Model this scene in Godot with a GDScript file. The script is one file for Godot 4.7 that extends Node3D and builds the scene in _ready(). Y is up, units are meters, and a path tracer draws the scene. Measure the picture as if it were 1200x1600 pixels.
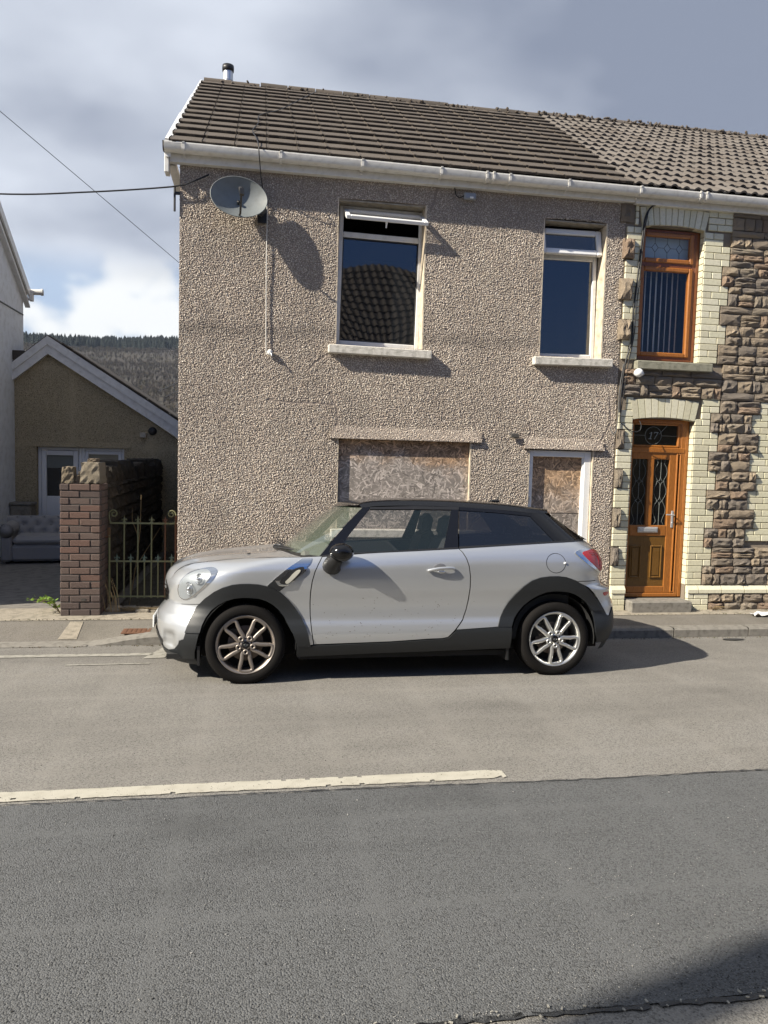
extends Node3D
# A rendered end-of-terrace house on a cambered street, with a silver car parked at its kerb.

const WALL_Z := -8.65        # front plane of the terrace
const CAMBER := 0.055        # the road falls towards the kerb
const CAR_TILT := -0.0549
var rng := RandomNumberGenerator.new()
var M := {}                  # materials
var cache := {}              # shared meshes
var names := {}
var local_things := {}      # things whose parts are given in the thing's own axes

# ---------------------------------------------------------------- mesh building
class MB:
	var v := PackedVector3Array()
	var n := PackedVector3Array()
	var uv := PackedVector2Array()
	var c := PackedColorArray()
	var ix := PackedInt32Array()
	var col := Color(1, 1, 1)
	var xf := Transform3D()

	func vert(p: Vector3, nn: Vector3, t := Vector2.ZERO) -> int:
		v.append(xf * p)
		n.append((xf.basis * nn).normalized())
		uv.append(t)
		c.append(col)
		return v.size() - 1

	# counter-clockwise as seen from outside
	func tri(a: Vector3, b: Vector3, d: Vector3) -> void:
		var nn := (b - a).cross(d - a)
		if nn.length_squared() < 1e-16:
			return
		nn = nn.normalized()
		var i := vert(a, nn); vert(b, nn); vert(d, nn)
		ix.append_array([i, i + 2, i + 1])

	func quad(a: Vector3, b: Vector3, d: Vector3, e: Vector3, u0 := Vector2.ZERO, u1 := Vector2.ONE) -> void:
		var nn := (b - a).cross(d - a) + (d - a).cross(e - a)
		nn = nn.normalized()
		var i := vert(a, nn, u0); vert(b, nn, Vector2(u1.x, u0.y)); vert(d, nn, u1); vert(e, nn, Vector2(u0.x, u1.y))
		ix.append_array([i, i + 2, i + 1, i, i + 3, i + 2])

	func box(ctr: Vector3, s: Vector3, b := Basis()) -> void:
		var h := s / 2
		var p := func(x, y, z): return ctr + b * Vector3(x * h.x, y * h.y, z * h.z)
		quad(p.call(-1, -1, 1), p.call(1, -1, 1), p.call(1, 1, 1), p.call(-1, 1, 1), Vector2(0, 1), Vector2(1, 0))
		quad(p.call(1, -1, -1), p.call(-1, -1, -1), p.call(-1, 1, -1), p.call(1, 1, -1))
		quad(p.call(1, -1, 1), p.call(1, -1, -1), p.call(1, 1, -1), p.call(1, 1, 1))
		quad(p.call(-1, -1, -1), p.call(-1, -1, 1), p.call(-1, 1, 1), p.call(-1, 1, -1))
		quad(p.call(-1, 1, 1), p.call(1, 1, 1), p.call(1, 1, -1), p.call(-1, 1, -1))
		quad(p.call(-1, -1, -1), p.call(1, -1, -1), p.call(1, -1, 1), p.call(-1, -1, 1))

	# from corner to corner
	func bb(x0: float, x1: float, y0: float, y1: float, z0: float, z1: float, bev := 0.0) -> void:
		var ctr := Vector3(x0 + x1, y0 + y1, z0 + z1) / 2
		var s := Vector3(x1 - x0, y1 - y0, z1 - z0).abs()
		if bev > 0.0:
			bbox(ctr, s, bev)
		else:
			box(ctr, s)

	# a box with chamfered edges
	func bbox(ctr: Vector3, s: Vector3, bev: float, b := Basis()) -> void:
		var h := s / 2
		bev = minf(bev, minf(h.x, minf(h.y, h.z)) * 0.9)
		var axes := [Vector3.RIGHT, Vector3.UP, Vector3.BACK]
		var corner := func(sx: float, sy: float, sz: float, ax: int) -> Vector3:
			var q := Vector3(sx * (h.x - bev), sy * (h.y - bev), sz * (h.z - bev))
			q[ax] = [sx * h.x, sy * h.y, sz * h.z][ax]
			return ctr + b * q
		for ax in 3:
			for sg in [-1.0, 1.0]:
				var u := (ax + 1) % 3
				var w := (ax + 2) % 3
				var ps := []
				for k in [[-1.0, -1.0], [1.0, -1.0], [1.0, 1.0], [-1.0, 1.0]]:
					var sgn := Vector3.ZERO
					sgn[ax] = sg; sgn[u] = k[0]; sgn[w] = k[1]
					ps.append(corner.call(sgn.x, sgn.y, sgn.z, ax))
				if sg > 0:
					quad(ps[0], ps[1], ps[2], ps[3])
				else:
					quad(ps[3], ps[2], ps[1], ps[0])
		for ax in 3: # the twelve edges run along ax
			var u := (ax + 1) % 3
			var w := (ax + 2) % 3
			for k in [[-1.0, -1.0], [1.0, -1.0], [1.0, 1.0], [-1.0, 1.0]]:
				var s0 := Vector3.ZERO
				s0[ax] = -1.0; s0[u] = k[0]; s0[w] = k[1]
				var s1 := s0
				s1[ax] = 1.0
				var a: Vector3 = corner.call(s0.x, s0.y, s0.z, u)
				var bq: Vector3 = corner.call(s1.x, s1.y, s1.z, u)
				var cq: Vector3 = corner.call(s1.x, s1.y, s1.z, w)
				var d: Vector3 = corner.call(s0.x, s0.y, s0.z, w)
				if k[0] * k[1] > 0:
					quad(d, cq, bq, a)
				else:
					quad(a, bq, cq, d)
		for sx in [-1.0, 1.0]:
			for sy in [-1.0, 1.0]:
				for sz in [-1.0, 1.0]:
					var a: Vector3 = corner.call(sx, sy, sz, 0)
					var bq: Vector3 = corner.call(sx, sy, sz, 1)
					var cq: Vector3 = corner.call(sx, sy, sz, 2)
					if sx * sy * sz > 0:
						tri(a, bq, cq)
					else:
						tri(a, cq, bq)

	# a smooth grid of points, rows x columns; outside is (along columns) x (along rows)
	func grid(pts: Array, rows: int, cols: int, flip := false) -> void:
		var base := v.size()
		for r in rows:
			for k in cols:
				var a: Vector3 = pts[r * cols + maxi(k - 1, 0)]
				var b: Vector3 = pts[r * cols + mini(k + 1, cols - 1)]
				var d: Vector3 = pts[maxi(r - 1, 0) * cols + k]
				var e: Vector3 = pts[mini(r + 1, rows - 1) * cols + k]
				var nn := (b - a).cross(e - d)
				if flip:
					nn = -nn
				vert(pts[r * cols + k], nn if nn.length() > 1e-12 else Vector3.UP, Vector2(float(k) / maxi(cols - 1, 1), 1.0 - float(r) / maxi(rows - 1, 1)))
		for r in rows - 1:
			for k in cols - 1:
				var i := base + r * cols + k
				if flip:
					ix.append_array([i, i + 1, i + cols + 1, i, i + cols + 1, i + cols])
				else:
					ix.append_array([i, i + cols + 1, i + 1, i, i + cols, i + cols + 1])

	func tube(path: PackedVector3Array, r: float, sides := 8, r_end := -1.0) -> void:
		if r_end < 0.0:
			r_end = r
		var m := path.size()
		var base := v.size()
		var up := Vector3.UP
		for i in m:
			var d := (path[mini(i + 1, m - 1)] - path[maxi(i - 1, 0)]).normalized()
			if absf(d.dot(up)) > 0.95:
				up = Vector3.RIGHT if absf(d.x) < 0.8 else Vector3.BACK
			var s := d.cross(up).normalized()
			up = s.cross(d).normalized()
			var rr := lerpf(r, r_end, float(i) / maxi(m - 1, 1))
			for k in sides:
				var a := TAU * k / sides
				var nn := s * cos(a) + up * sin(a)
				vert(path[i] + nn * rr, nn)
		for i in m - 1:
			for k in sides:
				var a := base + i * sides + k
				var b := base + i * sides + (k + 1) % sides
				ix.append_array([a, b, a + sides, b, b + sides, a + sides])
		for e in 2:
			var i := 0 if e == 0 else m - 1
			var d := (path[1] - path[0]).normalized() if e == 0 else (path[m - 2] - path[m - 1]).normalized()
			var ctr := vert(path[i], -d)
			for k in sides:
				var a := base + i * sides + k
				var b := base + i * sides + (k + 1) % sides
				if e == 0:
					ix.append_array([ctr, b, a])
				else:
					ix.append_array([ctr, a, b])

	# profile of (radius, height) turned about an axis; listed from bottom to top, outside surface
	func lathe(prof: PackedVector2Array, seg: int, t := Transform3D()) -> void:
		var m := prof.size()
		var base := v.size()
		for i in m:
			var d := prof[mini(i + 1, m - 1)] - prof[maxi(i - 1, 0)]
			for k in seg + 1:
				var a := TAU * k / seg
				var dirv := Vector3(cos(a), 0, -sin(a))
				var nn := dirv * d.y - Vector3.UP * d.x
				if nn.length() < 1e-9:
					nn = Vector3.UP
				vert(t * (dirv * prof[i].x + Vector3.UP * prof[i].y), t.basis * nn)
		for i in m - 1:
			for k in seg:
				var a := base + i * (seg + 1) + k
				var b := a + seg + 1
				ix.append_array([a, b, a + 1, a + 1, b, b + 1])

	# outline in x, y pushed out along z from z0 to z1
	func prism(poly: PackedVector2Array, z0: float, z1: float) -> void:
		if Geometry2D.is_polygon_clockwise(poly):
			poly = poly.duplicate()
			poly.reverse()
		var t := Geometry2D.triangulate_polygon(poly)
		for k in range(0, t.size(), 3):
			var a := poly[t[k]]
			var b := poly[t[k + 1]]
			var d := poly[t[k + 2]]
			if (b - a).cross(d - a) < 0:
				var w := b
				b = d
				d = w
			tri(Vector3(a.x, a.y, z1), Vector3(b.x, b.y, z1), Vector3(d.x, d.y, z1))
			tri(Vector3(a.x, a.y, z0), Vector3(d.x, d.y, z0), Vector3(b.x, b.y, z0))
		for i in poly.size():
			var a := poly[i]
			var b := poly[(i + 1) % poly.size()]
			quad(Vector3(a.x, a.y, z0), Vector3(b.x, b.y, z0), Vector3(b.x, b.y, z1), Vector3(a.x, a.y, z1))

	func ball(ctr: Vector3, s: Vector3, lat := 8, lon := 12) -> void:
		var base := v.size()
		for i in lat + 1:
			var t := PI * i / lat
			for k in lon + 1:
				var a := TAU * k / lon
				var d := Vector3(sin(t) * cos(a), -cos(t), -sin(t) * sin(a))
				vert(ctr + d * s, d / s)
		for i in lat:
			for k in lon:
				var a := base + i * (lon + 1) + k
				var b := a + lon + 1
				ix.append_array([a, b, a + 1, a + 1, b, b + 1])

	func mirrored() -> MB:
		var o := MB.new()
		var f := Vector3(1, 1, -1)
		for i in v.size():
			o.v.append(v[i] * f)
			o.n.append(n[i] * f)
		o.uv = uv.duplicate()
		o.c = c.duplicate()
		for i in range(0, ix.size(), 3):
			o.ix.append_array([ix[i], ix[i + 2], ix[i + 1]])
		return o

	func done() -> ArrayMesh:
		var a := []
		a.resize(Mesh.ARRAY_MAX)
		a[Mesh.ARRAY_VERTEX] = v
		a[Mesh.ARRAY_NORMAL] = n
		a[Mesh.ARRAY_TEX_UV] = uv
		a[Mesh.ARRAY_COLOR] = c
		a[Mesh.ARRAY_INDEX] = ix
		var m := ArrayMesh.new()
		m.add_surface_from_arrays(Mesh.PRIMITIVE_TRIANGLES, a)
		return m

# ---------------------------------------------------------------- scene tree helpers
func numbered(called: String, parent: Node) -> String:
	var key := "%d/%s" % [parent.get_instance_id(), called]
	var k: int = names.get(key, 0)
	names[key] = k + 1
	return called if k == 0 else "%s_%03d" % [called, k]

func thing(called: String, label: String, category: String, at := Vector3.ZERO, group := "") -> Node3D:
	var o := Node3D.new()
	o.name = numbered(called, self)
	add_child(o, true)
	o.position = at
	tag(o, label, category, group)
	return o

func own(called: String, label: String, category: String, at := Vector3.ZERO, group := "") -> Node3D:
	var o := thing(called, label, category, at, group)
	local_things[o] = true
	return o

func tag(o: Node, label: String, category: String, group := "") -> void:
	o.set_meta("label", label)
	o.set_meta("category", category)
	if group:
		o.set_meta("group", group)

func put(called: String, mesh: Mesh, m: Material, parent: Node = self) -> MeshInstance3D:
	var o := MeshInstance3D.new()
	o.name = numbered(called, parent)
	o.mesh = mesh
	o.material_override = m
	parent.add_child(o, true)
	if parent != self and parent.get_parent() == self and parent is Node3D and not local_things.has(parent):
		o.position = -parent.position     # shapes are given in street coordinates
	return o

func part(called: String, b: MB, m: Material, parent: Node) -> MeshInstance3D:
	return put(called, b.done(), m, parent)

func struct(called: String, b: MB, m: Material) -> MeshInstance3D:
	var o := part(called, b, m, self)
	o.set_meta("kind", "structure")
	return o

func many(called: String, mesh: Mesh, m: Material, xfs: Array, cols: Array, parent: Node = self) -> MultiMeshInstance3D:
	var mm := MultiMesh.new()
	mm.transform_format = MultiMesh.TRANSFORM_3D
	mm.use_colors = cols.size() > 0
	mm.mesh = mesh
	mm.instance_count = xfs.size()
	for i in xfs.size():
		mm.set_instance_transform(i, xfs[i])
		if cols.size():
			mm.set_instance_color(i, cols[i])
	var o := MultiMeshInstance3D.new()
	o.name = numbered(called, parent)
	o.multimesh = mm
	o.material_override = m
	o.set_meta("kind", "stuff")
	parent.add_child(o, true)
	if parent != self and parent.get_parent() == self and not local_things.has(parent):
		o.position = -parent.position
	return o

# ---------------------------------------------------------------- materials
func lin(r: float, g: float, b: float) -> Color:
	return Color(r, g, b).linear_to_srgb()

func mat(r: float, g: float, b: float, rough := 0.7, metal := 0.0) -> StandardMaterial3D:
	var m := StandardMaterial3D.new()
	m.albedo_color = lin(r, g, b)
	m.roughness = rough
	m.metallic = metal
	return m

func noise(kind: int, freq: float, sd: int, oct := 3) -> FastNoiseLite:
	var f := FastNoiseLite.new()
	f.noise_type = kind as FastNoiseLite.NoiseType
	f.frequency = freq
	f.seed = sd
	f.fractal_octaves = oct
	if oct <= 1:
		f.fractal_type = FastNoiseLite.FRACTAL_NONE
	return f

func ntex(f: FastNoiseLite, size: int, stops: Array = []) -> NoiseTexture2D:
	var t := NoiseTexture2D.new()
	t.width = size
	t.height = size
	t.seamless = true
	t.seamless_blend_skirt = 0.2
	t.noise = f
	if stops.size():
		var g := Gradient.new()
		var off := PackedFloat32Array()
		var cs := PackedColorArray()
		for s in stops:
			off.append(s[0])
			cs.append(lin(s[1], s[2], s[3]))
		g.offsets = off
		g.colors = cs
		t.color_ramp = g
	return t

func tri_map(m: StandardMaterial3D, per_m: float, world := true) -> StandardMaterial3D:
	m.uv1_triplanar = true
	m.uv1_world_triplanar = world
	m.uv1_scale = Vector3.ONE * per_m
	m.uv1_triplanar_sharpness = 4.0
	return m

# colour speckle and relief from two noises; the ramp multiplies the albedo
func rough_mat(r: float, g: float, b: float, per_m: float, tex: Texture2D, bump: Texture2D, relief := 0.3, rough := 0.9) -> StandardMaterial3D:
	var m := mat(r, g, b, rough)
	if tex:
		m.albedo_texture = tex
	if bump:
		m.heightmap_enabled = true
		m.heightmap_texture = bump
		m.heightmap_scale = relief
	return tri_map(m, per_m)

func make_materials() -> void:
	var cell := noise(FastNoiseLite.TYPE_CELLULAR, 0.125, 7, 1)
	cell.cellular_return_type = FastNoiseLite.RETURN_CELL_VALUE
	var cdist := noise(FastNoiseLite.TYPE_CELLULAR, 0.125, 7, 1)
	cdist.cellular_return_type = FastNoiseLite.RETURN_DISTANCE
	var speck := ntex(cell, 1024, [[0.0, 0.45, 0.45, 0.45], [0.2, 0.72, 0.715, 0.71], [0.55, 0.97, 0.96, 0.945], [0.85, 1.18, 1.16, 1.13], [0.95, 1.5, 1.47, 1.43], [1.0, 2.3, 2.27, 2.2]])
	var bumpc := ntex(cdist, 1024, [[0.0, 1, 1, 1], [0.55, 0.5, 0.5, 0.5], [1.0, 0.0, 0.0, 0.0]])
	var fine := ntex(noise(FastNoiseLite.TYPE_SIMPLEX_SMOOTH, 0.05, 3, 5), 512, [[0.0, 0.62, 0.62, 0.62], [0.5, 0.92, 0.92, 0.92], [1.0, 1.12, 1.12, 1.12]])
	var fineb := ntex(noise(FastNoiseLite.TYPE_SIMPLEX_SMOOTH, 0.06, 13, 5), 512)
	var blotch := ntex(noise(FastNoiseLite.TYPE_SIMPLEX_SMOOTH, 0.012, 23, 5), 512, [[0.0, 0.55, 0.55, 0.53], [0.45, 0.9, 0.9, 0.89], [1.0, 1.1, 1.1, 1.1]])
	var soft := ntex(noise(FastNoiseLite.TYPE_SIMPLEX_SMOOTH, 0.012, 29, 5), 512, [[0.0, 0.80, 0.79, 0.77], [0.45, 0.96, 0.96, 0.95], [1.0, 1.03, 1.03, 1.03]])
	M.soft = soft
	M.speck = speck; M.fine = fine; M.fineb = fineb; M.blotch = blotch; M.bumpc = bumpc
	M.road = rough_mat(0.222, 0.211, 0.192, 1.3, speck, bumpc, 0.5, 0.92)
	M.road.vertex_color_use_as_albedo = true
	M.road_new = rough_mat(0.108, 0.111, 0.113, 1.3, speck, bumpc, 0.62, 0.9)
	M.road_new.vertex_color_use_as_albedo = true
	M.tar = rough_mat(0.042, 0.043, 0.044, 2.0, fine, fineb, 0.3, 0.55)
	M.paint = rough_mat(0.43, 0.405, 0.34, 1.3, soft, bumpc, 0.25, 0.8)
	M.paint_worn = rough_mat(0.34, 0.325, 0.285, 2.2, blotch, bumpc, 0.4, 0.9)
	M.pavement = rough_mat(0.175, 0.160, 0.138, 1.5, speck, bumpc, 0.35, 0.95)
	M.pavement.vertex_color_use_as_albedo = true
	M.concrete = rough_mat(0.30, 0.265, 0.21, 1.4, blotch, fineb, 0.5, 0.95)
	M.kerb = rough_mat(0.215, 0.20, 0.175, 2.0, blotch, fineb, 0.4, 0.92)
	M.yard = rough_mat(0.19, 0.175, 0.155, 1.0, blotch, bumpc, 0.3, 0.95)
	M.earth = rough_mat(0.10, 0.085, 0.06, 0.6, blotch, fineb, 2.0, 1.0)
	# the rendered house
	M.dash_base = rough_mat(0.33, 0.275, 0.235, 6.0, fine, bumpc, 0.6, 0.95)
	M.pebble = mat(1, 1, 1, 0.75)
	M.pebble.vertex_color_use_as_albedo = true
	M.plaster = rough_mat(0.60, 0.51, 0.39, 1.5, blotch, fineb, 0.15, 0.85)
	M.soffit = rough_mat(0.34, 0.30, 0.24, 1.5, blotch, fineb, 0.2, 0.9)
	M.sill = rough_mat(0.62, 0.59, 0.53, 2.0, blotch, fineb, 0.3, 0.85)
	M.sill_stone = rough_mat(0.27, 0.26, 0.20, 2.0, blotch, fineb, 0.3, 0.9)
	M.pvc = rough_mat(0.74, 0.735, 0.72, 1.2, soft, null, 0.1, 0.35)
	M.pvc_clean = mat(0.78, 0.78, 0.77, 0.28)
	M.gutter = rough_mat(0.70, 0.685, 0.65, 1.6, soft, null, 0.1, 0.4)
	M.tile = rough_mat(0.100, 0.082, 0.066, 2.2, fine, fineb, 0.5, 0.95)
	M.tile_b = rough_mat(0.108, 0.089, 0.072, 2.2, fine, fineb, 0.5, 0.95)
	M.tile_c = rough_mat(0.080, 0.067, 0.055, 2.2, fine, fineb, 0.5, 0.95)
	M.pantile = rough_mat(0.132, 0.115, 0.100, 2.2, fine, fineb, 0.5, 0.95)
	M.pantile_b = rough_mat(0.148, 0.130, 0.114, 2.2, fine, fineb, 0.5, 0.95)
	M.pantile_c = rough_mat(0.115, 0.097, 0.082, 2.2, fine, fineb, 0.5, 0.95)
	for k in ["tile", "tile_b", "tile_c"]:
		M[k].vertex_color_use_as_albedo = true
	M.moss = rough_mat(0.12, 0.095, 0.055, 3.0, fine, fineb, 1.0, 1.0)
	M.dark = mat(0.012, 0.012, 0.012, 0.9)
	M.room = mat(0.05, 0.045, 0.04, 0.95)
	M.steel = mat(0.58, 0.59, 0.60, 0.38, 0.7)
	M.black_plastic = mat(0.014, 0.014, 0.015, 0.45)
	M.cable = mat(0.012, 0.012, 0.013, 0.5)
	M.white_cable = mat(0.62, 0.60, 0.55, 0.5)
	M.rust = rough_mat(0.16, 0.075, 0.04, 8.0, fine, fineb, 0.2, 0.9)
	M.dish = rough_mat(0.165, 0.18, 0.182, 1.5, soft, null, 0.1, 0.5)
	# window glass: a pane that mirrors a little and lets light through
	M.glass = mat(0.01, 0.012, 0.015, 0.02)
	M.glass.transparency = BaseMaterial3D.TRANSPARENCY_ALPHA
	M.glass.albedo_color.a = 0.35
	M.glass.metallic_specular = 1.0
	M.glass.clearcoat_enabled = true
	M.glass.clearcoat = 1.0
	M.glass.clearcoat_roughness = 0.0
	M.glass_clear = M.glass.duplicate()
	M.glass_clear.albedo_color.a = 0.10
	M.glass_dark = M.glass.duplicate()
	M.glass_dark.albedo_color.a = 0.86
	# neighbour
	M.oak = mat(0.34, 0.125, 0.022, 0.38)
	var grain := noise(FastNoiseLite.TYPE_SIMPLEX_SMOOTH, 0.03, 31, 4)
	M.grain = ntex(grain, 512, [[0.0, 0.55, 0.5, 0.45], [0.5, 0.95, 0.93, 0.9], [1.0, 1.15, 1.15, 1.15]])
	M.oak.albedo_texture = M.grain
	tri_map(M.oak, 2.5)
	M.oak.uv1_scale = Vector3(6.0, 0.7, 6.0)
	M.oak_dark = M.oak.duplicate()
	M.oak_dark.albedo_color = lin(0.155, 0.075, 0.012)
	M.oak_brown = M.oak.duplicate()
	M.oak_brown.albedo_color = lin(0.20, 0.062, 0.018)
	M.glazed = []
	for k in [[0.66, 0.625, 0.455], [0.63, 0.60, 0.44], [0.69, 0.655, 0.50], [0.60, 0.56, 0.41]]:
		M.glazed.append(rough_mat(k[0], k[1], k[2], 4.0, soft, null, 0.1, 0.35))
	M.stone = []
	for k in [[0.33, 0.265, 0.195], [0.27, 0.222, 0.172], [0.38, 0.305, 0.22], [0.31, 0.26, 0.20], [0.32, 0.232, 0.165], [0.25, 0.212, 0.175]]:
		M.stone.append(rough_mat(k[0], k[1], k[2], 5.0, fine, fineb, 1.2, 0.95))
	M.mortar = rough_mat(0.27, 0.225, 0.175, 4.0, fine, fineb, 0.6, 1.0)
	M.mortar_dark = rough_mat(0.075, 0.065, 0.056, 4.0, fine, fineb, 0.4, 1.0)
	M.brick = []
	for k in [[0.145, 0.094, 0.075], [0.120, 0.083, 0.070], [0.155, 0.092, 0.071], [0.105, 0.077, 0.067], [0.135, 0.096, 0.080]]:
		M.brick.append(rough_mat(k[0], k[1], k[2], 6.0, fine, fineb, 0.5, 0.95))
	M.coping = [rough_mat(0.255, 0.205, 0.14, 5.0, fine, fineb, 1.4, 0.95), rough_mat(0.20, 0.155, 0.105, 5.0, fine, fineb, 1.4, 0.95), rough_mat(0.29, 0.245, 0.18, 5.0, fine, fineb, 1.4, 0.95)]
	M.gate = rough_mat(0.19, 0.19, 0.095, 8.0, fine, fineb, 0.1, 0.8)
	M.gate_green = rough_mat(0.14, 0.19, 0.15, 8.0, fine, fineb, 0.1, 0.8)
	# left side
	M.side_wall = rough_mat(0.22, 0.205, 0.19, 1.3, speck, bumpc, 1.0, 1.0)
	M.white_wall = rough_mat(0.72, 0.76, 0.82, 0.9, soft, fineb, 0.15, 0.9)
	M.roughcast = rough_mat(0.52, 0.435, 0.285, 0.75, speck, bumpc, 2.2, 1.0)
	M.stone_shaded = []  # deep shade of the boundary wall put into its stone colours
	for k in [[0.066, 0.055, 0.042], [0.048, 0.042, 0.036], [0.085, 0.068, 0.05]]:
		M.stone_shaded.append(rough_mat(k[0], k[1], k[2], 5.0, fine, fineb, 1.2, 0.95))
	M.sofa = rough_mat(0.31, 0.30, 0.295, 10.0, fine, fineb, 0.1, 0.95)
	M.leaf = mat(0.14, 0.24, 0.03, 0.6)
	M.leaf.backlight = lin(0.15, 0.22, 0.03)
	M.leaf.backlight_enabled = true
	M.straw = mat(0.22, 0.16, 0.08, 0.9)
	# car
	M.silver = mat(0.52, 0.535, 0.55, 0.31, 0.62)
	M.silver.clearcoat_enabled = true
	M.silver.clearcoat = 1.0
	M.silver.clearcoat_roughness = 0.04
	M.gloss_black = mat(0.006, 0.006, 0.007, 0.16)
	M.gloss_black.metallic_specular = 0.35
	M.gloss_black.clearcoat_enabled = true
	M.gloss_black.clearcoat = 0.45
	M.gloss_black.clearcoat_roughness = 0.02
	M.cladding = rough_mat(0.014, 0.016, 0.018, 40.0, fine, fineb, 0.02, 0.5)
	M.cladding.uv1_world_triplanar = false
	M.tyre = rough_mat(0.0125, 0.0115, 0.011, 20.0, fine, fineb, 0.05, 0.8)
	M.tyre.metallic_specular = 0.2
	M.tyre.uv1_world_triplanar = false
	M.alloy = mat(0.60, 0.60, 0.58, 0.32, 0.85)
	M.alloy_dusty = rough_mat(0.33, 0.29, 0.255, 12.0, fine, null, 0.1, 0.42)
	M.alloy_dusty.metallic = 0.75
	M.alloy_dusty.uv1_world_triplanar = false
	M.rim_dust = mat(0.16, 0.13, 0.11, 0.5, 0.5)
	M.chrome = mat(0.66, 0.67, 0.68, 0.10, 1.0)
	M.car_glass = mat(0.030, 0.045, 0.038, 0.02)
	M.car_glass.transparency = BaseMaterial3D.TRANSPARENCY_ALPHA
	M.windscreen = null
	M.car_glass.albedo_color.a = 0.24
	M.car_glass.metallic_specular = 0.8
	M.car_glass.clearcoat_enabled = true
	M.car_glass.clearcoat = 1.0
	M.car_glass.clearcoat_roughness = 0.0
	M.windscreen = M.car_glass.duplicate()
	M.windscreen.albedo_color = lin(0.16, 0.20, 0.15)
	M.windscreen.albedo_color.a = 0.34
	M.car_glass.clearcoat_enabled = false
	M.tint_glass = M.car_glass.duplicate()
	M.tint_glass.albedo_color = Color(0.02, 0.03, 0.045, 0.80)
	M.lens = mat(0.05, 0.055, 0.06, 0.03)
	M.lens.transparency = BaseMaterial3D.TRANSPARENCY_ALPHA
	M.lens.albedo_color.a = 0.06
	M.red_lens = mat(0.42, 0.006, 0.012, 0.08)
	M.red_lens.clearcoat_enabled = true
	M.lamp_inside = mat(0.30, 0.325, 0.345, 0.4, 0.3)
	M.dash_top = mat(0.10, 0.105, 0.09, 0.8)
	M.mud = mat(0.10, 0.085, 0.065, 0.95)
	M.seat = mat(0.022, 0.024, 0.026, 0.85)
	M.amber = mat(0.46, 0.445, 0.38, 0.25)

# ---------------------------------------------------------------- camera, sky, sun
func make_camera_and_light() -> void:
	var cam := Camera3D.new()
	cam.name = "camera"
	var yaw := deg_to_rad(9.57)
	var pit := deg_to_rad(4.2)
	var roll := deg_to_rad(1.53)
	var fwd := Vector3(sin(yaw) * cos(pit), -sin(pit), -cos(yaw) * cos(pit))
	var right := Vector3(cos(yaw), 0, sin(yaw))
	var up := right.cross(fwd)
	var r2 := right * cos(roll) + up * sin(roll)
	var u2 := up * cos(roll) - right * sin(roll)
	cam.transform = Transform3D(Basis(r2, u2, -fwd), Vector3(0, 1.825, 0))
	cam.fov = rad_to_deg(2.0 * atan(800.0 / 1190.0))
	cam.near = 0.05
	cam.far = 6000.0
	add_child(cam)
	var e := Environment.new()
	e.background_mode = Environment.BG_SKY
	var sky := Sky.new()
	var pano := PanoramaSkyMaterial.new()
	pano.panorama = sky_picture()
	pano.energy_multiplier = 1.0
	sky.sky_material = pano
	e.sky = sky
	e.tonemap_mode = Environment.TONE_MAPPER_LINEAR
	e.tonemap_exposure = 2.05
	e.sdfgi_enabled = true
	e.ssao_enabled = true
	e.ssil_enabled = true
	e.fog_enabled = true
	e.fog_mode = Environment.FOG_MODE_EXPONENTIAL
	e.fog_light_color = Color(0.72, 0.78, 0.86)
	e.fog_density = 0.00007
	var we := WorldEnvironment.new()
	we.name = "world"
	we.environment = e
	add_child(we)
	var sun := DirectionalLight3D.new()
	sun.name = "sun"
	sun.light_energy = 1.5
	sun.light_color = Color(1.0, 0.965, 0.90)
	sun.light_angular_distance = 0.5
	sun.shadow_enabled = true
	var dirv := Vector3(1.28, -0.96, -0.42).normalized()
	sun.transform = Transform3D(Basis.looking_at(dirv, Vector3.UP), Vector3(0, 20, 0))
	add_child(sun)

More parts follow.
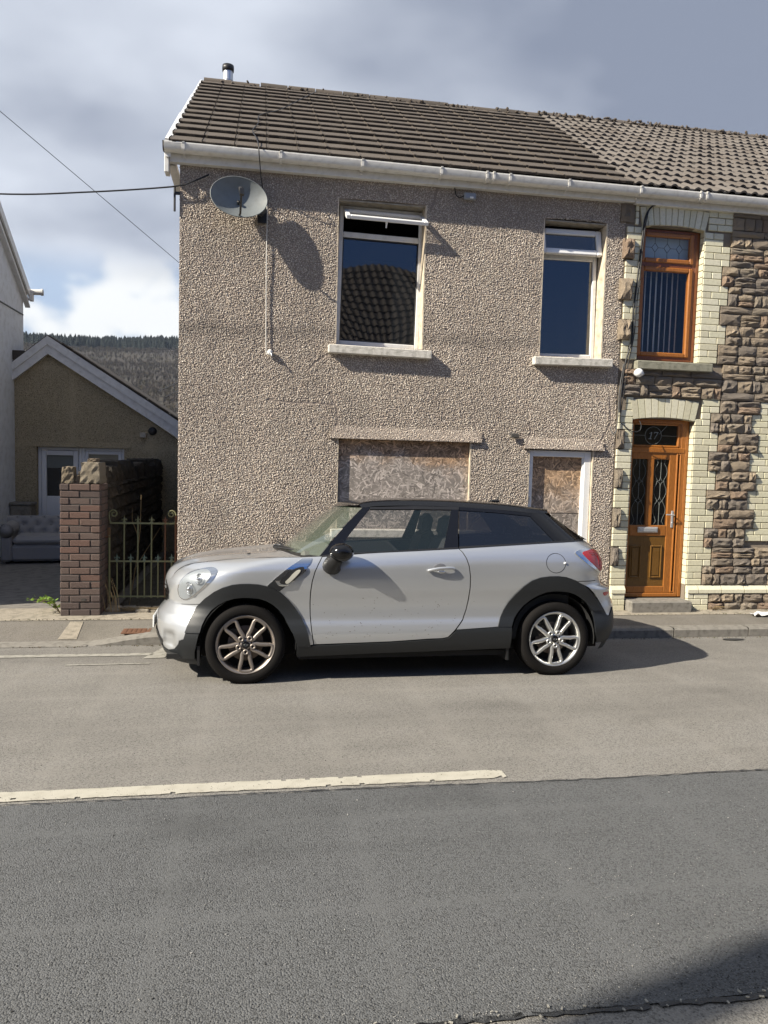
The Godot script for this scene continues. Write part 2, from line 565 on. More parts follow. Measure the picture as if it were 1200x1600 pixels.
# broken showery cloud: grey decks to the north, bright heaps low down, blue gaps towards the south
func sky_picture() -> ImageTexture:
	var w := 1440
	var h := 720
	var im := Image.create(w, h, false, Image.FORMAT_RGBF)
	var a := noise(FastNoiseLite.TYPE_SIMPLEX_SMOOTH, 1.0, 11, 5)
	var b := noise(FastNoiseLite.TYPE_SIMPLEX_SMOOTH, 1.0, 57, 4)
	var cn := noise(FastNoiseLite.TYPE_SIMPLEX_SMOOTH, 1.0, 91, 6)
	for y in h:
		var el := PI / 2.0 - PI * (y + 0.5) / h
		if el < -0.03:
			for x in w:
				im.set_pixel(x, y, Color(0.10, 0.10, 0.10))
			continue
		var ce := cos(el)
		var se := sin(el)
		for x in w:
			var ar := TAU * (x + 0.5) / w - PI / 2.0      # the middle column looks along +z
			var d := Vector3(cos(ar) * ce, se, sin(ar) * ce)
			var az := atan2(d.x, -d.z)
			# clouds lie on a deck, so they crowd towards the horizon
			var k := 1.0 / (maxf(se, 0.0) + 0.22)
			var p := Vector3(d.x * k, d.z * k, 0.0)
			var big := b.get_noise_3d(p.x * 0.42 + 3.1, p.y * 0.42, 1.0)
			var mid := a.get_noise_3d(p.x * 1.0, p.y * 1.2, 4.0)
			var cover := smoothstep(0.30, -0.10, d.z * 0.75 + d.x * 0.12 - 0.32 - mid * 0.30 - big * 0.25)
			# a heavy grey bank stands to the north-east, thinner bright cloud to the north-west
			var bank := exp(-pow((az - 0.55) / 0.75, 2.0) - pow((el - 0.62) / 0.42, 2.0))
			var fin := cn.get_noise_3d(p.x * 1.9, p.y * 2.6, 8.0)
			var thick := clampf(0.50 + 0.85 * mid + 0.55 * big + 0.42 * fin + 0.50 * bank - 0.22 * exp(-pow((az + 0.28) / 0.35, 2.0) - pow((el - 0.42) / 0.3, 2.0)), 0.0, 1.0)
			var blue := Color(0.038, 0.095, 0.26).lerp(Color(0.115, 0.19, 0.33), pow(1.0 - clampf(se, 0, 1), 8.0))
			var white := Color(0.350, 0.375, 0.425)
			var grey := Color(0.135, 0.156, 0.205)
			var cl := white.lerp(grey, thick)
			var out := blue.lerp(cl, cover)
			# heaped clouds low over the hills
			var low := smoothstep(0.245, 0.19, el) * smoothstep(-0.02, 0.10, el) * smoothstep(0.2, -0.35, d.z)
			if low > 0.0:
				var heap := cn.get_noise_3d(d.x * 9.0, d.y * 15.0, d.z * 9.0)
				var top := smoothstep(-0.20, 0.24, heap + 0.20 - (el - 0.14) * 3.2 - 0.25 * (az + 0.2))
				out = out.lerp(Color(0.24, 0.305, 0.405).lerp(Color(0.52, 0.53, 0.53), top), low * 0.9)
			im.set_pixel(x, y, out)
	return ImageTexture.create_from_image(im)

# ---------------------------------------------------------------- ground
func road_y(z: float) -> float:
	return CAMBER * (minf(z, -1.0) + 6.0)

func kerb_h(x: float) -> float:   # the kerb drops to the road in front of the yard
	return lerpf(-0.088, 0.010, smoothstep(-1.75, -0.90, x))

func pave_y(x: float, z: float) -> float:
	if z < -8.35:
		return 0.012 + 0.006 * (-8.35 - z)
	return lerpf(kerb_h(x), 0.012, clampf((-7.78 - z) / 0.57, 0.0, 1.0))

func sheet(x0: float, x1: float, z0: float, z1: float, sx: float, sz: float, hf: Callable, tint: Callable, lift := 0.0) -> MB:
	var b := MB.new()
	var nx := maxi(1, ceili((x1 - x0) / sx))
	var nz := maxi(1, ceili((z1 - z0) / sz))
	for j in nz + 1:
		for i in nx + 1:
			var x := lerpf(x0, x1, float(i) / nx)
			var z := lerpf(z1, z0, float(j) / nz)   # rows run away from the viewer
			b.col = tint.call(x, z)
			var e := 0.02
			var y: float = hf.call(x, z)
			var nn := Vector3(y - hf.call(x + e, z), e, y - hf.call(x, z + e)).normalized()
			b.vert(Vector3(x, y + lift, z), nn, Vector2(x, z))
	for j in nz:
		for i in nx:
			var k := j * (nx + 1) + i
			b.ix.append_array([k, k + nx + 2, k + 1, k, k + nx + 1, k + nx + 2])
	return b

func make_ground() -> void:
	var n1 := noise(FastNoiseLite.TYPE_SIMPLEX_SMOOTH, 0.35, 5, 4)
	var n2 := noise(FastNoiseLite.TYPE_SIMPLEX_SMOOTH, 2.2, 8, 4)
	var flat := func(_x, z): return road_y(z)
	var plain := func(_x, _z): return Color(1, 1, 1)
	# base sheet to the horizon, below everything
	var g := MB.new()
	g.quad(Vector3(-4000, -0.75, 4000), Vector3(4000, -0.75, 4000), Vector3(4000, -0.75, -4000), Vector3(-4000, -0.75, -4000))
	struct("ground", g, M.earth)
	# the old sun-bleached carriageway, worn paler in the wheel tracks and stained by tyres and oil
	var old := func(x: float, z: float) -> Color:
		var t := 1.0 + 0.16 * n1.get_noise_2d(x, z * 1.6) + 0.14 * n2.get_noise_2d(x * 0.6, z)
		t *= 1.0 - 0.13 * smoothstep(0.25, 0.6, n2.get_noise_2d(x * 0.35 + 50.0, z * 0.9))
		t *= 1.0 - 0.17 * exp(-pow((z + 7.15) / 0.45, 2.0)) - 0.10 * exp(-pow((z + 5.05) / 0.28, 2.0))
		return Color(t, t * 0.995, t * 0.985)
	struct("road", sheet(-14, 14, -7.66, -3.70, 0.12, 0.10, flat, old), M.road)
	struct("road", sheet(-60, -14, -7.66, -1.2, 4.0, 2.0, flat, plain), M.road)
	struct("road", sheet(14, 60, -7.66, -1.2, 4.0, 2.0, flat, plain), M.road)
	var nn := func(x: float, z: float) -> Color:
		var t := 1.0 + 0.34 * n1.get_noise_2d(x + 30.0, z * 1.3) + 0.22 * n2.get_noise_2d(x * 0.7, z + 9.0) + 0.14 * n2.get_noise_2d(x * 0.25, z * 3.0)
		t *= 1.0 + 0.16 * smoothstep(0.2, 2.6, x) * smoothstep(-2.6, -3.6, z) * (0.5 + n2.get_noise_2d(x * 0.4, z * 0.5))
		return Color(t, t, t)
	struct("road_patch", sheet(-14, 14, -3.72, -1.98, 0.12, 0.08, flat, nn, 0.006), M.road_new)
	var near := func(x: float, z: float) -> Color:
		var t := 1.05 + 0.18 * n2.get_noise_2d(x, z)
		return Color(t, t, t)
	struct("road_edge", sheet(-14, 14, -1.985, -0.9, 0.15, 0.12, flat, near), M.road)
	# ragged tar joints along the newer strip
	for jt in [[-1.972, 0.010, -6.0, 8.0, 0.006], [-3.722, 0.007, -6.0, 8.0, 0.008]]:
		var b := MB.new()
		var x: float = jt[2]
		while x < jt[3]:
			var w0: float = jt[1] * (1.0 + 0.8 * n2.get_noise_2d(x * 9.0, jt[0] * 7.0))
			var w1: float = jt[1] * (1.0 + 0.8 * n2.get_noise_2d((x + 0.03) * 9.0, jt[0] * 7.0))
			var s0: float = 0.014 * n2.get_noise_2d(x * 5.0, 40.0) + 0.03 * n1.get_noise_2d(x, 70.0)
			var s1: float = 0.014 * n2.get_noise_2d((x + 0.03) * 5.0, 40.0) + 0.03 * n1.get_noise_2d(x + 0.03, 70.0)
			var p := func(px: float, pz: float): return Vector3(px, road_y(pz) + jt[4], pz)
			if jt[0] < -3.0 or rng.randf() > 0.04:
				b.quad(p.call(x, jt[0] + s0 + w0), p.call(x + 0.03, jt[0] + s1 + w1), p.call(x + 0.03, jt[0] + s1 - w1), p.call(x, jt[0] + s0 - w0))
			x += 0.03
		struct("tar_joint", b, M.tar)
	# white crumbs of old line paint along the near joint
	var crumbs := MB.new()
	for i in 110:
		var x := rng.randf_range(-1.5, 2.4)
		var z := -1.972 + 0.03 * n1.get_noise_2d(x, 70.0) + rng.randf_range(-0.025, 0.03)
		var s := rng.randf_range(0.002, 0.009)
		crumbs.box(Vector3(x, road_y(z) + 0.012, z), Vector3(s * 1.6, 0.003, s * 0.7), Basis(Vector3.UP, rng.randf() * TAU))
	var cr := part("paint_flakes", crumbs, M.paint_worn, self)
	cr.set_meta("kind", "stuff")
	tag(cr, "flakes of old white paint along the black tar joint", "paint flakes")
	# painted markings: centre dash with a torn end, thin bay line with its end mark
	var dash := MB.new()
	var prr := RandomNumberGenerator.new()
	prr.seed = 77
	var x := -6.2
	while x < 1.33:
		var st := 0.025
		var e0 := 0.010 * n2.get_noise_2d(x * 8.0, 3.0)
		var e1 := 0.010 * n2.get_noise_2d((x + st) * 8.0, 3.0)
		var f0 := 0.010 * n2.get_noise_2d(x * 8.0, 13.0)
		var f1 := 0.010 * n2.get_noise_2d((x + st) * 8.0, 13.0)
		var sk := 0.0068 * (x - 1.33)      # the line is not quite parallel to the joint
		var cap := 0.0 if x < 1.27 else 0.02
		var q := func(px: float, pz: float): return Vector3(px, road_y(pz) + 0.005, pz)
		for k in 6:
			if prr.randf() < (0.04 if k == 0 or k == 5 else 0.004):
				continue
			var ka := k / 6.0
			var kb := (k + 1) / 6.0
			dash.quad(q.call(x, lerpf(-3.795 + e0, -3.915 + f0, ka) - sk), q.call(x + st, lerpf(-3.795 + e1 - cap, -3.915 + f1 + cap, ka) - sk), q.call(x + st, lerpf(-3.795 + e1 - cap, -3.915 + f1 + cap, kb) - sk), q.call(x, lerpf(-3.795 + e0, -3.915 + f0, kb) - sk))
		x += st
	struct("centre_line", dash, M.paint)
	var bay := MB.new()
	var q2 := func(px: float, pz: float): return Vector3(px, road_y(pz) + 0.005, pz)
	x = -7.0
	while x < -0.92:
		var e0 := 0.022 * n2.get_noise_2d(x * 6.0, 23.0)
		var e1 := 0.022 * n2.get_noise_2d((x + 0.08) * 6.0, 23.0)
		bay.quad(q2.call(x, -7.13 + e0 * 0.5), q2.call(x + 0.08, -7.13 + e1 * 0.5), q2.call(x + 0.08, -7.235 + e1), q2.call(x, -7.235 + e0))
		x += 0.08
	bay.quad(q2.call(-0.99, -7.0), q2.call(-0.80, -7.02), q2.call(-0.76, -7.56), q2.call(-0.87, -7.50))
	struct("bay_line", bay, M.paint_worn)
	var faint := MB.new()
	faint.quad(q2.call(-1.6, -6.76), q2.call(-0.9, -6.78), q2.call(-0.9, -6.81), q2.call(-1.6, -6.80))
	struct("worn_line", faint, M.paint_worn)
	# pavement, its concrete strip along the walls, kerb stones
	var pv := func(x2: float, z: float) -> Color:
		var t := 1.0 + 0.20 * n1.get_noise_2d(x2 * 2.0, z * 3.0) + 0.2 * n2.get_noise_2d(x2, z)
		return Color(t, t, t * 0.98)
	struct("pavement", sheet(-14, 14, -8.42, -7.77, 0.10, 0.06, pave_y, pv), M.pavement)
	struct("pavement_strip", sheet(-14, 14, -8.95, -8.34, 0.2, 0.1, pave_y, plain, 0.004), M.concrete)
	var kerb := Node3D.new()
	kerb.name = "kerb"
	add_child(kerb)
	kerb.set_meta("kind", "structure")
	x = -9.0
	var kk := 0
	while x < 12.0:
		var x1 := x + 0.905
		var hm := kerb_h(x)
		var hn := kerb_h(x1)
		if hm > -0.085 or hn > -0.085:
			var b := MB.new()
			var zf := -7.645 + rng.randf_range(-0.006, 0.006)
			# sloping stones of the drop are cut into short lengths so that each follows the ramp
			var pcs := 5
			for i in pcs:
				var xa := lerpf(x + 0.006, x1 - 0.006, float(i) / pcs)
				var xb := lerpf(x + 0.006, x1 - 0.006, float(i + 1) / pcs)
				var ya := kerb_h(xa) + 0.004
				var yb := kerb_h(xb) + 0.004
				var cz := 0.022
				b.quad(Vector3(xa, -0.30, zf), Vector3(xb, -0.30, zf), Vector3(xb, yb - cz, zf), Vector3(xa, ya - cz, zf))
				b.quad(Vector3(xa, ya - cz, zf), Vector3(xb, yb - cz, zf), Vector3(xb, yb, zf - cz), Vector3(xa, ya, zf - cz))
				b.quad(Vector3(xa, ya, zf - cz), Vector3(xb, yb, zf - cz), Vector3(xb, yb + 0.001, -7.79), Vector3(xa, ya + 0.001, -7.79))
			b.quad(Vector3(x1 - 0.006, -0.30, zf), Vector3(x1 - 0.006, -0.30, -7.79), Vector3(x1 - 0.006, hn, -7.79), Vector3(x1 - 0.006, hn - 0.02, zf))
			b.quad(Vector3(x + 0.006, -0.30, -7.79), Vector3(x + 0.006, -0.30, zf), Vector3(x + 0.006, hm - 0.02, zf), Vector3(x + 0.006, hm, -7.79))
			part("kerb_stone", b, M.kerb, kerb)
		x = x1
		kk += 1
	var drop := MB.new()
	drop.quad(Vector3(-9, road_y(-7.64) + 0.006, -7.60), Vector3(-1.6, road_y(-7.64) + 0.006, -7.60), Vector3(-1.6, -0.076, -7.80), Vector3(-9, -0.076, -7.80))
	struct("dropped_kerb", drop, M.kerb)
	# patched strip and channel in the pavement by the gate pillar
	var slab := MB.new()
	var pq := func(px: float, pz: float): return Vector3(px, pave_y(px, pz) + 0.005, pz)
	slab.quad(pq.call(-1.92, -7.85), pq.call(-1.74, -7.85), pq.call(-1.77, -8.30), pq.call(-1.90, -8.30))
	struct("pavement_patch", slab, M.concrete)
	# yard and passage beyond
	var yd := func(_x, z): return 0.016 - 0.03 * clampf((-8.9 - z) / 6.0, 0.0, 1.0)
	struct("yard", sheet(-12, -1.55, -16.0, -8.94, 0.5, 0.5, yd, plain), M.yard)
	struct("passage", sheet(-1.56, -0.80, -16.0, -8.94, 0.4, 0.5, func(_x, z): return -0.02 - 0.0 * z, plain), M.earth)
	# rough concrete threshold under the gate
	var th := MB.new()
	for i in 5:
		var xa := -1.63 + 0.16 * i
		th.bbox(Vector3(xa + 0.08, 0.022 + 0.012 * rng.randf(), -8.78 + rng.randf_range(-0.02, 0.02)), Vector3(0.157, 0.07, 0.18), 0.015)
	var tho := part("gate_threshold", th, M.concrete, self)
	tag(tho, "rough broken concrete threshold below the iron gate", "threshold")
	# an iron cover, a scuffed patch on the road, and litter
	var cov := own("meter_cover", "rusty brown metal cover set in the pavement near the brick pillar", "cover", Vector3(-1.16, pave_y(-1.16, -7.88), -7.88))
	var cb := MB.new()
	cb.bbox(Vector3(0, 0.004, 0), Vector3(0.30, 0.012, 0.20), 0.003)
	part("frame", cb, M.rust, cov)
	var cl := MB.new()
	for i in 6:
		for j in 4:
			cl.bbox(Vector3(-0.115 + 0.046 * i, 0.0115, -0.066 + 0.044 * j), Vector3(0.03, 0.006, 0.028), 0.002)
	part("lid", cl, M.rust, cov)
	var lit := MB.new()
	var lp := []
	for j in 5:
		for i in 7:
			lp.append(Vector3(-0.13 + 0.045 * i, 0.015 + 0.035 * rng.randf(), 0.06 - 0.035 * j))
	lit.grid(lp, 5, 7)
	var lo := part("litter", lit, M.pvc_clean, self)
	lo.position = Vector3(6.05, 0.015, -8.22)
	tag(lo, "crumpled white litter on the pavement before the stone wall", "litter")
	for s in [[5.17, -7.46, 0.13, 0.05], [2.95, -2.55, 0.05, 0.03]]:
		var sb := MB.new()
		var poly := PackedVector2Array()
		for i in 18:
			var a := TAU * i / 18.0
			poly.append(Vector2(cos(a) * s[2], sin(a) * s[3]) * (1.0 + 0.3 * n2.get_noise_2d(cos(a) * 3.0 + s[0], sin(a) * 3.0)))
		var tr := Geometry2D.triangulate_polygon(poly)
		for k in range(0, tr.size(), 3):
			var v0 := poly[tr[k]]; var v1 := poly[tr[k + 1]]; var v2 := poly[tr[k + 2]]
			var f := func(v: Vector2): return Vector3(s[0] + v.x, road_y(s[1] + v.y) + 0.010, s[1] + v.y)
			sb.tri(f.call(v0), f.call(v2), f.call(v1))
		struct("road_stain", sb, M.tar)
	# dirt and moss gathered in the channel, along the kerb and at the foot of the walls
	var drr := RandomNumberGenerator.new()
	drr.seed = 31
	var crumb := MB.new()
	crumb.bbox(Vector3.ZERO, Vector3(1, 0.6, 0.8), 0.25)
	var dx := []
	var dc := []
	for i in 2600:
		var px := drr.randf_range(-3.2, 7.0)
		var run := drr.randi() % 3
		var pz: float = [-7.615, -8.60, -8.36][run] + 0.05 * pow(drr.randf(), 2.0) * (1.0 if run != 2 else drr.randf_range(-1.0, 1.0))
		if run == 1 and px < -0.86:
			continue
		var clump := n2.get_noise_2d(px * 2.0, run * 20.0)
		if clump < drr.randf_range(-0.5, 0.6):
			continue
		var py := road_y(pz) if run == 0 else pave_y(px, pz)
		var s := drr.randf_range(0.004, 0.016)
		dx.append(Transform3D(Basis(Vector3(drr.randf(), 1, drr.randf()).normalized(), drr.randf() * TAU).scaled(Vector3.ONE * s), Vector3(px, py + s * 0.3, pz)))
		dc.append(Color(0.07, 0.075, 0.03) if drr.randf() < 0.35 else Color(0.13, 0.105, 0.075) * drr.randf_range(0.5, 1.3))
	var dm := mat(1, 1, 1, 1.0)
	dm.vertex_color_use_as_albedo = true
	tag(many("gutter_dirt", crumb.done(), dm, dx, dc), "dirt, moss and crumbs gathered along the kerb and the foot of the walls", "dirt")
	# pale chips and dark crumbs scattered over the tarmac
	var chip := MB.new()
	chip.bbox(Vector3.ZERO, Vector3(1, 0.5, 0.7), 0.2)
	var xs := []
	var cs := []
	for i in 16000:
		var cz := -2.0 - 3.6 * pow(rng.randf(), 1.6)
		var cx := rng.randf_range(-0.42, 0.95) * (0.6 - cz)
		var s := rng.randf_range(0.0018, 0.0044) if i > 300 else rng.randf_range(0.004, 0.008)
		xs.append(Transform3D(Basis(Vector3.UP, rng.randf() * TAU).scaled(Vector3.ONE * s), Vector3(cx, road_y(cz) + 0.008, cz)))
		var t := 0.03 + 0.30 * pow(rng.randf(), 2.0)
		cs.append(Color(t, t * 0.98, t * 0.93))
	var gm := mat(1, 1, 1, 0.9)
	gm.vertex_color_use_as_albedo = true
	var grit := many("grit", chip.done(), gm, xs, cs)
	tag(grit, "loose grit scattered over the tarmac", "grit")

# ---------------------------------------------------------------- shared building pieces
func frame_into(b: MB, x0: float, x1: float, y0: float, y1: float, z0: float, z1: float, t: float, bev := 0.006, tb := -1.0) -> void:
	if tb < 0.0:
		tb = t
	b.bb(x0, x0 + t, y0, y1, z0, z1, bev)
	b.bb(x1 - t, x1, y0, y1, z0, z1, bev)
	b.bb(x0 + t - 0.001, x1 - t + 0.001, y1 - t, y1, z0 + 0.001, z1 - 0.001, bev)
	b.bb(x0 + t - 0.001, x1 - t + 0.001, y0, y0 + tb, z0 + 0.001, z1 - 0.001, bev)

func pane_mb(x0: float, x1: float, y0: float, y1: float, z: float, bow := 0.0, n := 1) -> MB:
	var b := MB.new()
	var p := []
	for j in n + 1:
		for i in n + 1:
			var u := float(i) / n * 2.0 - 1.0
			var w := float(j) / n * 2.0 - 1.0
			p.append(Vector3(lerpf(x0, x1, float(i) / n), lerpf(y0, y1, float(j) / n), z - bow * (1.0 - u * u) * (1.0 - w * w)))
	b.grid(p, n + 1, n + 1)
	return b

func key_box(s: Vector3, bev: float) -> ArrayMesh:
	var k := "box %.3f %.3f %.3f" % [s.x, s.y, s.z]
	if not cache.has(k):
		var b := MB.new()
		b.bbox(Vector3.ZERO, s, bev)
		cache[k] = b.done()
	return cache[k]

# a lump of hewn stone: unit box with a bulging, chipped face
func rock_mesh(i: int) -> ArrayMesh:
	var k := "rock %d" % i
	if not cache.has(k):
		var r := RandomNumberGenerator.new()
		r.seed = 900 + i
		var b := MB.new()
		var nx := 5
		var ny := 4
		var p := []
		var lean := r.randf_range(-0.15, 0.15)
		var leany := r.randf_range(-0.25, 0.15)
		for y in ny + 1:
			for x in nx + 1:
				var u := float(x) / nx - 0.5
				var w := float(y) / ny - 0.5
				var edge := minf(0.5 - absf(u), 0.5 - absf(w))
				var z := 0.5 + (0.0 if edge < 0.01 else r.randf_range(0.10, 0.48) + lean * u * 2.0 + leany * w * 2.0)
				var jx := 0.0 if edge < 0.01 else r.randf_range(-0.06, 0.06)
				if edge < 0.01:
					z += r.randf_range(-0.12, 0.06)
				var q := Vector3(u + jx + (r.randf_range(-0.012, 0.012) if edge < 0.01 else 0.0), w + (r.randf_range(-0.02, 0.02) if edge < 0.01 else r.randf_range(-0.05, 0.05)), z)
				p.append(q)
		for y in ny:
			for x in nx:
				var a: Vector3 = p[y * (nx + 1) + x]
				var c1: Vector3 = p[y * (nx + 1) + x + 1]
				var c2: Vector3 = p[(y + 1) * (nx + 1) + x + 1]
				var d: Vector3 = p[(y + 1) * (nx + 1) + x]
				if r.randf() < 0.5:
					b.tri(a, c1, c2); b.tri(a, c2, d)
				else:
					b.tri(a, c1, d); b.tri(c1, c2, d)
		for x in nx:
			var a: Vector3 = p[x]; var c1: Vector3 = p[x + 1]
			b.quad(Vector3(a.x, a.y, -0.5), Vector3(c1.x, c1.y, -0.5), c1, a)
			a = p[ny * (nx + 1) + x]; c1 = p[ny * (nx + 1) + x + 1]
			b.quad(a, c1, Vector3(c1.x, c1.y, -0.5), Vector3(a.x, a.y, -0.5))
		for y in ny:
			var a: Vector3 = p[y * (nx + 1)]; var c1: Vector3 = p[(y + 1) * (nx + 1)]
			b.quad(Vector3(a.x, a.y, -0.5), a, c1, Vector3(c1.x, c1.y, -0.5))
			a = p[y * (nx + 1) + nx]; c1 = p[(y + 1) * (nx + 1) + nx]
			b.quad(a, Vector3(a.x, a.y, -0.5), Vector3(c1.x, c1.y, -0.5), c1)
		cache[k] = b.done()
	return cache[k]

func rock(called: String, x0: float, x1: float, y0: float, y1: float, zf: float, depth: float, m: Material, parent: Node, facing := Basis()) -> MeshInstance3D:
	var o := put(called, rock_mesh(rng.randi() % 16), m, parent)
	var flip := 1.0 if rng.randf() < 0.5 else -1.0
	o.transform = Transform3D(facing * Basis(Vector3.BACK, 0.0 if flip > 0 else PI) * Basis.from_scale(Vector3(x1 - x0, y1 - y0, depth)), Vector3((x0 + x1) / 2, (y0 + y1) / 2, zf - depth / 2) + o.position)
	return o

func roof_point(prof: Array, s: float) -> Array:      # s metres up the slope from the eave: [y, z, slope angle]
	var left := s
	for i in prof.size() - 1:
		var a: Vector2 = prof[i]
		var b: Vector2 = prof[i + 1]
		var l := a.distance_to(b)
		if left <= l or i == prof.size() - 2:
			var t := left / l
			return [lerpf(a.y, b.y, t), lerpf(a.x, b.x, t), atan2(b.y - a.y, a.x - b.x)]
		left -= l
	return []

func flat_tile(w: float, l: float, sd: int) -> ArrayMesh:
	var r := RandomNumberGenerator.new()
	r.seed = 300 + sd
	var b := MB.new()
	# the tile's nose points along +z; a low roll on its left edge laps the neighbour
	var t := 0.038
	var nose := []
	for i in 7:
		nose.append(r.randf_range(-0.006, 0.006))
	var xs := [-0.5, -0.46, -0.40, -0.1, 0.2, 0.45, 0.5]
	var hs := [0.002, 0.004, 0.0, 0.001, 0.001, 0.0, 0.0]
	for i in 6:
		var xa: float = xs[i] * w; var xb: float = xs[i + 1] * w
		var za: float = l + nose[i]; var zb: float = l + nose[i + 1]
		var ya: float = hs[i]; var yb: float = hs[i + 1]
		b.quad(Vector3(xa, t + ya, za - 0.006), Vector3(xb, t + yb, zb - 0.006), Vector3(xb, yb + t, -0.06), Vector3(xa, ya + t, -0.06))
		b.quad(Vector3(xa, t + ya - 0.006, za), Vector3(xb, t + yb - 0.006, zb), Vector3(xb, t + yb, zb - 0.006), Vector3(xa, t + ya, za - 0.006))
		b.col = Color(0.52, 0.50, 0.47)      # noses darker than the tops
		b.quad(Vector3(xa, 0.010, za), Vector3(xb, 0.010, zb), Vector3(xb, t + yb - 0.006, zb), Vector3(xa, t + ya - 0.006, za))
		b.col = Color(1, 1, 1)
	b.quad(Vector3(-0.5 * w, 0, -0.06), Vector3(-0.5 * w, 0, l), Vector3(-0.5 * w, t + 0.01, l), Vector3(-0.5 * w, t + 0.01, -0.06))
	b.quad(Vector3(0.5 * w, 0, l), Vector3(0.5 * w, 0, -0.06), Vector3(0.5 * w, t, -0.06), Vector3(0.5 * w, t, l))
	return b.done()

func roll_tile(w: float, l: float, sd: int) -> ArrayMesh:
	var r := RandomNumberGenerator.new()
	r.seed = 500 + sd
	var b := MB.new()
	var n := 16
	var t := 0.016
	var prof := func(u: float) -> float:
		var ph := fposmod(u * 2.0, 1.0)
		return 0.027 * pow(maxf(0.0, sin(PI * clampf((ph - 0.12) / 0.62, 0.0, 1.0))), 0.8)
	var wob := r.randf_range(-0.004, 0.004)
	for i in n:
		var ua := float(i) / n
		var ub := float(i + 1) / n
		var xa := (ua - 0.5) * w; var xb := (ub - 0.5) * w
		var ya: float = prof.call(ua); var yb: float = prof.call(ub)
		b.quad(Vector3(xa, t + ya, l + wob), Vector3(xb, t + yb, l + wob), Vector3(xb, t + yb, -0.06), Vector3(xa, t + ya, -0.06))
		b.quad(Vector3(xa, ya * 0.9 - 0.004, l + wob), Vector3(xb, yb * 0.9 - 0.004, l + wob), Vector3(xb, t + yb, l + wob), Vector3(xa, t + ya, l + wob))
	return b.done()

# small half-round ridge tiles bedded in crumbling mortar
func ridge_row(x0: float, x1: float, y: float, z: float, step: float, m: Array, parent: Node) -> void:
	var k := 0
	if not cache.has("ridge"):
		var b := MB.new()
		var p := []
		for i in 9:
			var a := PI * i / 8.0
			for e in 2:
				p.append(Vector3((e - 0.5) * 1.0, sin(a) * 0.10, cos(a) * 0.12))
		b.grid(p, 9, 2)
		for i in 8:
			var a := PI * i / 8.0
			var a2 := PI * (i + 1) / 8.0
			b.tri(Vector3(-0.5, 0, 0), Vector3(-0.5, sin(a) * 0.1, cos(a) * 0.12), Vector3(-0.5, sin(a2) * 0.1, cos(a2) * 0.12))
			b.tri(Vector3(0.5, 0, 0), Vector3(0.5, sin(a2) * 0.1, cos(a2) * 0.12), Vector3(0.5, sin(a) * 0.1, cos(a) * 0.12))
		cache.ridge = b.done()
	var x := x0
	while x < x1 - 0.05:
		var o := put("ridge_tile", cache.ridge, m[k % m.size()], parent)
		o.transform = Transform3D(Basis(Vector3.BACK, rng.randf_range(-0.012, 0.012)).scaled_local(Vector3(step - 0.018, 1, 1)), Vector3(x + step / 2, y + rng.randf_range(-0.012, 0.012), z))
		x += step
		k += 1

func crumbs(n: int, x0: float, x1: float, f: Callable, smin: float, smax: float) -> MB:
	var b := MB.new()
	for i in n:
		var p: Vector3 = f.call(rng.randf_range(x0, x1))
		var s := rng.randf_range(smin, smax)
		b.bbox(p, Vector3(s * rng.randf_range(0.8, 1.8), s * 0.7, s), s * 0.25, Basis(Vector3(rng.randf(), 1, rng.randf()).normalized(), rng.randf() * TAU))
	return b

# ---------------------------------------------------------------- the rendered house
const W1 := [0.852, 1.858, 3.058, 4.668]
const W2 := [3.257, 4.044, 3.053, 4.632]
const W3 := [0.905, 2.475, 0.985, 2.03]
const D1 := [3.186, 4.000, 0.02, 1.955]

func in_opening(x: float, y: float, e: float) -> bool:
	for o in [W1, W2, W3, D1]:
		if x > o[0] - e and x < o[1] + e and y > o[2] - e and y < o[3] + e:
			return true
	return false

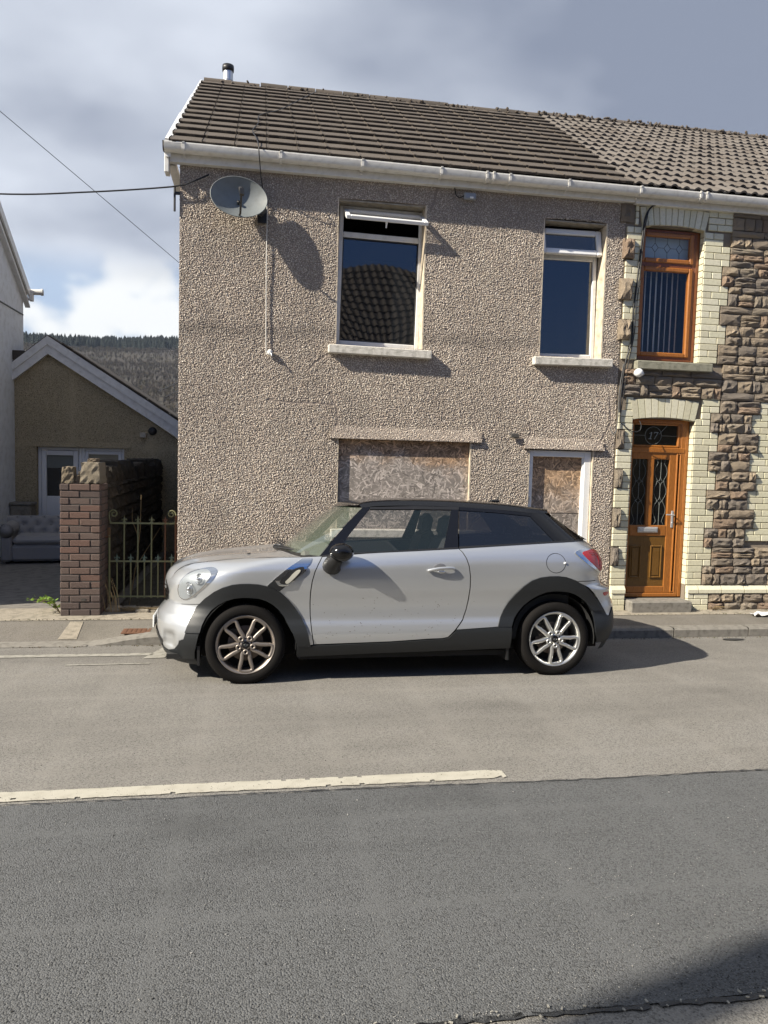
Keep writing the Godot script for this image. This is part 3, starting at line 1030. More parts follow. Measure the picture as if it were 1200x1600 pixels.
func make_house() -> Node3D:
	var P := Vector3(1.7, 0, -8.65)
	var h := thing("terraced_house", "end of terrace house in brown pebbledash with boarded ground floor window and door", "house", P)
	var z0 := WALL_Z - 0.012     # the render carries the stones of the dash
	var zb := WALL_Z - 0.32
	var b := MB.new()
	# front wall in blocks round the openings
	var xs := [-0.855, W3[0], W3[1], D1[0], D1[1], 4.268]
	b.bb(xs[0], xs[1], -0.3, 2.6, zb, z0)
	b.bb(xs[1], xs[2], -0.3, W3[2], zb, z0)
	b.bb(xs[1], xs[2], W3[3], 2.6, zb, z0)
	b.bb(xs[2], xs[3], -0.3, 2.6, zb, z0)
	b.bb(xs[3], xs[4], -0.3, D1[2], zb, z0)
	b.bb(xs[3], xs[4], D1[3], 2.6, zb, z0)
	b.bb(xs[4], xs[5], -0.3, 2.6, zb, z0)
	b.bb(-0.855, W1[0], 2.6, 5.02, zb, z0)
	b.bb(W1[0], W1[1], 2.6, W1[2], zb, z0)
	b.bb(W1[0], W1[1], W1[3] + 0.03, 5.02, zb, z0)
	b.bb(W1[1], W2[0], 2.6, 5.02, zb, z0)
	b.bb(W2[0], W2[1], 2.6, W2[2], zb, z0)
	b.bb(W2[0], W2[1], W2[3] + 0.035, 5.02, zb, z0)
	b.bb(W2[1], 4.268, 2.6, 5.02, zb, z0)
	# shallow arched heads
	for w in [W1, W2]:
		var poly := PackedVector2Array([Vector2(w[0], w[3] + 0.04), Vector2(w[0], w[3] - 0.01)])
		var rise := 0.012 if w == W1 else 0.032
		for i in 11:
			var u := i / 10.0
			poly.append(Vector2(lerpf(w[0], w[1], u), w[3] - 0.008 + rise * (1.0 - pow(2.0 * u - 1.0, 2.0))))
		poly.append(Vector2(w[1], w[3] + 0.04))
		b.prism(poly, zb, z0 + 0.001)
	var wall := part("wall", b, M.dash_base, h)
	# the gable, the back and the floors that close the house
	var g := MB.new()
	var gp := PackedVector2Array([Vector2(8.97, -0.3), Vector2(8.97, 4.95), Vector2(13.12, 7.70), Vector2(17.4, 4.95), Vector2(17.4, -0.3)])
	g.xf = Transform3D(Basis(Vector3(0, 0, -1), Vector3.UP, Vector3(1, 0, 0)), Vector3.ZERO)
	g.prism(gp, -0.852, -0.60)
	g.prism(gp, 4.20, 4.265)
	g.xf = Transform3D()
	g.bb(-0.6, 4.2, -0.3, 4.95, -17.4, -17.1)
	part("side_wall", g, M.side_wall, h)
	var rm := MB.new()
	rm.bb(-0.6, 4.2, 2.42, 2.62, -17.1, zb)
	rm.bb(-0.6, 4.2, 4.90, 4.98, -17.1, zb)
	rm.bb(-0.6, 4.2, -0.30, -0.02, -17.1, zb)
	rm.bb(-0.6, 4.2, -0.02, 2.42, -12.3, -12.2)
	rm.bb(-0.6, 4.2, 2.62, 4.90, -12.3, -12.2)
	rm.bb(2.4, 2.5, 2.62, 4.90, -12.2, zb)
	part("rooms", rm, M.room, h)
	# plastered reveals, painted cream at the right-hand sides
	for w in [W1, W2, W3, D1]:
		var dd := 0.20 if w == W1 or w == W2 else 0.09
		var rv := MB.new()
		rv.bb(w[1] - 0.012, w[1] + 0.004, w[2], w[3] - 0.004, z0 - dd, z0 + 0.006)
		part("reveal", rv, M.plaster, h)
		var rl := MB.new()
		rl.bb(w[0] - 0.004, w[0] + 0.010, w[2], w[3] - 0.004, z0 - dd, z0 + 0.004)
		part("reveal", rl, M.plaster, h)
	for w in [W1, W2]:
		var sf := MB.new()
		sf.bb(w[0] + 0.011, w[1] - 0.013, w[3] - 0.022, w[3] - 0.006, z0 - 0.2, z0 - 0.012)
		part("soffit", sf, M.soffit, h)
	# bellcast drips over the boarded window and door
	for d in [[0.81, 2.595, 2.012], [3.112, 4.124, 1.958]]:
		var dm := MB.new()
		var x0: float = d[0]; var x1: float = d[1]; var y: float = d[2]
		var o := 0.040
		var top := y + 0.14
		var f0 := Vector3(x0, y, z0 + o); var f1 := Vector3(x1, y, z0 + o)
		var t0 := Vector3(x0 + 0.05, top, z0 + 0.002); var t1 := Vector3(x1 - 0.05, top, z0 + 0.002)
		dm.quad(f0, f1, t1, t0)
		dm.quad(Vector3(x0, y, z0 + 0.002), Vector3(x1, y, z0 + 0.002), f1, f0)
		dm.tri(Vector3(x0, y, z0 + 0.002), f0, t0)
		dm.tri(f1, Vector3(x1, y, z0 + 0.002), t1)
		part("drip_mould", dm, M.dash_base, h)
	make_pebbles(wall, z0)
	# sills
	for s in [[0.772, 1.952, 2.955, 3.052, -0.0153], [3.178, 4.151, 2.947, 3.045, 0.0124], [0.84, 2.54, 0.90, 0.99, 0.0]]:
		var sm := MB.new()
		var wd: float = s[1] - s[0]
		sm.bbox(Vector3(0, -0.045, -0.07), Vector3(wd, 0.094, 0.30), 0.008)
		var so := part("sill", sm, M.sill, h)
		so.position += Vector3((s[0] + s[1]) / 2, s[3] - 0.009, WALL_Z)
		so.rotation.z = s[4]
	make_upper_windows(h)
	make_boards(h, z0)
	make_roof(h)
	return h

func make_pebbles(wall: Node, z0: float) -> void:
	var ico := MB.new()
	ico.ball(Vector3.ZERO, Vector3.ONE, 3, 5)
	var cracks := [
		PackedVector2Array([Vector2(0.12, 2.415), Vector2(0.35, 2.395), Vector2(0.6, 2.40), Vector2(0.85, 2.385)]),
		PackedVector2Array([Vector2(0.83, 2.04), Vector2(0.90, 2.2), Vector2(0.88, 2.36), Vector2(0.80, 2.52)]),
		PackedVector2Array([Vector2(2.56, 2.04), Vector2(2.50, 2.24), Vector2(2.46, 2.30)]),
		PackedVector2Array([Vector2(0.78, 2.96), Vector2(0.66, 2.88), Vector2(0.55, 2.76)]),
		PackedVector2Array([Vector2(1.90, 4.60), Vector2(1.96, 4.78), Vector2(1.98, 4.90)]),
		PackedVector2Array([Vector2(3.14, 2.0), Vector2(3.2, 2.16), Vector2(3.17, 2.25)]),
		PackedVector2Array([Vector2(4.0, 1.97), Vector2(4.1, 2.1), Vector2(4.2, 2.3), Vector2(4.17, 2.6)])]
	var nz := noise(FastNoiseLite.TYPE_SIMPLEX_SMOOTH, 0.8, 61, 4)
	var xs := []
	var cs := []
	var step := 0.0138
	var pal := [Color(0.57, 0.495, 0.405), Color(0.515, 0.44, 0.36), Color(0.615, 0.545, 0.46), Color(0.465, 0.41, 0.355), Color(0.55, 0.46, 0.385), Color(0.68, 0.615, 0.53), Color(0.385, 0.33, 0.275)]
	var rows := ceili(5.02 / (step * 0.94))
	var cols := ceili(5.11 / step)
	for j in rows:
		for i in cols:
			var x := -0.848 + (i + (0.5 if j % 2 else 0.0)) * step + rng.randf_range(-0.0065, 0.0065)
			var y := 0.0 + j * step * 0.94 + rng.randf_range(-0.0065, 0.0065)
			if x > 4.262 or y > 4.97:
				continue
			var z := z0
			if x > 0.81 and x < 2.595 and y > 2.016 and y < 2.15:
				z += 0.038 * (1.0 - (y - 2.012) / 0.138)
			elif x > 3.112 and x < 4.124 and y > 1.962 and y < 2.096:
				z += 0.038 * (1.0 - (y - 1.958) / 0.138)
			elif in_opening(x, y, 0.003):
				continue
			var skip := false
			for c in cracks:
				for k in c.size() - 1:
					var q := Geometry2D.get_closest_point_to_segment(Vector2(x, y), c[k], c[k + 1])
					if q.distance_to(Vector2(x, y)) < 0.011:
						skip = true
						break
			if skip or rng.randf() < 0.03:
				continue
			var s := rng.randf_range(0.0050, 0.0088)
			var bs := Basis(Vector3(rng.randf_range(-1, 1), rng.randf_range(-1, 1), rng.randf_range(-1, 1)).normalized(), rng.randf() * TAU) * Basis.from_scale(Vector3(s * rng.randf_range(0.8, 1.5), s * rng.randf_range(0.7, 1.1), s * rng.randf_range(0.6, 1.0)))
			xs.append(Transform3D(bs, Vector3(x, y, z + rng.randf_range(-0.001, 0.003))))
			var t := rng.randf_range(0.82, 1.12) * (1.0 + 0.20 * nz.get_noise_2d(x, y) + 0.10 * nz.get_noise_2d(x * 5.0, y * 0.5 + 40.0))
			# a soft cable shadow painted into the pebbles as a darker band
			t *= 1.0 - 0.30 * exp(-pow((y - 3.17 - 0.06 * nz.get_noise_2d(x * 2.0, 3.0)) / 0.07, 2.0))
			t *= 1.0 - 0.12 * smoothstep(4.3, 4.9, y)  # darker towards the eaves
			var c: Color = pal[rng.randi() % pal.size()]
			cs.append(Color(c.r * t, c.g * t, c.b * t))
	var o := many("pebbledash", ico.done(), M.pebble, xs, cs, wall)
	o.position = Vector3.ZERO

func make_upper_windows(h: Node) -> void:
	var zf := WALL_Z - 0.195
	# window with its top light propped wide open
	var wo := MB.new()
	var c1 := Vector3((W1[0] + W1[1]) / 2, W1[2], zf)
	var hw: float = (W1[1] - W1[0]) / 2 - 0.013
	var hh: float = W1[3] - W1[2] - 0.02
	frame_into(wo, -hw, hw, 0.0, hh, -0.06, 0.0, 0.05, 0.008, 0.075)
	wo.bb(-hw + 0.05, hw - 0.05, 1.235, 1.300, -0.055, -0.002, 0.008)
	var w := part("window", wo, M.pvc, h)
	w.position += c1
	w.rotation.z = -0.0155
	var gl := pane_mb(-hw + 0.048, hw - 0.048, 0.073, 1.237, -0.028, 0.0035, 16)
	part("pane", gl, M.glass_dark, w)
	var bead := MB.new()
	frame_into(bead, -hw + 0.046, hw - 0.046, 0.072, 1.239, -0.024, -0.006, 0.016, 0.004)
	part("glazing_bead", bead, M.black_plastic, w)
	var sash := Node3D.new()
	var sb := MB.new()
	var sl := 0.36
	frame_into(sb, -hw + 0.035, hw - 0.02, -sl, 0.0, -0.020, 0.024, 0.05, 0.006)
	var so := part("opened_sash", sb, M.pvc_clean, w)
	so.position = Vector3(0.01, 1.535, 0.0)
	so.rotation.x = -deg_to_rad(62.0)
	sash.free()
	var sg := pane_mb(-hw + 0.09, hw - 0.075, -sl + 0.055, -0.055, 0.0)
	var hb := MB.new()
	hb.bb(-0.012, 0.012, -sl + 0.012, -sl + 0.030, -0.045, -0.018, 0.004)
	hb.bb(-0.008, 0.008, -sl + 0.012, -sl + 0.024, -0.085, -0.04, 0.004)
	# sash parts would be a fourth level, so the pane and stay hang on the window itself
	var sp := part("sash_pane", sg, M.glass, w)
	sp.transform = so.transform
	var st := part("window_catch", hb, M.pvc_clean, w)
	st.transform = so.transform
	# narrow window, its top light just ajar
	var c2 := Vector3((W2[0] + W2[1]) / 2, W2[2], zf)
	hw = (W2[1] - W2[0]) / 2 - 0.013
	hh = W2[3] - W2[2] - 0.06
	var w2m := MB.new()
	frame_into(w2m, -hw, hw, 0.0, hh, -0.06, 0.0, 0.05, 0.008, 0.06)
	w2m.bb(-hw + 0.05, hw - 0.05, 1.170, 1.230, -0.055, -0.002, 0.008)
	var w2 := part("window", w2m, M.pvc, h)
	w2.position += c2
	w2.rotation.z = 0.0135
	part("pane", pane_mb(-hw + 0.048, hw - 0.048, 0.058, 1.172, -0.028, 0.001, 12), M.glass_dark, w2)
	var s2 := MB.new()
	var s2l := 0.298
	frame_into(s2, -hw + 0.005, hw + 0.012, -s2l, 0.01, -0.03, 0.03, 0.066, 0.010)
	var s2o := part("opened_sash", s2, M.pvc_clean, w2)
	s2o.position = Vector3(0, 1.50, 0.035)
	s2o.rotation.x = -deg_to_rad(11.0)
	var s2p := part("sash_pane", pane_mb(-hw + 0.06, hw - 0.04, -s2l + 0.05, -0.05, 0.0), M.glass_dark, w2)
	s2p.transform = s2o.transform

func osb_image(w: int, h: int, sd: int, tone: Callable) -> ImageTexture:
	var r := RandomNumberGenerator.new()
	r.seed = sd
	var im := Image.create(w, h, false, Image.FORMAT_RGB8)
	for y in h:
		for x in w:
			im.set_pixel(x, y, tone.call(float(x) / w, float(y) / h, 0.6).linear_to_srgb())
	for i in int(w * h / 120.0):
		var cx := r.randi() % w
		var cy := r.randi() % h
		var a := r.randf() * PI
		var l := r.randf_range(7.0, 22.0)
		var wd := r.randf_range(1.0, 4.2)
		var sh: float = [0.42, 0.68, 0.86, 1.0, 1.18, 1.5][r.randi() % 6] * r.randf_range(0.85, 1.15)
		var c: Color = tone.call(float(cx) / w, float(cy) / h, sh).linear_to_srgb()
		var ca := cos(a)
		var sa := sin(a)
		var u := -l
		while u <= l:
			var e := wd * (1.0 - 0.35 * absf(u) / l)
			var v := -e
			while v <= e:
				var px := int(cx + u * ca - v * sa)
				var py := int(cy + u * sa + v * ca)
				if px >= 0 and py >= 0 and px < w and py < h:
					im.set_pixel(px, py, c)
				v += 0.8
			u += 0.8
	return ImageTexture.create_from_image(im)

func board_mat(t: Texture2D) -> StandardMaterial3D:
	var m := mat(1, 1, 1, 0.92)
	m.albedo_texture = t
	m.heightmap_enabled = true
	m.heightmap_texture = t
	m.heightmap_scale = 0.12
	return m

func make_boards(h: Node, z0: float) -> void:
	var wn := noise(FastNoiseLite.TYPE_SIMPLEX_SMOOTH, 3.0, 5, 4)
	# weathered grey below, still brown where the drip shelters it
	var t1 := func(u: float, v: float, k: float) -> Color:
		var wet := smoothstep(0.10, 0.38, v + 0.12 * wn.get_noise_2d(u * 2.0, v * 2.0) + 0.06 * sin(u * 5.0))
		var c := Color(0.38, 0.25, 0.155).lerp(Color(0.37, 0.325, 0.29), wet)
		return Color(c.r * k, c.g * k, c.b * k)
	var t2 := func(u: float, v: float, k: float) -> Color:
		var wet := smoothstep(0.25, 1.05, v + 0.25 * wn.get_noise_2d(u * 1.5 + 9.0, v * 2.0))
		var c := Color(0.44, 0.29, 0.175).lerp(Color(0.40, 0.335, 0.28), wet)
		return Color(c.r * k, c.g * k, c.b * k)
	var t3 := func(u: float, v: float, k: float) -> Color:
		var wet := 0.6 + 0.5 * wn.get_noise_2d(u * 1.5 + 30.0, v * 2.0)
		var c := Color(0.27, 0.22, 0.18).lerp(Color(0.34, 0.30, 0.265), wet)
		return Color(c.r * k, c.g * k, c.b * k)
	var zbd := z0 - 0.042
	var bw := MB.new()
	bw.bb(W3[0] + 0.003, W3[1] - 0.016, W3[2], W3[3] - 0.004, zbd - 0.018, zbd)
	var o := part("window_board", bw, board_mat(osb_image(600, 470, 41, t1)), h)
	for q in [[0.98, 1.97], [1.70, 1.975], [2.40, 1.965], [0.97, 1.5], [2.41, 1.5]]:
		var sc := MB.new()
		sc.lathe(PackedVector2Array([Vector2(0.007, 0.0), Vector2(0.006, 0.003), Vector2(0.0, 0.0035)]), 8, Transform3D(Basis(Vector3.RIGHT, PI / 2), Vector3(q[0], q[1], zbd)))
		part("screw_head", sc, M.rust, o)
	o.set_meta("label", "weathered chipboard sheet covering the wide window")
	# doorway: white plastic frame, chipboard in two sheets
	var fr := MB.new()
	var x0: float = D1[0] + 0.002; var x1: float = D1[1] - 0.016
	var zf := z0 - 0.022
	fr.bb(x0, x0 + 0.062, D1[2], D1[3] - 0.01, zf - 0.07, zf, 0.006)
	fr.bb(x1 - 0.085, x1, D1[2], D1[3] - 0.01, zf - 0.07, zf, 0.006)
	fr.bb(x0 + 0.06, x1 - 0.083, D1[3] - 0.085, D1[3] - 0.01, zf - 0.069, zf - 0.001, 0.006)
	fr.bb(x1 - 0.105, x1 - 0.08, D1[2], D1[3] - 0.08, zf - 0.06, zf - 0.016, 0.004)
	var fo := part("door_frame", fr, M.pvc_clean, h)
	var lk := MB.new()
	lk.bb(x0 + 0.020, x0 + 0.040, 1.31, 1.39, zf - 0.002, zf + 0.004, 0.002)
	part("latch_plate", lk, M.steel, fo)
	var zd := zf - 0.048
	var b1 := MB.new()
	b1.bb(x0 + 0.058, x1 - 0.095, 1.195, D1[3] - 0.075, zd - 0.018, zd)
	part("door_board", b1, board_mat(osb_image(260, 270, 42, t2)), h)
	var b2 := MB.new()
	b2.bb(x0 + 0.058, x1 - 0.095, D1[2], 1.188, zd - 0.022, zd - 0.004)
	part("door_board", b2, board_mat(osb_image(260, 440, 43, t3)), h)

func make_roof(h: Node) -> void:
	var prof := [Vector2(-8.53, 5.012), Vector2(-9.45, 5.565), Vector2(-13.12, 7.745)]
	var under := MB.new()
	var ra: Array = roof_point(prof, 0.0)
	for i in 2:
		var a: Vector2 = prof[i]; var b: Vector2 = prof[i + 1]
		under.quad(Vector3(-0.93, a.y, a.x), Vector3(4.9, a.y, a.x), Vector3(4.9, b.y, b.x), Vector3(-0.93, b.y, b.x))
	under.quad(Vector3(-0.93, 7.745, -13.12), Vector3(4.9, 7.745, -13.12), Vector3(4.9, 4.95, -17.7), Vector3(-0.93, 4.95, -17.7))
	var roof := part("roof", under, M.dark, h)
	var total := 0.0
	for i in 2:
		total += prof[i].distance_to(prof[i + 1])
	var rows := 14
	var gauge := total / rows
	var w := 0.333
	var tiles := []
	for i in 6:
		tiles.append(flat_tile(w * 1.012, gauge + 0.055, i))
	var ms := [M.tile, M.tile, M.tile_b, M.tile]
	for r in rows:
		var s := gauge * (r + 1.0)
		var q: Array = roof_point(prof, minf(s - 0.02, total))
		var xb := 4.22 + 0.52 * (r + 0.5) / rows
		var tilt := rng.randf_range(-0.006, 0.006)
		var x := -0.945
		while x < xb - 0.03:
			var ww := minf(w, xb - x)
			var o := put("roof_tile", tiles[rng.randi() % 6], ms[rng.randi() % 4], roof)
			var bs := Basis(Vector3.RIGHT, q[2] - 0.085 + tilt + rng.randf_range(-0.0015, 0.0015)) * Basis(Vector3.UP, rng.randf_range(-0.002, 0.002))
			o.transform = Transform3D(bs * Basis.from_scale(Vector3(ww / w, 1, 1)), Vector3(x + ww / 2, q[0] + 0.012 + rng.randf_range(-0.001, 0.001), q[1]))
			x += w
	ridge_row(-0.93, 4.75, 7.735, -13.12, 0.45, [M.tile_b, M.tile, M.tile_c], roof)
	var mo := part("ridge_mortar", crumbs(60, -0.9, 4.8, func(x): return Vector3(x, 7.735 + rng.randf() * 0.05, -13.0 + rng.randf_range(-0.02, 0.05)), 0.015, 0.05), M.tile_b, roof)
	mo.set_meta("kind", "stuff")
	# moss and blown dirt caught along the courses
	var mossf := func(_x: float) -> Vector3:
		var s := gauge * (rng.randi_range(0, rows - 1) + 0.02)
		var q: Array = roof_point(prof, s)
		return Vector3(rng.randf_range(-0.9, 4.4), q[0] + 0.052, q[1] + 0.0)
	var ms2 := part("moss", crumbs(520, 0, 1, mossf, 0.012, 0.032), M.moss, roof)
	ms2.set_meta("kind", "stuff")
	# white verge trim in three lengths
	for k in 3:
		var v := MB.new()
		var s0 := total * k / 3.0 + 0.004
		var s1 := total * (k + 1) / 3.0
		var pts := []
		for i in 7:
			var q: Array = roof_point(prof, lerpf(s0, s1, i / 6.0))
			pts.append(Vector3(0, q[0], q[1]))
		var off := 0.006 * (2 - k)
		for i in 6:
			var a: Vector3 = pts[i]; var c: Vector3 = pts[i + 1]
			var xl := -0.985 - off; var xr := -0.935
			var up := Vector3(0, 0.062 + off, 0.0); var dn := Vector3(0, -0.11, 0)
			v.quad(Vector3(xl, 0, 0) + a + up, Vector3(xr, 0, 0) + a + up, Vector3(xr, 0, 0) + c + up, Vector3(xl, 0, 0) + c + up)
			v.quad(Vector3(xl, 0, 0) + c + dn, Vector3(xl, 0, 0) + a + dn, Vector3(xl, 0, 0) + a + up, Vector3(xl, 0, 0) + c + up)
			v.quad(Vector3(xr, 0, 0) + a, Vector3(xr, 0, 0) + c, Vector3(xr, 0, 0) + c + up, Vector3(xr, 0, 0) + a + up)
		var a0: Vector3 = pts[0]
		v.quad(Vector3(-0.985 - off, a0.y - 0.11, a0.z), Vector3(-0.935, a0.y - 0.11, a0.z), Vector3(-0.935, a0.y + 0.062, a0.z), Vector3(-0.985 - off, a0.y + 0.062, a0.z))
		part("verge_trim", v, M.pvc_clean, roof)
	# fascia, soffit and the boxed end
	var f := MB.new()
	f.bb(-0.955, 4.34, 4.872, 5.02, -8.60, -8.578, 0.003)
	f.bb(-0.955, 4.34, 4.874, 4.884, -8.66, -8.600)
	f.bb(-1.005, -0.957, 4.755, 5.005, -8.70, -8.555, 0.006)
	f.bb(-0.985, -0.90, 4.874, 4.93, -9.6, -8.70)
	var fo := part("fascia", f, M.gutter, h)
	var jb := MB.new()
	jb.bb(0.30, 0.40, 4.869, 5.0, -8.585, -8.573, 0.002)
	part("fascia_joint", jb, M.gutter, fo)
	# the flue behind the ridge
	var fl := MB.new()
	fl.lathe(PackedVector2Array([Vector2(0.080, -0.5), Vector2(0.080, 0.10), Vector2(0.084, 0.10), Vector2(0.084, 0.115), Vector2(0.080, 0.115), Vector2(0.080, 0.26)]), 20)
	var fm := part("flue", fl, M.steel, h)
	fm.position += Vector3(-0.555, 7.82, -13.32)
	var cp := MB.new()
	cp.lathe(PackedVector2Array([Vector2(0.06, 0.25), Vector2(0.093, 0.25), Vector2(0.097, 0.30), Vector2(0.093, 0.345), Vector2(0.0, 0.355)]), 20)
	part("flue_cap", cp, M.black_plastic, fm)

# one long white gutter runs along both houses
func make_gutter() -> void:
	var g := thing("gutter", "long white plastic gutter along the eaves of both houses", "gutter", Vector3(-1.0, 4.9, -8.5))
	var prof := [Vector2(-8.572, 5.035), Vector2(-8.572, 4.972), Vector2(-8.555, 4.953), Vector2(-8.515, 4.945), Vector2(-8.470, 4.951), Vector2(-8.450, 4.970), Vector2(-8.443, 5.015), Vector2(-8.436, 5.030), Vector2(-8.446, 5.035)]
	var fall := func(x: float) -> float: return -0.0045 * (x + 1.0) - 0.006 * sin(clampf((x - 1.0) / 4.0, 0.0, 1.0) * PI)
	var joints := [-1.0, 2.53, 5.13, 8.2]
	for k in 3:
		var b := MB.new()
		var pts := []
		for p in prof:
			for i in 9:
				var x := lerpf(joints[k] + 0.002, joints[k + 1] - 0.002, i / 8.0)
				pts.append(Vector3(x, p.y + fall.call(x), p.x))
		b.grid(pts, prof.size(), 9)
		part("gutter_length", b, M.gutter, g)
	var br := [-0.80, 0.21, 1.09, 1.97, 2.76, 3.46, 4.34, 6.2, 7.2]
	for x in br:
		var b := MB.new()
		for i in prof.size() - 1:
			var p: Vector2 = prof[i]; var q: Vector2 = prof[i + 1]
			var y: float = fall.call(x)
			var m := Vector3(0, (p.y + q.y) / 2 + y, (p.x + q.x) / 2)
			var d := Vector3(0, q.y - p.y, q.x - p.x)
			var o := d.normalized().cross(Vector3.RIGHT) * -0.004
			b.box(Vector3(x, m.y, m.z) + o, Vector3(0.026, d.length() + 0.006, 0.008), Basis(Vector3.RIGHT, atan2(d.z, d.y)))
		b.bb(x - 0.012, x + 0.012, 4.92 + fall.call(x), 4.965 + fall.call(x), -8.578, -8.56)
		b.bb(x - 0.013, x + 0.013, 5.03 + fall.call(x), 5.042 + fall.call(x), -8.575, -8.438)
		part("gutter_bracket", b, M.gutter, g)
	for x in [2.49, 2.57, 5.09, 5.17]:
		var b := MB.new()
		for e in [0.0]:
			for i in prof.size() - 1:
				var p: Vector2 = prof[i]; var q: Vector2 = prof[i + 1]
				var d := Vector3(0, q.y - p.y, q.x - p.x)
				var o := d.normalized().cross(Vector3.RIGHT) * -0.005
				b.box(Vector3(x + e, (p.y + q.y) / 2 + fall.call(x), (p.x + q.x) / 2) + o, Vector3(0.022, d.length() + 0.008, 0.012), Basis(Vector3.RIGHT, atan2(d.z, d.y)))
		part("gutter_union", b, M.gutter, g)
	var ec := MB.new()
	var poly := PackedVector2Array()
	for p in prof:
		poly.append(Vector2(-p.x, p.y))
	ec.xf = Transform3D(Basis(Vector3(0, 0, -1), Vector3.UP, Vector3(1, 0, 0)), Vector3.ZERO)
	ec.prism(poly, -1.012, -0.985)
	part("end_cap", ec, M.tile_b, g)

# ---------------------------------------------------------------- the stone neighbour
const GB := 0.0790     # course of the glazed brickwork

func glazed(parent: Node, x0: float, x1: float, y0: float, y1: float, zf: float, depth := 0.10) -> void:
	var j := 0.004
	var s := Vector3(x1 - x0 - j * 2, y1 - y0 - j * 2, depth)
	var o := put("brick", key_box(Vector3(snappedf(s.x, 0.004), snappedf(s.y, 0.002), depth), 0.005), M.glazed[rng.randi() % 4], parent)
	o.position += Vector3((x0 + x1) / 2, (y0 + y1) / 2, zf - depth / 2 + rng.randf_range(-0.0015, 0.0015))
	o.rotation.z = rng.randf_range(-0.004, 0.004)

# one course between x0 and x1 cut into stretchers and headers
func course(parent: Node, x0: float, x1: float, y: float, odd: bool, zf: float) -> void:
	var l := x1 - x0
	if l < 0.16:
		glazed(parent, x0, x1, y, y + GB, zf)
	elif l < 0.27:
		if odd:
			glazed(parent, x0, x1, y, y + GB, zf)
		else:
			glazed(parent, x0, x0 + l * 0.46, y, y + GB, zf)
			glazed(parent, x0 + l * 0.46, x1, y, y + GB, zf)
	else:
		var c := x0 + l * (0.36 if odd else 0.66)
		glazed(parent, x0, c, y, y + GB, zf)
		glazed(parent, c, x1, y, y + GB, zf)

func stone_fill(parent: Node, x0: float, x1: float, y0: float, y1: float, zf: float) -> void:
	var y := y0
	while y < y1 - 0.02:
		var hgt := rng.randf_range(0.075, 0.155)
		if y1 - (y + hgt) < 0.05:
			hgt = y1 - y
		var x := x0
		while x < x1 - 0.01:
			var w := rng.randf_range(0.11, 0.36) * (1.25 if hgt < 0.1 else 0.9)
			if x1 - (x + w) < 0.09:
				w = x1 - x
			if hgt > 0.125 and rng.randf() < 0.25 and w > 0.15:
				var c := y + hgt * rng.randf_range(0.42, 0.58)
				rock("stone", x + 0.005, x + w - 0.005, y + 0.004, c - 0.003, zf, rng.randf_range(0.04, 0.06), M.stone[rng.randi() % 6], parent)
				rock("stone", x + 0.005, x + w - 0.005, c + 0.003, y + hgt - 0.004, zf, rng.randf_range(0.04, 0.06), M.stone[rng.randi() % 6], parent)
			else:
				rock("stone", x + 0.005, x + w - 0.005, y + 0.004, y + hgt - 0.004, zf, rng.randf_range(0.04, 0.065), M.stone[rng.randi() % 6], parent)
			x += w
		y += hgt

func arch(parent: Node, x0: float, x1: float, ys: float, rise: float, yt: float, n: int, zf: float) -> void:
	var skew := 0.16
	for i in n:
		var ua := float(i) / n
		var ub := float(i + 1) / n
		var b := MB.new()
		var f := func(u: float, top: bool) -> Vector2:
			var c := 2.0 * u - 1.0
			var x := lerpf(x0, x1, u)
			if top:
				return Vector2(x + c * 0.045, yt + 0.03 * (1.0 - c * c) - 0.015)
			return Vector2(x, ys + rise * (1.0 - c * c))
		var g := 0.0035
		var p := PackedVector2Array([f.call(ua, false) + Vector2(g, 0), f.call(ub, false) - Vector2(g, 0), f.call(ub, true) - Vector2(g, 0), f.call(ua, true) + Vector2(g, 0)])
		b.prism(p, zf - 0.10, zf - 0.004)
		var q := PackedVector2Array()
		var ctr := (p[0] + p[1] + p[2] + p[3]) / 4.0
		for v in p:
			q.append(v + (ctr - v).normalized() * 0.005)
		b.prism(q, zf - 0.004, zf)
		part("voussoir", b, M.glazed[rng.randi() % 4], parent)

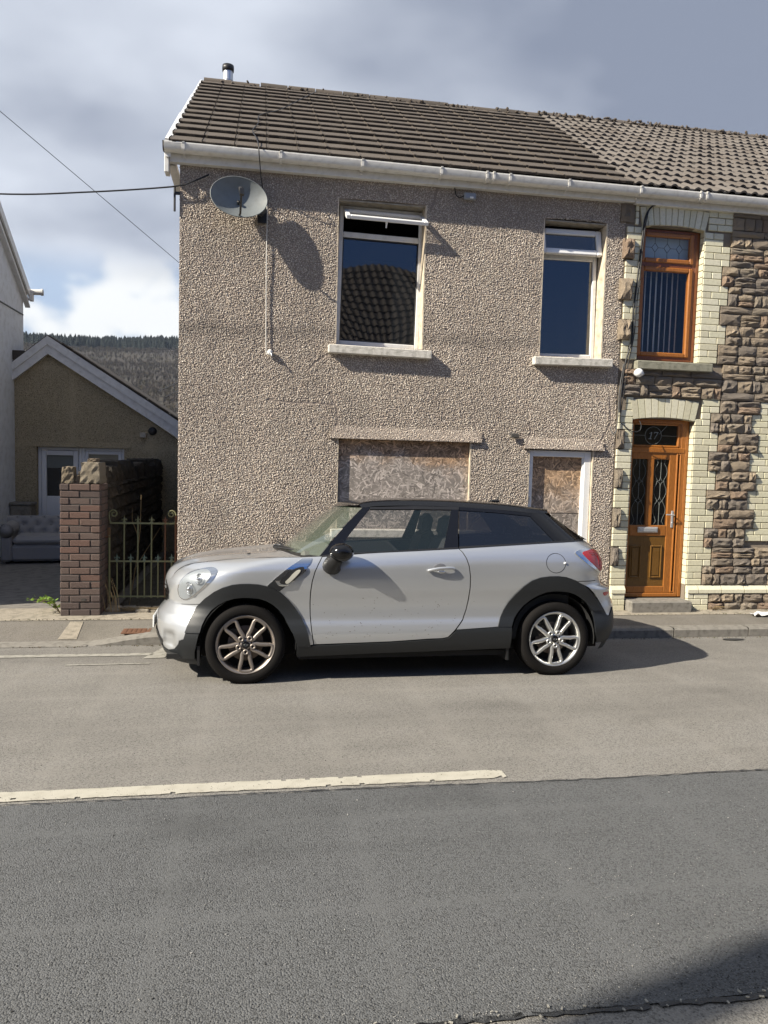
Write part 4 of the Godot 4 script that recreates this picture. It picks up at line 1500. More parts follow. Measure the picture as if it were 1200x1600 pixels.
func make_neighbour() -> void:
	var P := Vector3(5.9, 0, -8.65)
	var h := thing("stone_house", "brown stone house with cream glazed brick surrounds and orange brown door numbered 17", "house", P)
	var zf := WALL_Z + 0.012
	var zm := WALL_Z - 0.012      # mortar behind the faces
	var zb := WALL_Z - 0.34
	var ox0 := 4.478
	var ox1 := 5.288
	var wy0 := 3.058
	var ws := 4.615               # springing of the window arch
	var ds := 2.335               # springing of the door arch
	var b := MB.new()
	b.bb(4.272, ox0, -0.3, 5.02, zb, zm)
	b.bb(ox0, ox1, -0.3, 0.14, zb, zm)
	b.bb(ox0, ox1, ds + 0.03, wy0, zb, zm)
	b.bb(ox0, ox1, ws + 0.03, 5.02, zb, zm)
	b.bb(ox1, 6.40, -0.3, 5.02, zb, zm)
	b.bb(6.40, 7.5, -0.3, 0.83, zb, zm)
	b.bb(6.40, 7.5, 2.40, 5.02, zb, zm)
	b.bb(7.5, 9.0, -0.3, 5.02, zb, zm)
	var wall := part("wall", b, M.mortar, h)
	var rm := MB.new()
	rm.bb(4.30, 9.0, 2.55, 2.75, -12.0, zb)
	rm.bb(4.30, 9.0, 4.90, 4.98, -12.0, zb)
	rm.bb(4.30, 9.0, -0.3, -0.02, -12.0, zb)
	rm.bb(4.30, 9.0, -0.02, 4.95, -12.1, -12.0)
	rm.bb(8.9, 9.0, -0.02, 4.95, -12.0, zb)
	rm.bb(4.275, 4.37, -0.02, 4.95, -12.0, zb)
	rm.bb(5.75, 5.80, -0.02, 2.55, -12.0, zb)
	part("rooms", rm, M.room, h)
	# --- brickwork of the upper window
	var sp := 0.006
	for k in 20:
		var y := wy0 + GB * k * 0.985
		var grp := k / 3
		var wide := grp % 2 == 1
		if y + GB < ws + 0.02:
			course(wall, ox1 + 0.002, ox1 + (0.345 if wide else 0.25), y, k % 2 == 0, zf)
			if wide:
				course(wall, 4.375, ox0 - 0.002, y, true, zf)
			else:
				course(wall, 4.285 + rng.randf_range(-0.005, 0.0), ox0 - 0.002, y, k % 3 != 1, zf)
		else:
			course(wall, ox1 + 0.040, ox1 + 0.345, y, k % 2 == 0, zf)
	for k in 3:
		course(wall, ox1 + 0.040, ox1 + 0.37, 4.636 + GB * k, k % 2 == 0, zf)
		course(wall, 4.38, ox0 - 0.05, 4.636 + GB * k, true, zf)
	arch(wall, ox0 - 0.002, ox1 + 0.002, ws + 0.012, 0.034, 4.862, 11, zf)
	# brown quoins that key the two houses together
	for g in [[3.30, 3.52], [3.77, 4.00], [4.25, 4.46]]:
		rock("quoin_stone", 4.262 - rng.randf_range(0.02, 0.05), 4.372, g[0] - 0.012, g[1], WALL_Z + 0.05, 0.10, M.stone[[0, 2, 4][rng.randi() % 3]], wall)
	rock("quoin_stone", 4.20, 4.37, 4.66, 4.87, WALL_Z + 0.012, 0.06, M.stone[1], wall)
	# --- brickwork of the doorway: groups of three courses, long and short by turns
	for grp in 10:
		var wide := grp % 2 == 1
		for r in 3:
			var k := grp * 3 + r
			var y := 0.325 + GB * k
			if grp < 9 or r < 0:
				if y + GB < 2.39:
					course(wall, ox1 + 0.002, ox1 + (0.325 if wide else 0.21), y, k % 2 == 0, zf)
				else:
					course(wall, ox1 + 0.085, ox1 + (0.325 if wide else 0.21), y, k % 2 == 0, zf)
			else:
				if y < 2.62:
					course(wall, ox1 + 0.085, ox1 + 0.325, y, k % 2 == 0, zf)
			if y + GB < 2.62:
				if wide:
					course(wall, 4.375, ox0 - 0.002, y, true, zf)
				else:
					course(wall, 4.282, ox0 - 0.002, y, true, zf)
		if wide and grp < 9:
			var yy := 0.325 + GB * grp * 3
			rock("quoin_stone", 4.282, 4.370, yy + 0.01, yy + GB * 3 - 0.01, WALL_Z + 0.03, 0.06, M.stone[[1, 5, 3][rng.randi() % 3]], wall)
	arch(wall, ox0 - 0.002, ox1 + 0.002, ds + 0.012, 0.034, 2.595, 10, zf)
	# returns of the brickwork inside the two reveals
	for e in [[0.325, ds], [wy0, ws]]:
		var y: float = e[0]
		while y + GB < e[1] + 0.03:
			for side in 2:
				var o := put("brick", key_box(Vector3(0.012, GB - 0.008, 0.088), 0.003), M.glazed[rng.randi() % 4], wall)
				o.position = Vector3(ox1 - 0.001 if side else ox0 + 0.001, y + GB / 2, WALL_Z - 0.038)
			y += GB
	# --- next window along: the left side of its surround
	for grp in range(2, 10):
		var wide := grp % 2 == 0
		for r in 3:
			var k := grp * 3 + r
			var y := 0.325 + GB * k
			if y > 0.84 and y < 2.65:
				course(wall, 6.06 if wide else 6.165, 6.40, y, k % 2 == 0, zf)
	# --- plinth: projecting cream band over stone, brick beside the door
	for k in 3:
		var y := 0.008 + 0.0725 * k
		var zp := zf + 0.03
		var xs := [ox1 + 0.012, ox1 + 0.10, ox1 + 0.30] if k != 1 else [ox1 + 0.012, ox1 + 0.20, ox1 + 0.30]
		for i in 2:
			var o := put("brick", key_box(Vector3(xs[i + 1] - xs[i] - 0.008, 0.066, 0.14), 0.005), M.glazed[rng.randi() % 4], wall)
			o.position = Vector3((xs[i] + xs[i + 1]) / 2, y + 0.036, zp - 0.07)
		var o2 := put("brick", key_box(Vector3(0.088 if k % 2 else 0.176, 0.066, 0.14), 0.005), M.glazed[rng.randi() % 4], wall)
		o2.position = Vector3(4.335 if k % 2 else 4.378, y + 0.036, zp - 0.07)
		if k % 2:
			var o3 := put("brick", key_box(Vector3(0.086, 0.066, 0.14), 0.005), M.glazed[1], wall)
			o3.position = Vector3(4.424, y + 0.036, zp - 0.07)
	var pl := [[4.285, 4.47], [ox1 + 0.01, ox1 + 0.155], [5.447, 5.757], [5.761, 6.07], [6.074, 6.38], [6.384, 6.69], [6.694, 7.0]]
	for p in pl:
		var bm := MB.new()
		var x0: float = p[0] + 0.003; var x1: float = p[1] - 0.003
		var z1 := zf + 0.042
		var poly := PackedVector2Array([Vector2(-z1, 0.228), Vector2(-z1, 0.272), Vector2(-(z1 - 0.035), 0.318), Vector2(-(zf - 0.05), 0.322), Vector2(-(zf - 0.05), 0.228)])
		bm.xf = Transform3D(Basis(Vector3(0, 0, -1), Vector3.UP, Vector3(1, 0, 0)), Vector3.ZERO)
		bm.prism(poly, x0, x1)
		part("plinth_brick", bm, M.glazed[2], wall)
	stone_fill(wall, ox1 + 0.302, 7.3, 0.005, 0.222, WALL_Z + 0.04)
	# --- stone between the surrounds, banded to the brick courses
	for grp in 10:
		var wide := grp % 2 == 1
		var ya := 0.325 + GB * 3 * grp
		var yb := minf(ya + GB * 3, 2.615)
		var xa := ox1 + (0.325 if wide else 0.21) + 0.003
		var xb := (6.157 if wide else 6.055) if ya > 0.7 else 7.3
		if yb > ya:
			stone_fill(wall, xa, xb, ya, yb, WALL_Z + 0.024)
	stone_fill(wall, 6.40, 7.3, 2.66, 4.9, WALL_Z + 0.024)
	stone_fill(wall, ox1 + 0.33, 6.40, 2.618, 3.05, WALL_Z + 0.024)
	stone_fill(wall, 4.30, ox1 + 0.33, 2.625, 2.955, WALL_Z + 0.020)
	for grp in 7:
		var ya := wy0 + GB * 0.985 * 3 * grp
		var yb := minf(ya + GB * 0.985 * 3, 4.87) if grp < 6 else 4.87
		var wide := grp % 2 == 1
		if yb > ya:
			stone_fill(wall, ox1 + (0.345 if wide or grp == 6 else 0.25) + 0.004, 6.40, ya, yb, WALL_Z + 0.024)
	var cr := part("mortar_crumbs", crumbs(50, 4.3, 7.0, func(x): return Vector3(x, 0.012, -8.60 + rng.randf() * 0.06), 0.008, 0.03), M.mortar, wall)
	cr.set_meta("kind", "stuff")
	# --- window
	var zw := WALL_Z - 0.085
	var w := MB.new()
	frame_into(w, ox0 + 0.006, ox1 - 0.004, wy0 + 0.012, ws + 0.02, zw - 0.07, zw, 0.052, 0.008, 0.07)
	w.bb(ox1 - 0.10, ox1 - 0.05, wy0 + 0.02, ws + 0.015, zw - 0.069, zw - 0.002, 0.006)
	w.bb(ox0 + 0.05, ox1 - 0.10, 4.185, 4.25, zw - 0.068, zw - 0.001, 0.008)
	var cs := MB.new()
	frame_into(cs, ox0 + 0.04, ox1 - 0.085, wy0 + 0.065, 4.192, zw - 0.05, zw + 0.016, 0.052, 0.010)
	frame_into(cs, ox0 + 0.04, ox1 - 0.085, 4.242, ws - 0.018, zw - 0.05, zw + 0.016, 0.052, 0.010)
	var win := part("window", w, M.oak_brown, h)
	part("casement", cs, M.oak, win)
	var g1 := [ox0 + 0.088, ox1 - 0.132, wy0 + 0.113, 4.144]
	var g2 := [ox0 + 0.088, ox1 - 0.132, 4.290, ws - 0.066]
	part("pane", pane_mb(g1[0], g1[1], g1[2], g1[3], zw - 0.01, 0.0006, 8), M.glass_clear, win)
	part("pane", pane_mb(g2[0], g2[1], g2[2], g2[3], zw - 0.01), M.glass_clear, win)
	# leaded diamonds of the top light
	var ld := MB.new()
	var ym: float = (g2[2] + g2[3]) / 2
	var lead := func(bm: MB, a: Vector2, c: Vector2, z: float, r: float): bm.tube(PackedVector3Array([Vector3(a.x, a.y, z), Vector3(c.x, c.y, z)]), r, 5)
	var gx: float = g2[1] - g2[0]
	for i in 3:
		var cx: float = g2[0] + gx * (0.23 + 0.27 * i)
		var dm := [Vector2(cx - 0.042, ym), Vector2(cx, ym + 0.055), Vector2(cx + 0.042, ym), Vector2(cx, ym - 0.055)]
		for k in 4:
			lead.call(ld, dm[k], dm[(k + 1) % 4], zw - 0.008, 0.0035)
		lead.call(ld, dm[1], Vector2(cx, g2[3]), zw - 0.008, 0.003)
		lead.call(ld, dm[3], Vector2(cx, g2[2]), zw - 0.008, 0.003)
		lead.call(ld, Vector2(cx + 0.042, ym), Vector2(minf(cx + gx * 0.27 - 0.042, g2[1]), ym), zw - 0.008, 0.003)
	lead.call(ld, Vector2(g2[0], ym), Vector2(g2[0] + gx * 0.23 - 0.042, ym), zw - 0.008, 0.003)
	part("leading", ld, mat(0.09, 0.10, 0.10, 0.5, 0.3), win)
	var net := MB.new()
	net.bb(g2[0] - 0.03, g2[1] + 0.03, g2[2] - 0.03, g2[3] + 0.03, zw - 0.10, zw - 0.095)
	part("frosted_backing", net, mat(0.48, 0.58, 0.60, 0.9), win)
	# vertical blind
	for i in 8:
		var bl := MB.new()
		var x: float = g1[0] + 0.01 + (g1[1] - g1[0] - 0.02) * (i + 0.5) / 8.0
		bl.box(Vector3(x, (g1[2] + g1[3]) / 2, zw - 0.16), Vector3(0.075, g1[3] - g1[2] + 0.1, 0.002), Basis(Vector3.UP, deg_to_rad(52.0 + rng.randf_range(-3, 3))))
		part("blind_slat", bl, mat(0.66, 0.68, 0.64, 0.9), win)
	var sm := MB.new()
	sm.bbox(Vector3(4.945, 2.995, WALL_Z - 0.005), Vector3(0.985, 0.10, 0.20), 0.008)
	var so := part("sill", sm, M.sill_stone, h)
	# --- second window, lower right (mostly outside the picture)
	var w2 := MB.new()
	frame_into(w2, 6.41, 7.49, 0.85, 2.39, zw - 0.07, zw, 0.06, 0.008)
	var win2 := part("window", w2, M.oak_brown, h)
	part("pane", pane_mb(6.46, 7.44, 0.90, 2.34, zw - 0.02), M.glass, win2)
	make_front_door(h, ox0, ox1, ds, zw)
	# --- step
	var st := MB.new()
	st.bbox(Vector3(4.885, 0.075, -8.60), Vector3(0.80, 0.15, 0.27), 0.014)
	part("step", st, M.kerb, h)
	# --- roof with rolled tiles, and the eaves boards
	var prof := [Vector2(-8.53, 5.012), Vector2(-9.45, 5.570), Vector2(-13.12, 7.765)]
	var under := MB.new()
	for i in 2:
		var a: Vector2 = prof[i]; var c: Vector2 = prof[i + 1]
		under.quad(Vector3(4.9, a.y, a.x), Vector3(9.2, a.y, a.x), Vector3(9.2, c.y, c.x), Vector3(4.9, c.y, c.x))
	under.quad(Vector3(4.9, 7.765, -13.12), Vector3(9.2, 7.765, -13.12), Vector3(9.2, 4.95, -17.7), Vector3(4.9, 4.95, -17.7))
	under.quad(Vector3(9.0, 4.9, -17.5), Vector3(9.0, 4.9, -8.7), Vector3(9.0, 7.8, -13.1), Vector3(9.0, 4.95, -17.5))
	var roof := part("roof", under, M.dark, h)
	var total: float = prof[0].distance_to(prof[1]) + prof[1].distance_to(prof[2])
	var rows := 15
	var gauge := total / rows
	var tw := 0.296
	var tiles := []
	for i in 5:
		tiles.append(roll_tile(tw - 0.002, gauge + 0.05, i))
	var ms := [M.pantile, M.pantile, M.pantile_b, M.pantile_c, M.pantile]
	for r in rows:
		var q: Array = roof_point(prof, minf(gauge * (r + 1.0) - 0.02, total))
		var x := 4.225 + 0.52 * (r + 0.5) / rows
		while x < 8.9:
			var o := put("roof_tile", tiles[rng.randi() % 5], ms[rng.randi() % 5], roof)
			o.transform = Transform3D(Basis(Vector3.RIGHT, q[2] - 0.075 + rng.randf_range(-0.012, 0.012)) * Basis(Vector3.UP, rng.randf_range(-0.01, 0.01)), Vector3(x + tw / 2, q[0] + 0.020 + rng.randf_range(-0.004, 0.006), q[1]))
			x += tw
	ridge_row(4.75, 9.1, 7.755, -13.12, 0.45, [M.pantile_c, M.tile_b, M.pantile_c], roof)
	var mo := part("ridge_mortar", crumbs(160, 4.7, 9.0, func(x): return Vector3(x, 7.76 + rng.randf() * 0.05, -13.0 + rng.randf_range(-0.03, 0.06)), 0.02, 0.06), M.pantile_c, roof)
	mo.set_meta("kind", "stuff")
	var f := MB.new()
	f.bb(4.343, 9.0, 4.860, 5.02, -8.602, -8.580, 0.003)
	f.bb(4.343, 9.0, 4.862, 4.874, -8.66, -8.602)
	part("fascia", f, M.gutter, h)

func make_front_door(h: Node, x0: float, x1: float, ds: float, zw: float) -> void:
	var fx0 := x0 + 0.004
	var fx1 := x1 - 0.004
	var fr := MB.new()
	frame_into(fr, fx0, fx1, 0.158, ds + 0.032, zw - 0.08, zw, 0.048, 0.008, 0.05)
	fr.bb(fx1 - 0.10, fx1 - 0.044, 0.17, ds + 0.03, zw - 0.079, zw - 0.003, 0.006)
	fr.bb(fx0 + 0.046, fx1 - 0.046, 1.955, 2.02, zw - 0.078, zw + 0.002, 0.008)
	var door := part("door", fr, M.oak, h)
	door.set_meta("label", "orange brown front door with leaded glass and a steel letterbox")
	# fanlight with the number in a ring
	var gx0 := fx0 + 0.05; var gx1 := fx1 - 0.146
	var bead := MB.new()
	frame_into(bead, gx0 - 0.006, gx1 + 0.052, 2.018, ds - 0.012, zw - 0.05, zw - 0.006, 0.03, 0.01)
	bead.bb(gx1 - 0.002, gx1 + 0.03, 2.03, ds - 0.03, zw - 0.05, zw - 0.004, 0.01)
	part("fanlight_frame", bead, M.oak, door)
	part("fanlight_pane", pane_mb(gx0, gx1, 2.04, ds - 0.03, zw - 0.03), M.glass, door)
	var etch := mat(0.20, 0.215, 0.20, 0.6)
	var ring := MB.new()
	var cx := lerpf(gx0, gx1, 0.47)
	var cy := 2.165
	var pts := PackedVector3Array()
	for i in 33:
		pts.append(Vector3(cx + cos(TAU * i / 32.0) * 0.108, cy + sin(TAU * i / 32.0) * 0.108, zw - 0.027))
	ring.tube(pts, 0.0028, 5)
	for s in [[gx0, cx - 0.108], [cx + 0.108, gx1]]:
		ring.tube(PackedVector3Array([Vector3(s[0], cy, zw - 0.027), Vector3(s[1], cy, zw - 0.027)]), 0.0022, 5)
	ring.tube(PackedVector3Array([Vector3(cx + 0.08, cy + 0.02, zw - 0.027), Vector3(cx + 0.20, cy + 0.15, zw - 0.027)]), 0.003, 5)
	part("etched_ring", ring, etch, door)
	var tm := TextMesh.new()
	var ft := SystemFont.new()
	ft.font_names = PackedStringArray(["Droid Serif"])
	ft.font_italic = true
	tm.font = ft
	tm.text = "17"
	tm.font_size = 40
	tm.pixel_size = 0.0030
	tm.depth = 0.003
	var num := put("door_number", tm, etch, door)
	num.transform = Transform3D(Basis(Vector3(1, 0, 0), Vector3(0.22, 1, 0), Vector3(0, 0, 1)), Vector3(cx, cy - 0.002, zw - 0.026))
	# the leaf
	var lx0 := fx0 + 0.045; var lx1 := fx1 - 0.131
	var ly0 := 0.21; var ly1 := 1.958
	var zl := zw - 0.012
	var leaf := MB.new()
	var gl0 := lx0 + 0.028
	var gl1 := lx0 + 0.238
	var gr0 := lx0 + 0.318
	var gr1 := lx0 + 0.520
	var gy0 := 1.055; var gy1 := 1.875
	leaf.bb(lx0, gl0, ly0, ly1, zl - 0.05, zl, 0.006)
	leaf.bb(gr1, lx1, ly0, ly1, zl - 0.05, zl, 0.006)
	leaf.bb(gl0, gr1, gy1, ly1, zl - 0.049, zl - 0.001, 0.006)
	leaf.bb(gl1, gr0, gy0, gy1, zl - 0.049, zl - 0.001, 0.006)
	leaf.bb(gl0, gr1, 0.925, gy0, zl - 0.049, zl - 0.001, 0.006)
	leaf.bb(gl0, gr1, ly0, 0.29, zl - 0.049, zl - 0.001, 0.006)
	var lf := part("door_leaf", leaf, M.oak, door)
	var trim := MB.new()
	frame_into(trim, lx1 - 0.02, lx1 + 0.05, ly0, ly1, zl - 0.03, zl + 0.012, 0.026, 0.010)
	part("frame_bead", trim, M.oak, door)
	var pan := MB.new()
	pan.bb(gl0, gr1, 0.29, 0.925, zl - 0.045, zl - 0.012)
	part("lower_panel", pan, M.oak_dark, door)
	for p in [[gl0 + 0.022, gl0 + 0.175], [gl0 + 0.295, gl0 + 0.455]]:
		var pm := MB.new()
		frame_into(pm, p[0], p[1], 0.395, 0.805, zl - 0.014, zl + 0.004, 0.022, 0.009)
		pm.bb(p[0] + 0.03, p[1] - 0.03, 0.425, 0.775, zl - 0.014, zl - 0.002, 0.006)
		part("raised_panel", pm, M.oak_dark, door)
	for g in [[gl0, gl1], [gr0, gr1]]:
		part("pane", pane_mb(g[0], g[1], gy0, gy1, zl - 0.02), M.glass, door)
		var ld := MB.new()
		var mx: float = (g[0] + g[1]) / 2
		var z := zl - 0.017
		for yc in [1.60, 1.36]:
			for k in 4:
				var a0 := PI / 2 * k
				var arc := PackedVector3Array()
				for i in 7:       # concave sides of the star
					var t := i / 6.0
					var pa := Vector2(cos(a0), sin(a0)) * Vector2(0.045, 0.06)
					var pb := Vector2(cos(a0 + PI / 2), sin(a0 + PI / 2)) * Vector2(0.045, 0.06)
					var m := pa.lerp(pb, t) * (1.0 - 0.45 * sin(PI * t))
					arc.append(Vector3(mx + m.x, yc + m.y, z))
				ld.tube(arc, 0.0022, 5)
		for e in [-1.0, 1.0]:
			var c := PackedVector3Array()
			for i in 17:
				var t := i / 16.0
				var y := lerpf(gy1, gy0, t)
				c.append(Vector3(mx + e * (0.03 + 0.055 * absf(sin(PI * (y - 1.36) / 0.24))), y, z))
			ld.tube(c, 0.0020, 5)
		ld.tube(PackedVector3Array([Vector3(mx, gy1, z), Vector3(mx, 1.66, z)]), 0.0026, 5)
		ld.tube(PackedVector3Array([Vector3(mx, 1.30, z), Vector3(mx, gy0, z)]), 0.0026, 5)
		ld.tube(PackedVector3Array([Vector3(mx, 1.54, z), Vector3(mx, 1.42, z)]), 0.0026, 5)
		part("leading", ld, etch, door)
	var lb := MB.new()
	lb.bb(lx0 + 0.135, lx0 + 0.405, 0.965, 1.035, zl - 0.004, zl + 0.014, 0.006)
	lb.bb(lx0 + 0.150, lx0 + 0.390, 0.978, 1.022, zl + 0.010, zl + 0.019, 0.004)
	part("letterbox", lb, M.steel, door)
	var hd := MB.new()
	hd.bb(lx1 - 0.052, lx1 - 0.022, 1.03, 1.24, zl, zl + 0.012, 0.004)
	hd.tube(PackedVector3Array([Vector3(lx1 - 0.037, 1.19, zl + 0.01), Vector3(lx1 - 0.037, 1.19, zl + 0.055), Vector3(lx1 - 0.065, 1.192, zl + 0.06), Vector3(lx1 - 0.145, 1.195, zl + 0.058)]), 0.008, 8)
	hd.ball(Vector3(lx1 - 0.037, 1.09, zl + 0.012), Vector3(0.010, 0.014, 0.005), 5, 8)
	part("handle", hd, M.steel, door)

# ---------------------------------------------------------------- gate pillar, boundary wall, gate
func make_pillar() -> void:
	var x0 := -2.066; var x1 := -1.648
	var zf := -8.55
	var o := thing("gate_pillar", "square pillar of red brown bricks with rough stones on top beside the iron gate", "pillar", Vector3(-1.857, 0.0, -8.76))
	var core := MB.new()
	core.bb(x0 + 0.008, x1 - 0.008, -0.05, 1.435, zf - 0.41, zf - 0.008)
	part("mortar_core", core, M.mortar_dark, o)
	var rows := 19
	var gh := 1.432 / rows
	var wall := Node3D.new()
	for r in rows:
		var y := 0.012 + gh * r
		var cuts := [x0, x0 + 0.10, x0 + 0.315, x1] if r % 2 == 0 else [x0, x0 + 0.205, x1]
		for i in cuts.size() - 1:
			var a: float = cuts[i]; var c: float = cuts[i + 1]
			var s := Vector3(c - a - 0.010, gh - 0.010, 0.10)
			var bo := put("brick", key_box(s, 0.006), M.brick[rng.randi() % 5 if r > 2 else 3], o)
			bo.position += Vector3((a + c) / 2 + rng.randf_range(-0.002, 0.002), y + gh / 2, zf - 0.05 + rng.randf_range(-0.005, 0.003))
			bo.rotation.z = rng.randf_range(-0.008, 0.008)
		for k in 2:      # the side towards the gate
			var za := zf - 0.104 - 0.16 * k
			var bo := put("brick", key_box(Vector3(0.10, gh - 0.010, 0.15), 0.006), M.brick[rng.randi() % 5], o)
			bo.position += Vector3(x1 - 0.05, y + gh / 2, za - 0.075)
			var bl := put("brick", key_box(Vector3(0.10, gh - 0.010, 0.15), 0.006), M.brick[rng.randi() % 5], o)
			bl.position += Vector3(x0 + 0.05, y + gh / 2, za - 0.075)
	wall.free()
	var hole := MB.new()
	hole.bb(-1.845, -1.80, 0.175, 0.205, zf - 0.03, zf + 0.004)
	part("broken_chip", hole, M.mortar_dark, o)
	# stones on top
	for s in [[-2.055, -1.925, 1.445, 1.62, -8.56, 0.20, 0], [-1.925, -1.865, 1.445, 1.535, -8.58, 0.16, 1], [-1.860, -1.640, 1.445, 1.675, -8.555, 0.26, 2], [-1.79, -1.69, 1.665, 1.715, -8.60, 0.14, 1]]:
		var m := stone_lump(s[5] + s[0])
		var so := put("coping_stone", m, M.coping[s[6]], o)
		so.transform = Transform3D(Basis(Vector3.UP, rng.randf_range(-0.12, 0.12)) * Basis.from_scale(Vector3(s[1] - s[0], s[3] - s[2], s[5])), Vector3((s[0] + s[1]) / 2, (s[2] + s[3]) / 2, s[4] - s[5] / 2) + so.position)
	# boundary wall running back from the pillar, upright stones along its top
	var w := thing("boundary_wall", "stone boundary wall, deep shade put into its colour, with upright coping stones running back behind the brick pillar", "wall", Vector3(-1.83, 0, -11.4))
	var wb := MB.new()
	wb.bb(-1.99, -1.70, -0.1, 1.43, -14.4, -8.955)
	var core2 := part("rubble_core", wb, M.mortar_dark, w)
	var ms: Array = [M.stone_shaded[0], M.stone_shaded[1], M.stone_shaded[2], M.stone_shaded[0]]
	var z := -8.98
	var k := 0
	while z > -14.2:
		var t := rng.randf_range(0.07, 0.17)
		var hh := rng.randf_range(0.15, 0.27)
		var so := put("coping_stone", stone_lump(k % 9 + 0.5), ms[rng.randi() % 4], w)
		so.transform = Transform3D(Basis(Vector3.UP, rng.randf_range(-0.1, 0.1)) * Basis(Vector3.RIGHT, rng.randf_range(-0.12, 0.12)) * Basis.from_scale(Vector3(rng.randf_range(0.27, 0.33), hh, t)), Vector3(-1.835 + rng.randf_range(-0.02, 0.02), 1.43 + hh / 2 - 0.02, z - t / 2) + so.position)
		z -= t + 0.008
		k += 1
	# the face towards the passage, rows of rubble
	var y := 0.0
	var right := Basis(Vector3.UP, PI / 2)
	while y < 1.40:
		var hh := rng.randf_range(0.11, 0.18)
		hh = minf(hh, 1.43 - y)
		var zz := -8.97
		while zz > -14.3:
			var l := rng.randf_range(0.16, 0.42)
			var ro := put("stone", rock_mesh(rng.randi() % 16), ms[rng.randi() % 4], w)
			ro.transform = Transform3D(right * Basis.from_scale(Vector3(l - 0.012, hh - 0.012, 0.07)), Vector3(-1.725, y + hh / 2, zz - l / 2) + ro.position)
			zz -= l
		y += hh

func stone_lump(sd: float) -> ArrayMesh:
	var k := "lump %.2f" % sd
	if not cache.has(k):
		var r := RandomNumberGenerator.new()
		r.seed = int(sd * 97.0) + 5000
		var nz := noise(FastNoiseLite.TYPE_SIMPLEX_SMOOTH, 1.6, int(r.randi() % 1000), 3)
		var b := MB.new()
		var n := 5
		for f in 6:
			var ax := f / 2
			var sg := 1.0 if f % 2 else -1.0
			var pts := []
			for j in n + 1:
				for i in n + 1:
					var q := Vector3.ZERO
					q[ax] = 0.5 * sg
					q[(ax + 1) % 3] = float(i) / n - 0.5
					q[(ax + 2) % 3] = float(j) / n - 0.5
					var rd := q.normalized() * 0.62
					q = q.lerp(rd, 0.22)
					q += q.normalized() * 0.13 * nz.get_noise_3dv(q * 2.2)
					q.x *= 1.0 - 0.14 * (q.y + 0.5)
					pts.append(q)
			for j in n:
				for i in n:
					var a: Vector3 = pts[j * (n + 1) + i]; var c1: Vector3 = pts[j * (n + 1) + i + 1]
					var c2: Vector3 = pts[(j + 1) * (n + 1) + i + 1]; var d: Vector3 = pts[(j + 1) * (n + 1) + i]
					if sg > 0:
						b.tri(a, c1, c2); b.tri(a, c2, d)
					else:
						b.tri(a, c2, c1); b.tri(a, d, c2)
		cache[k] = b.done()
	return cache[k]

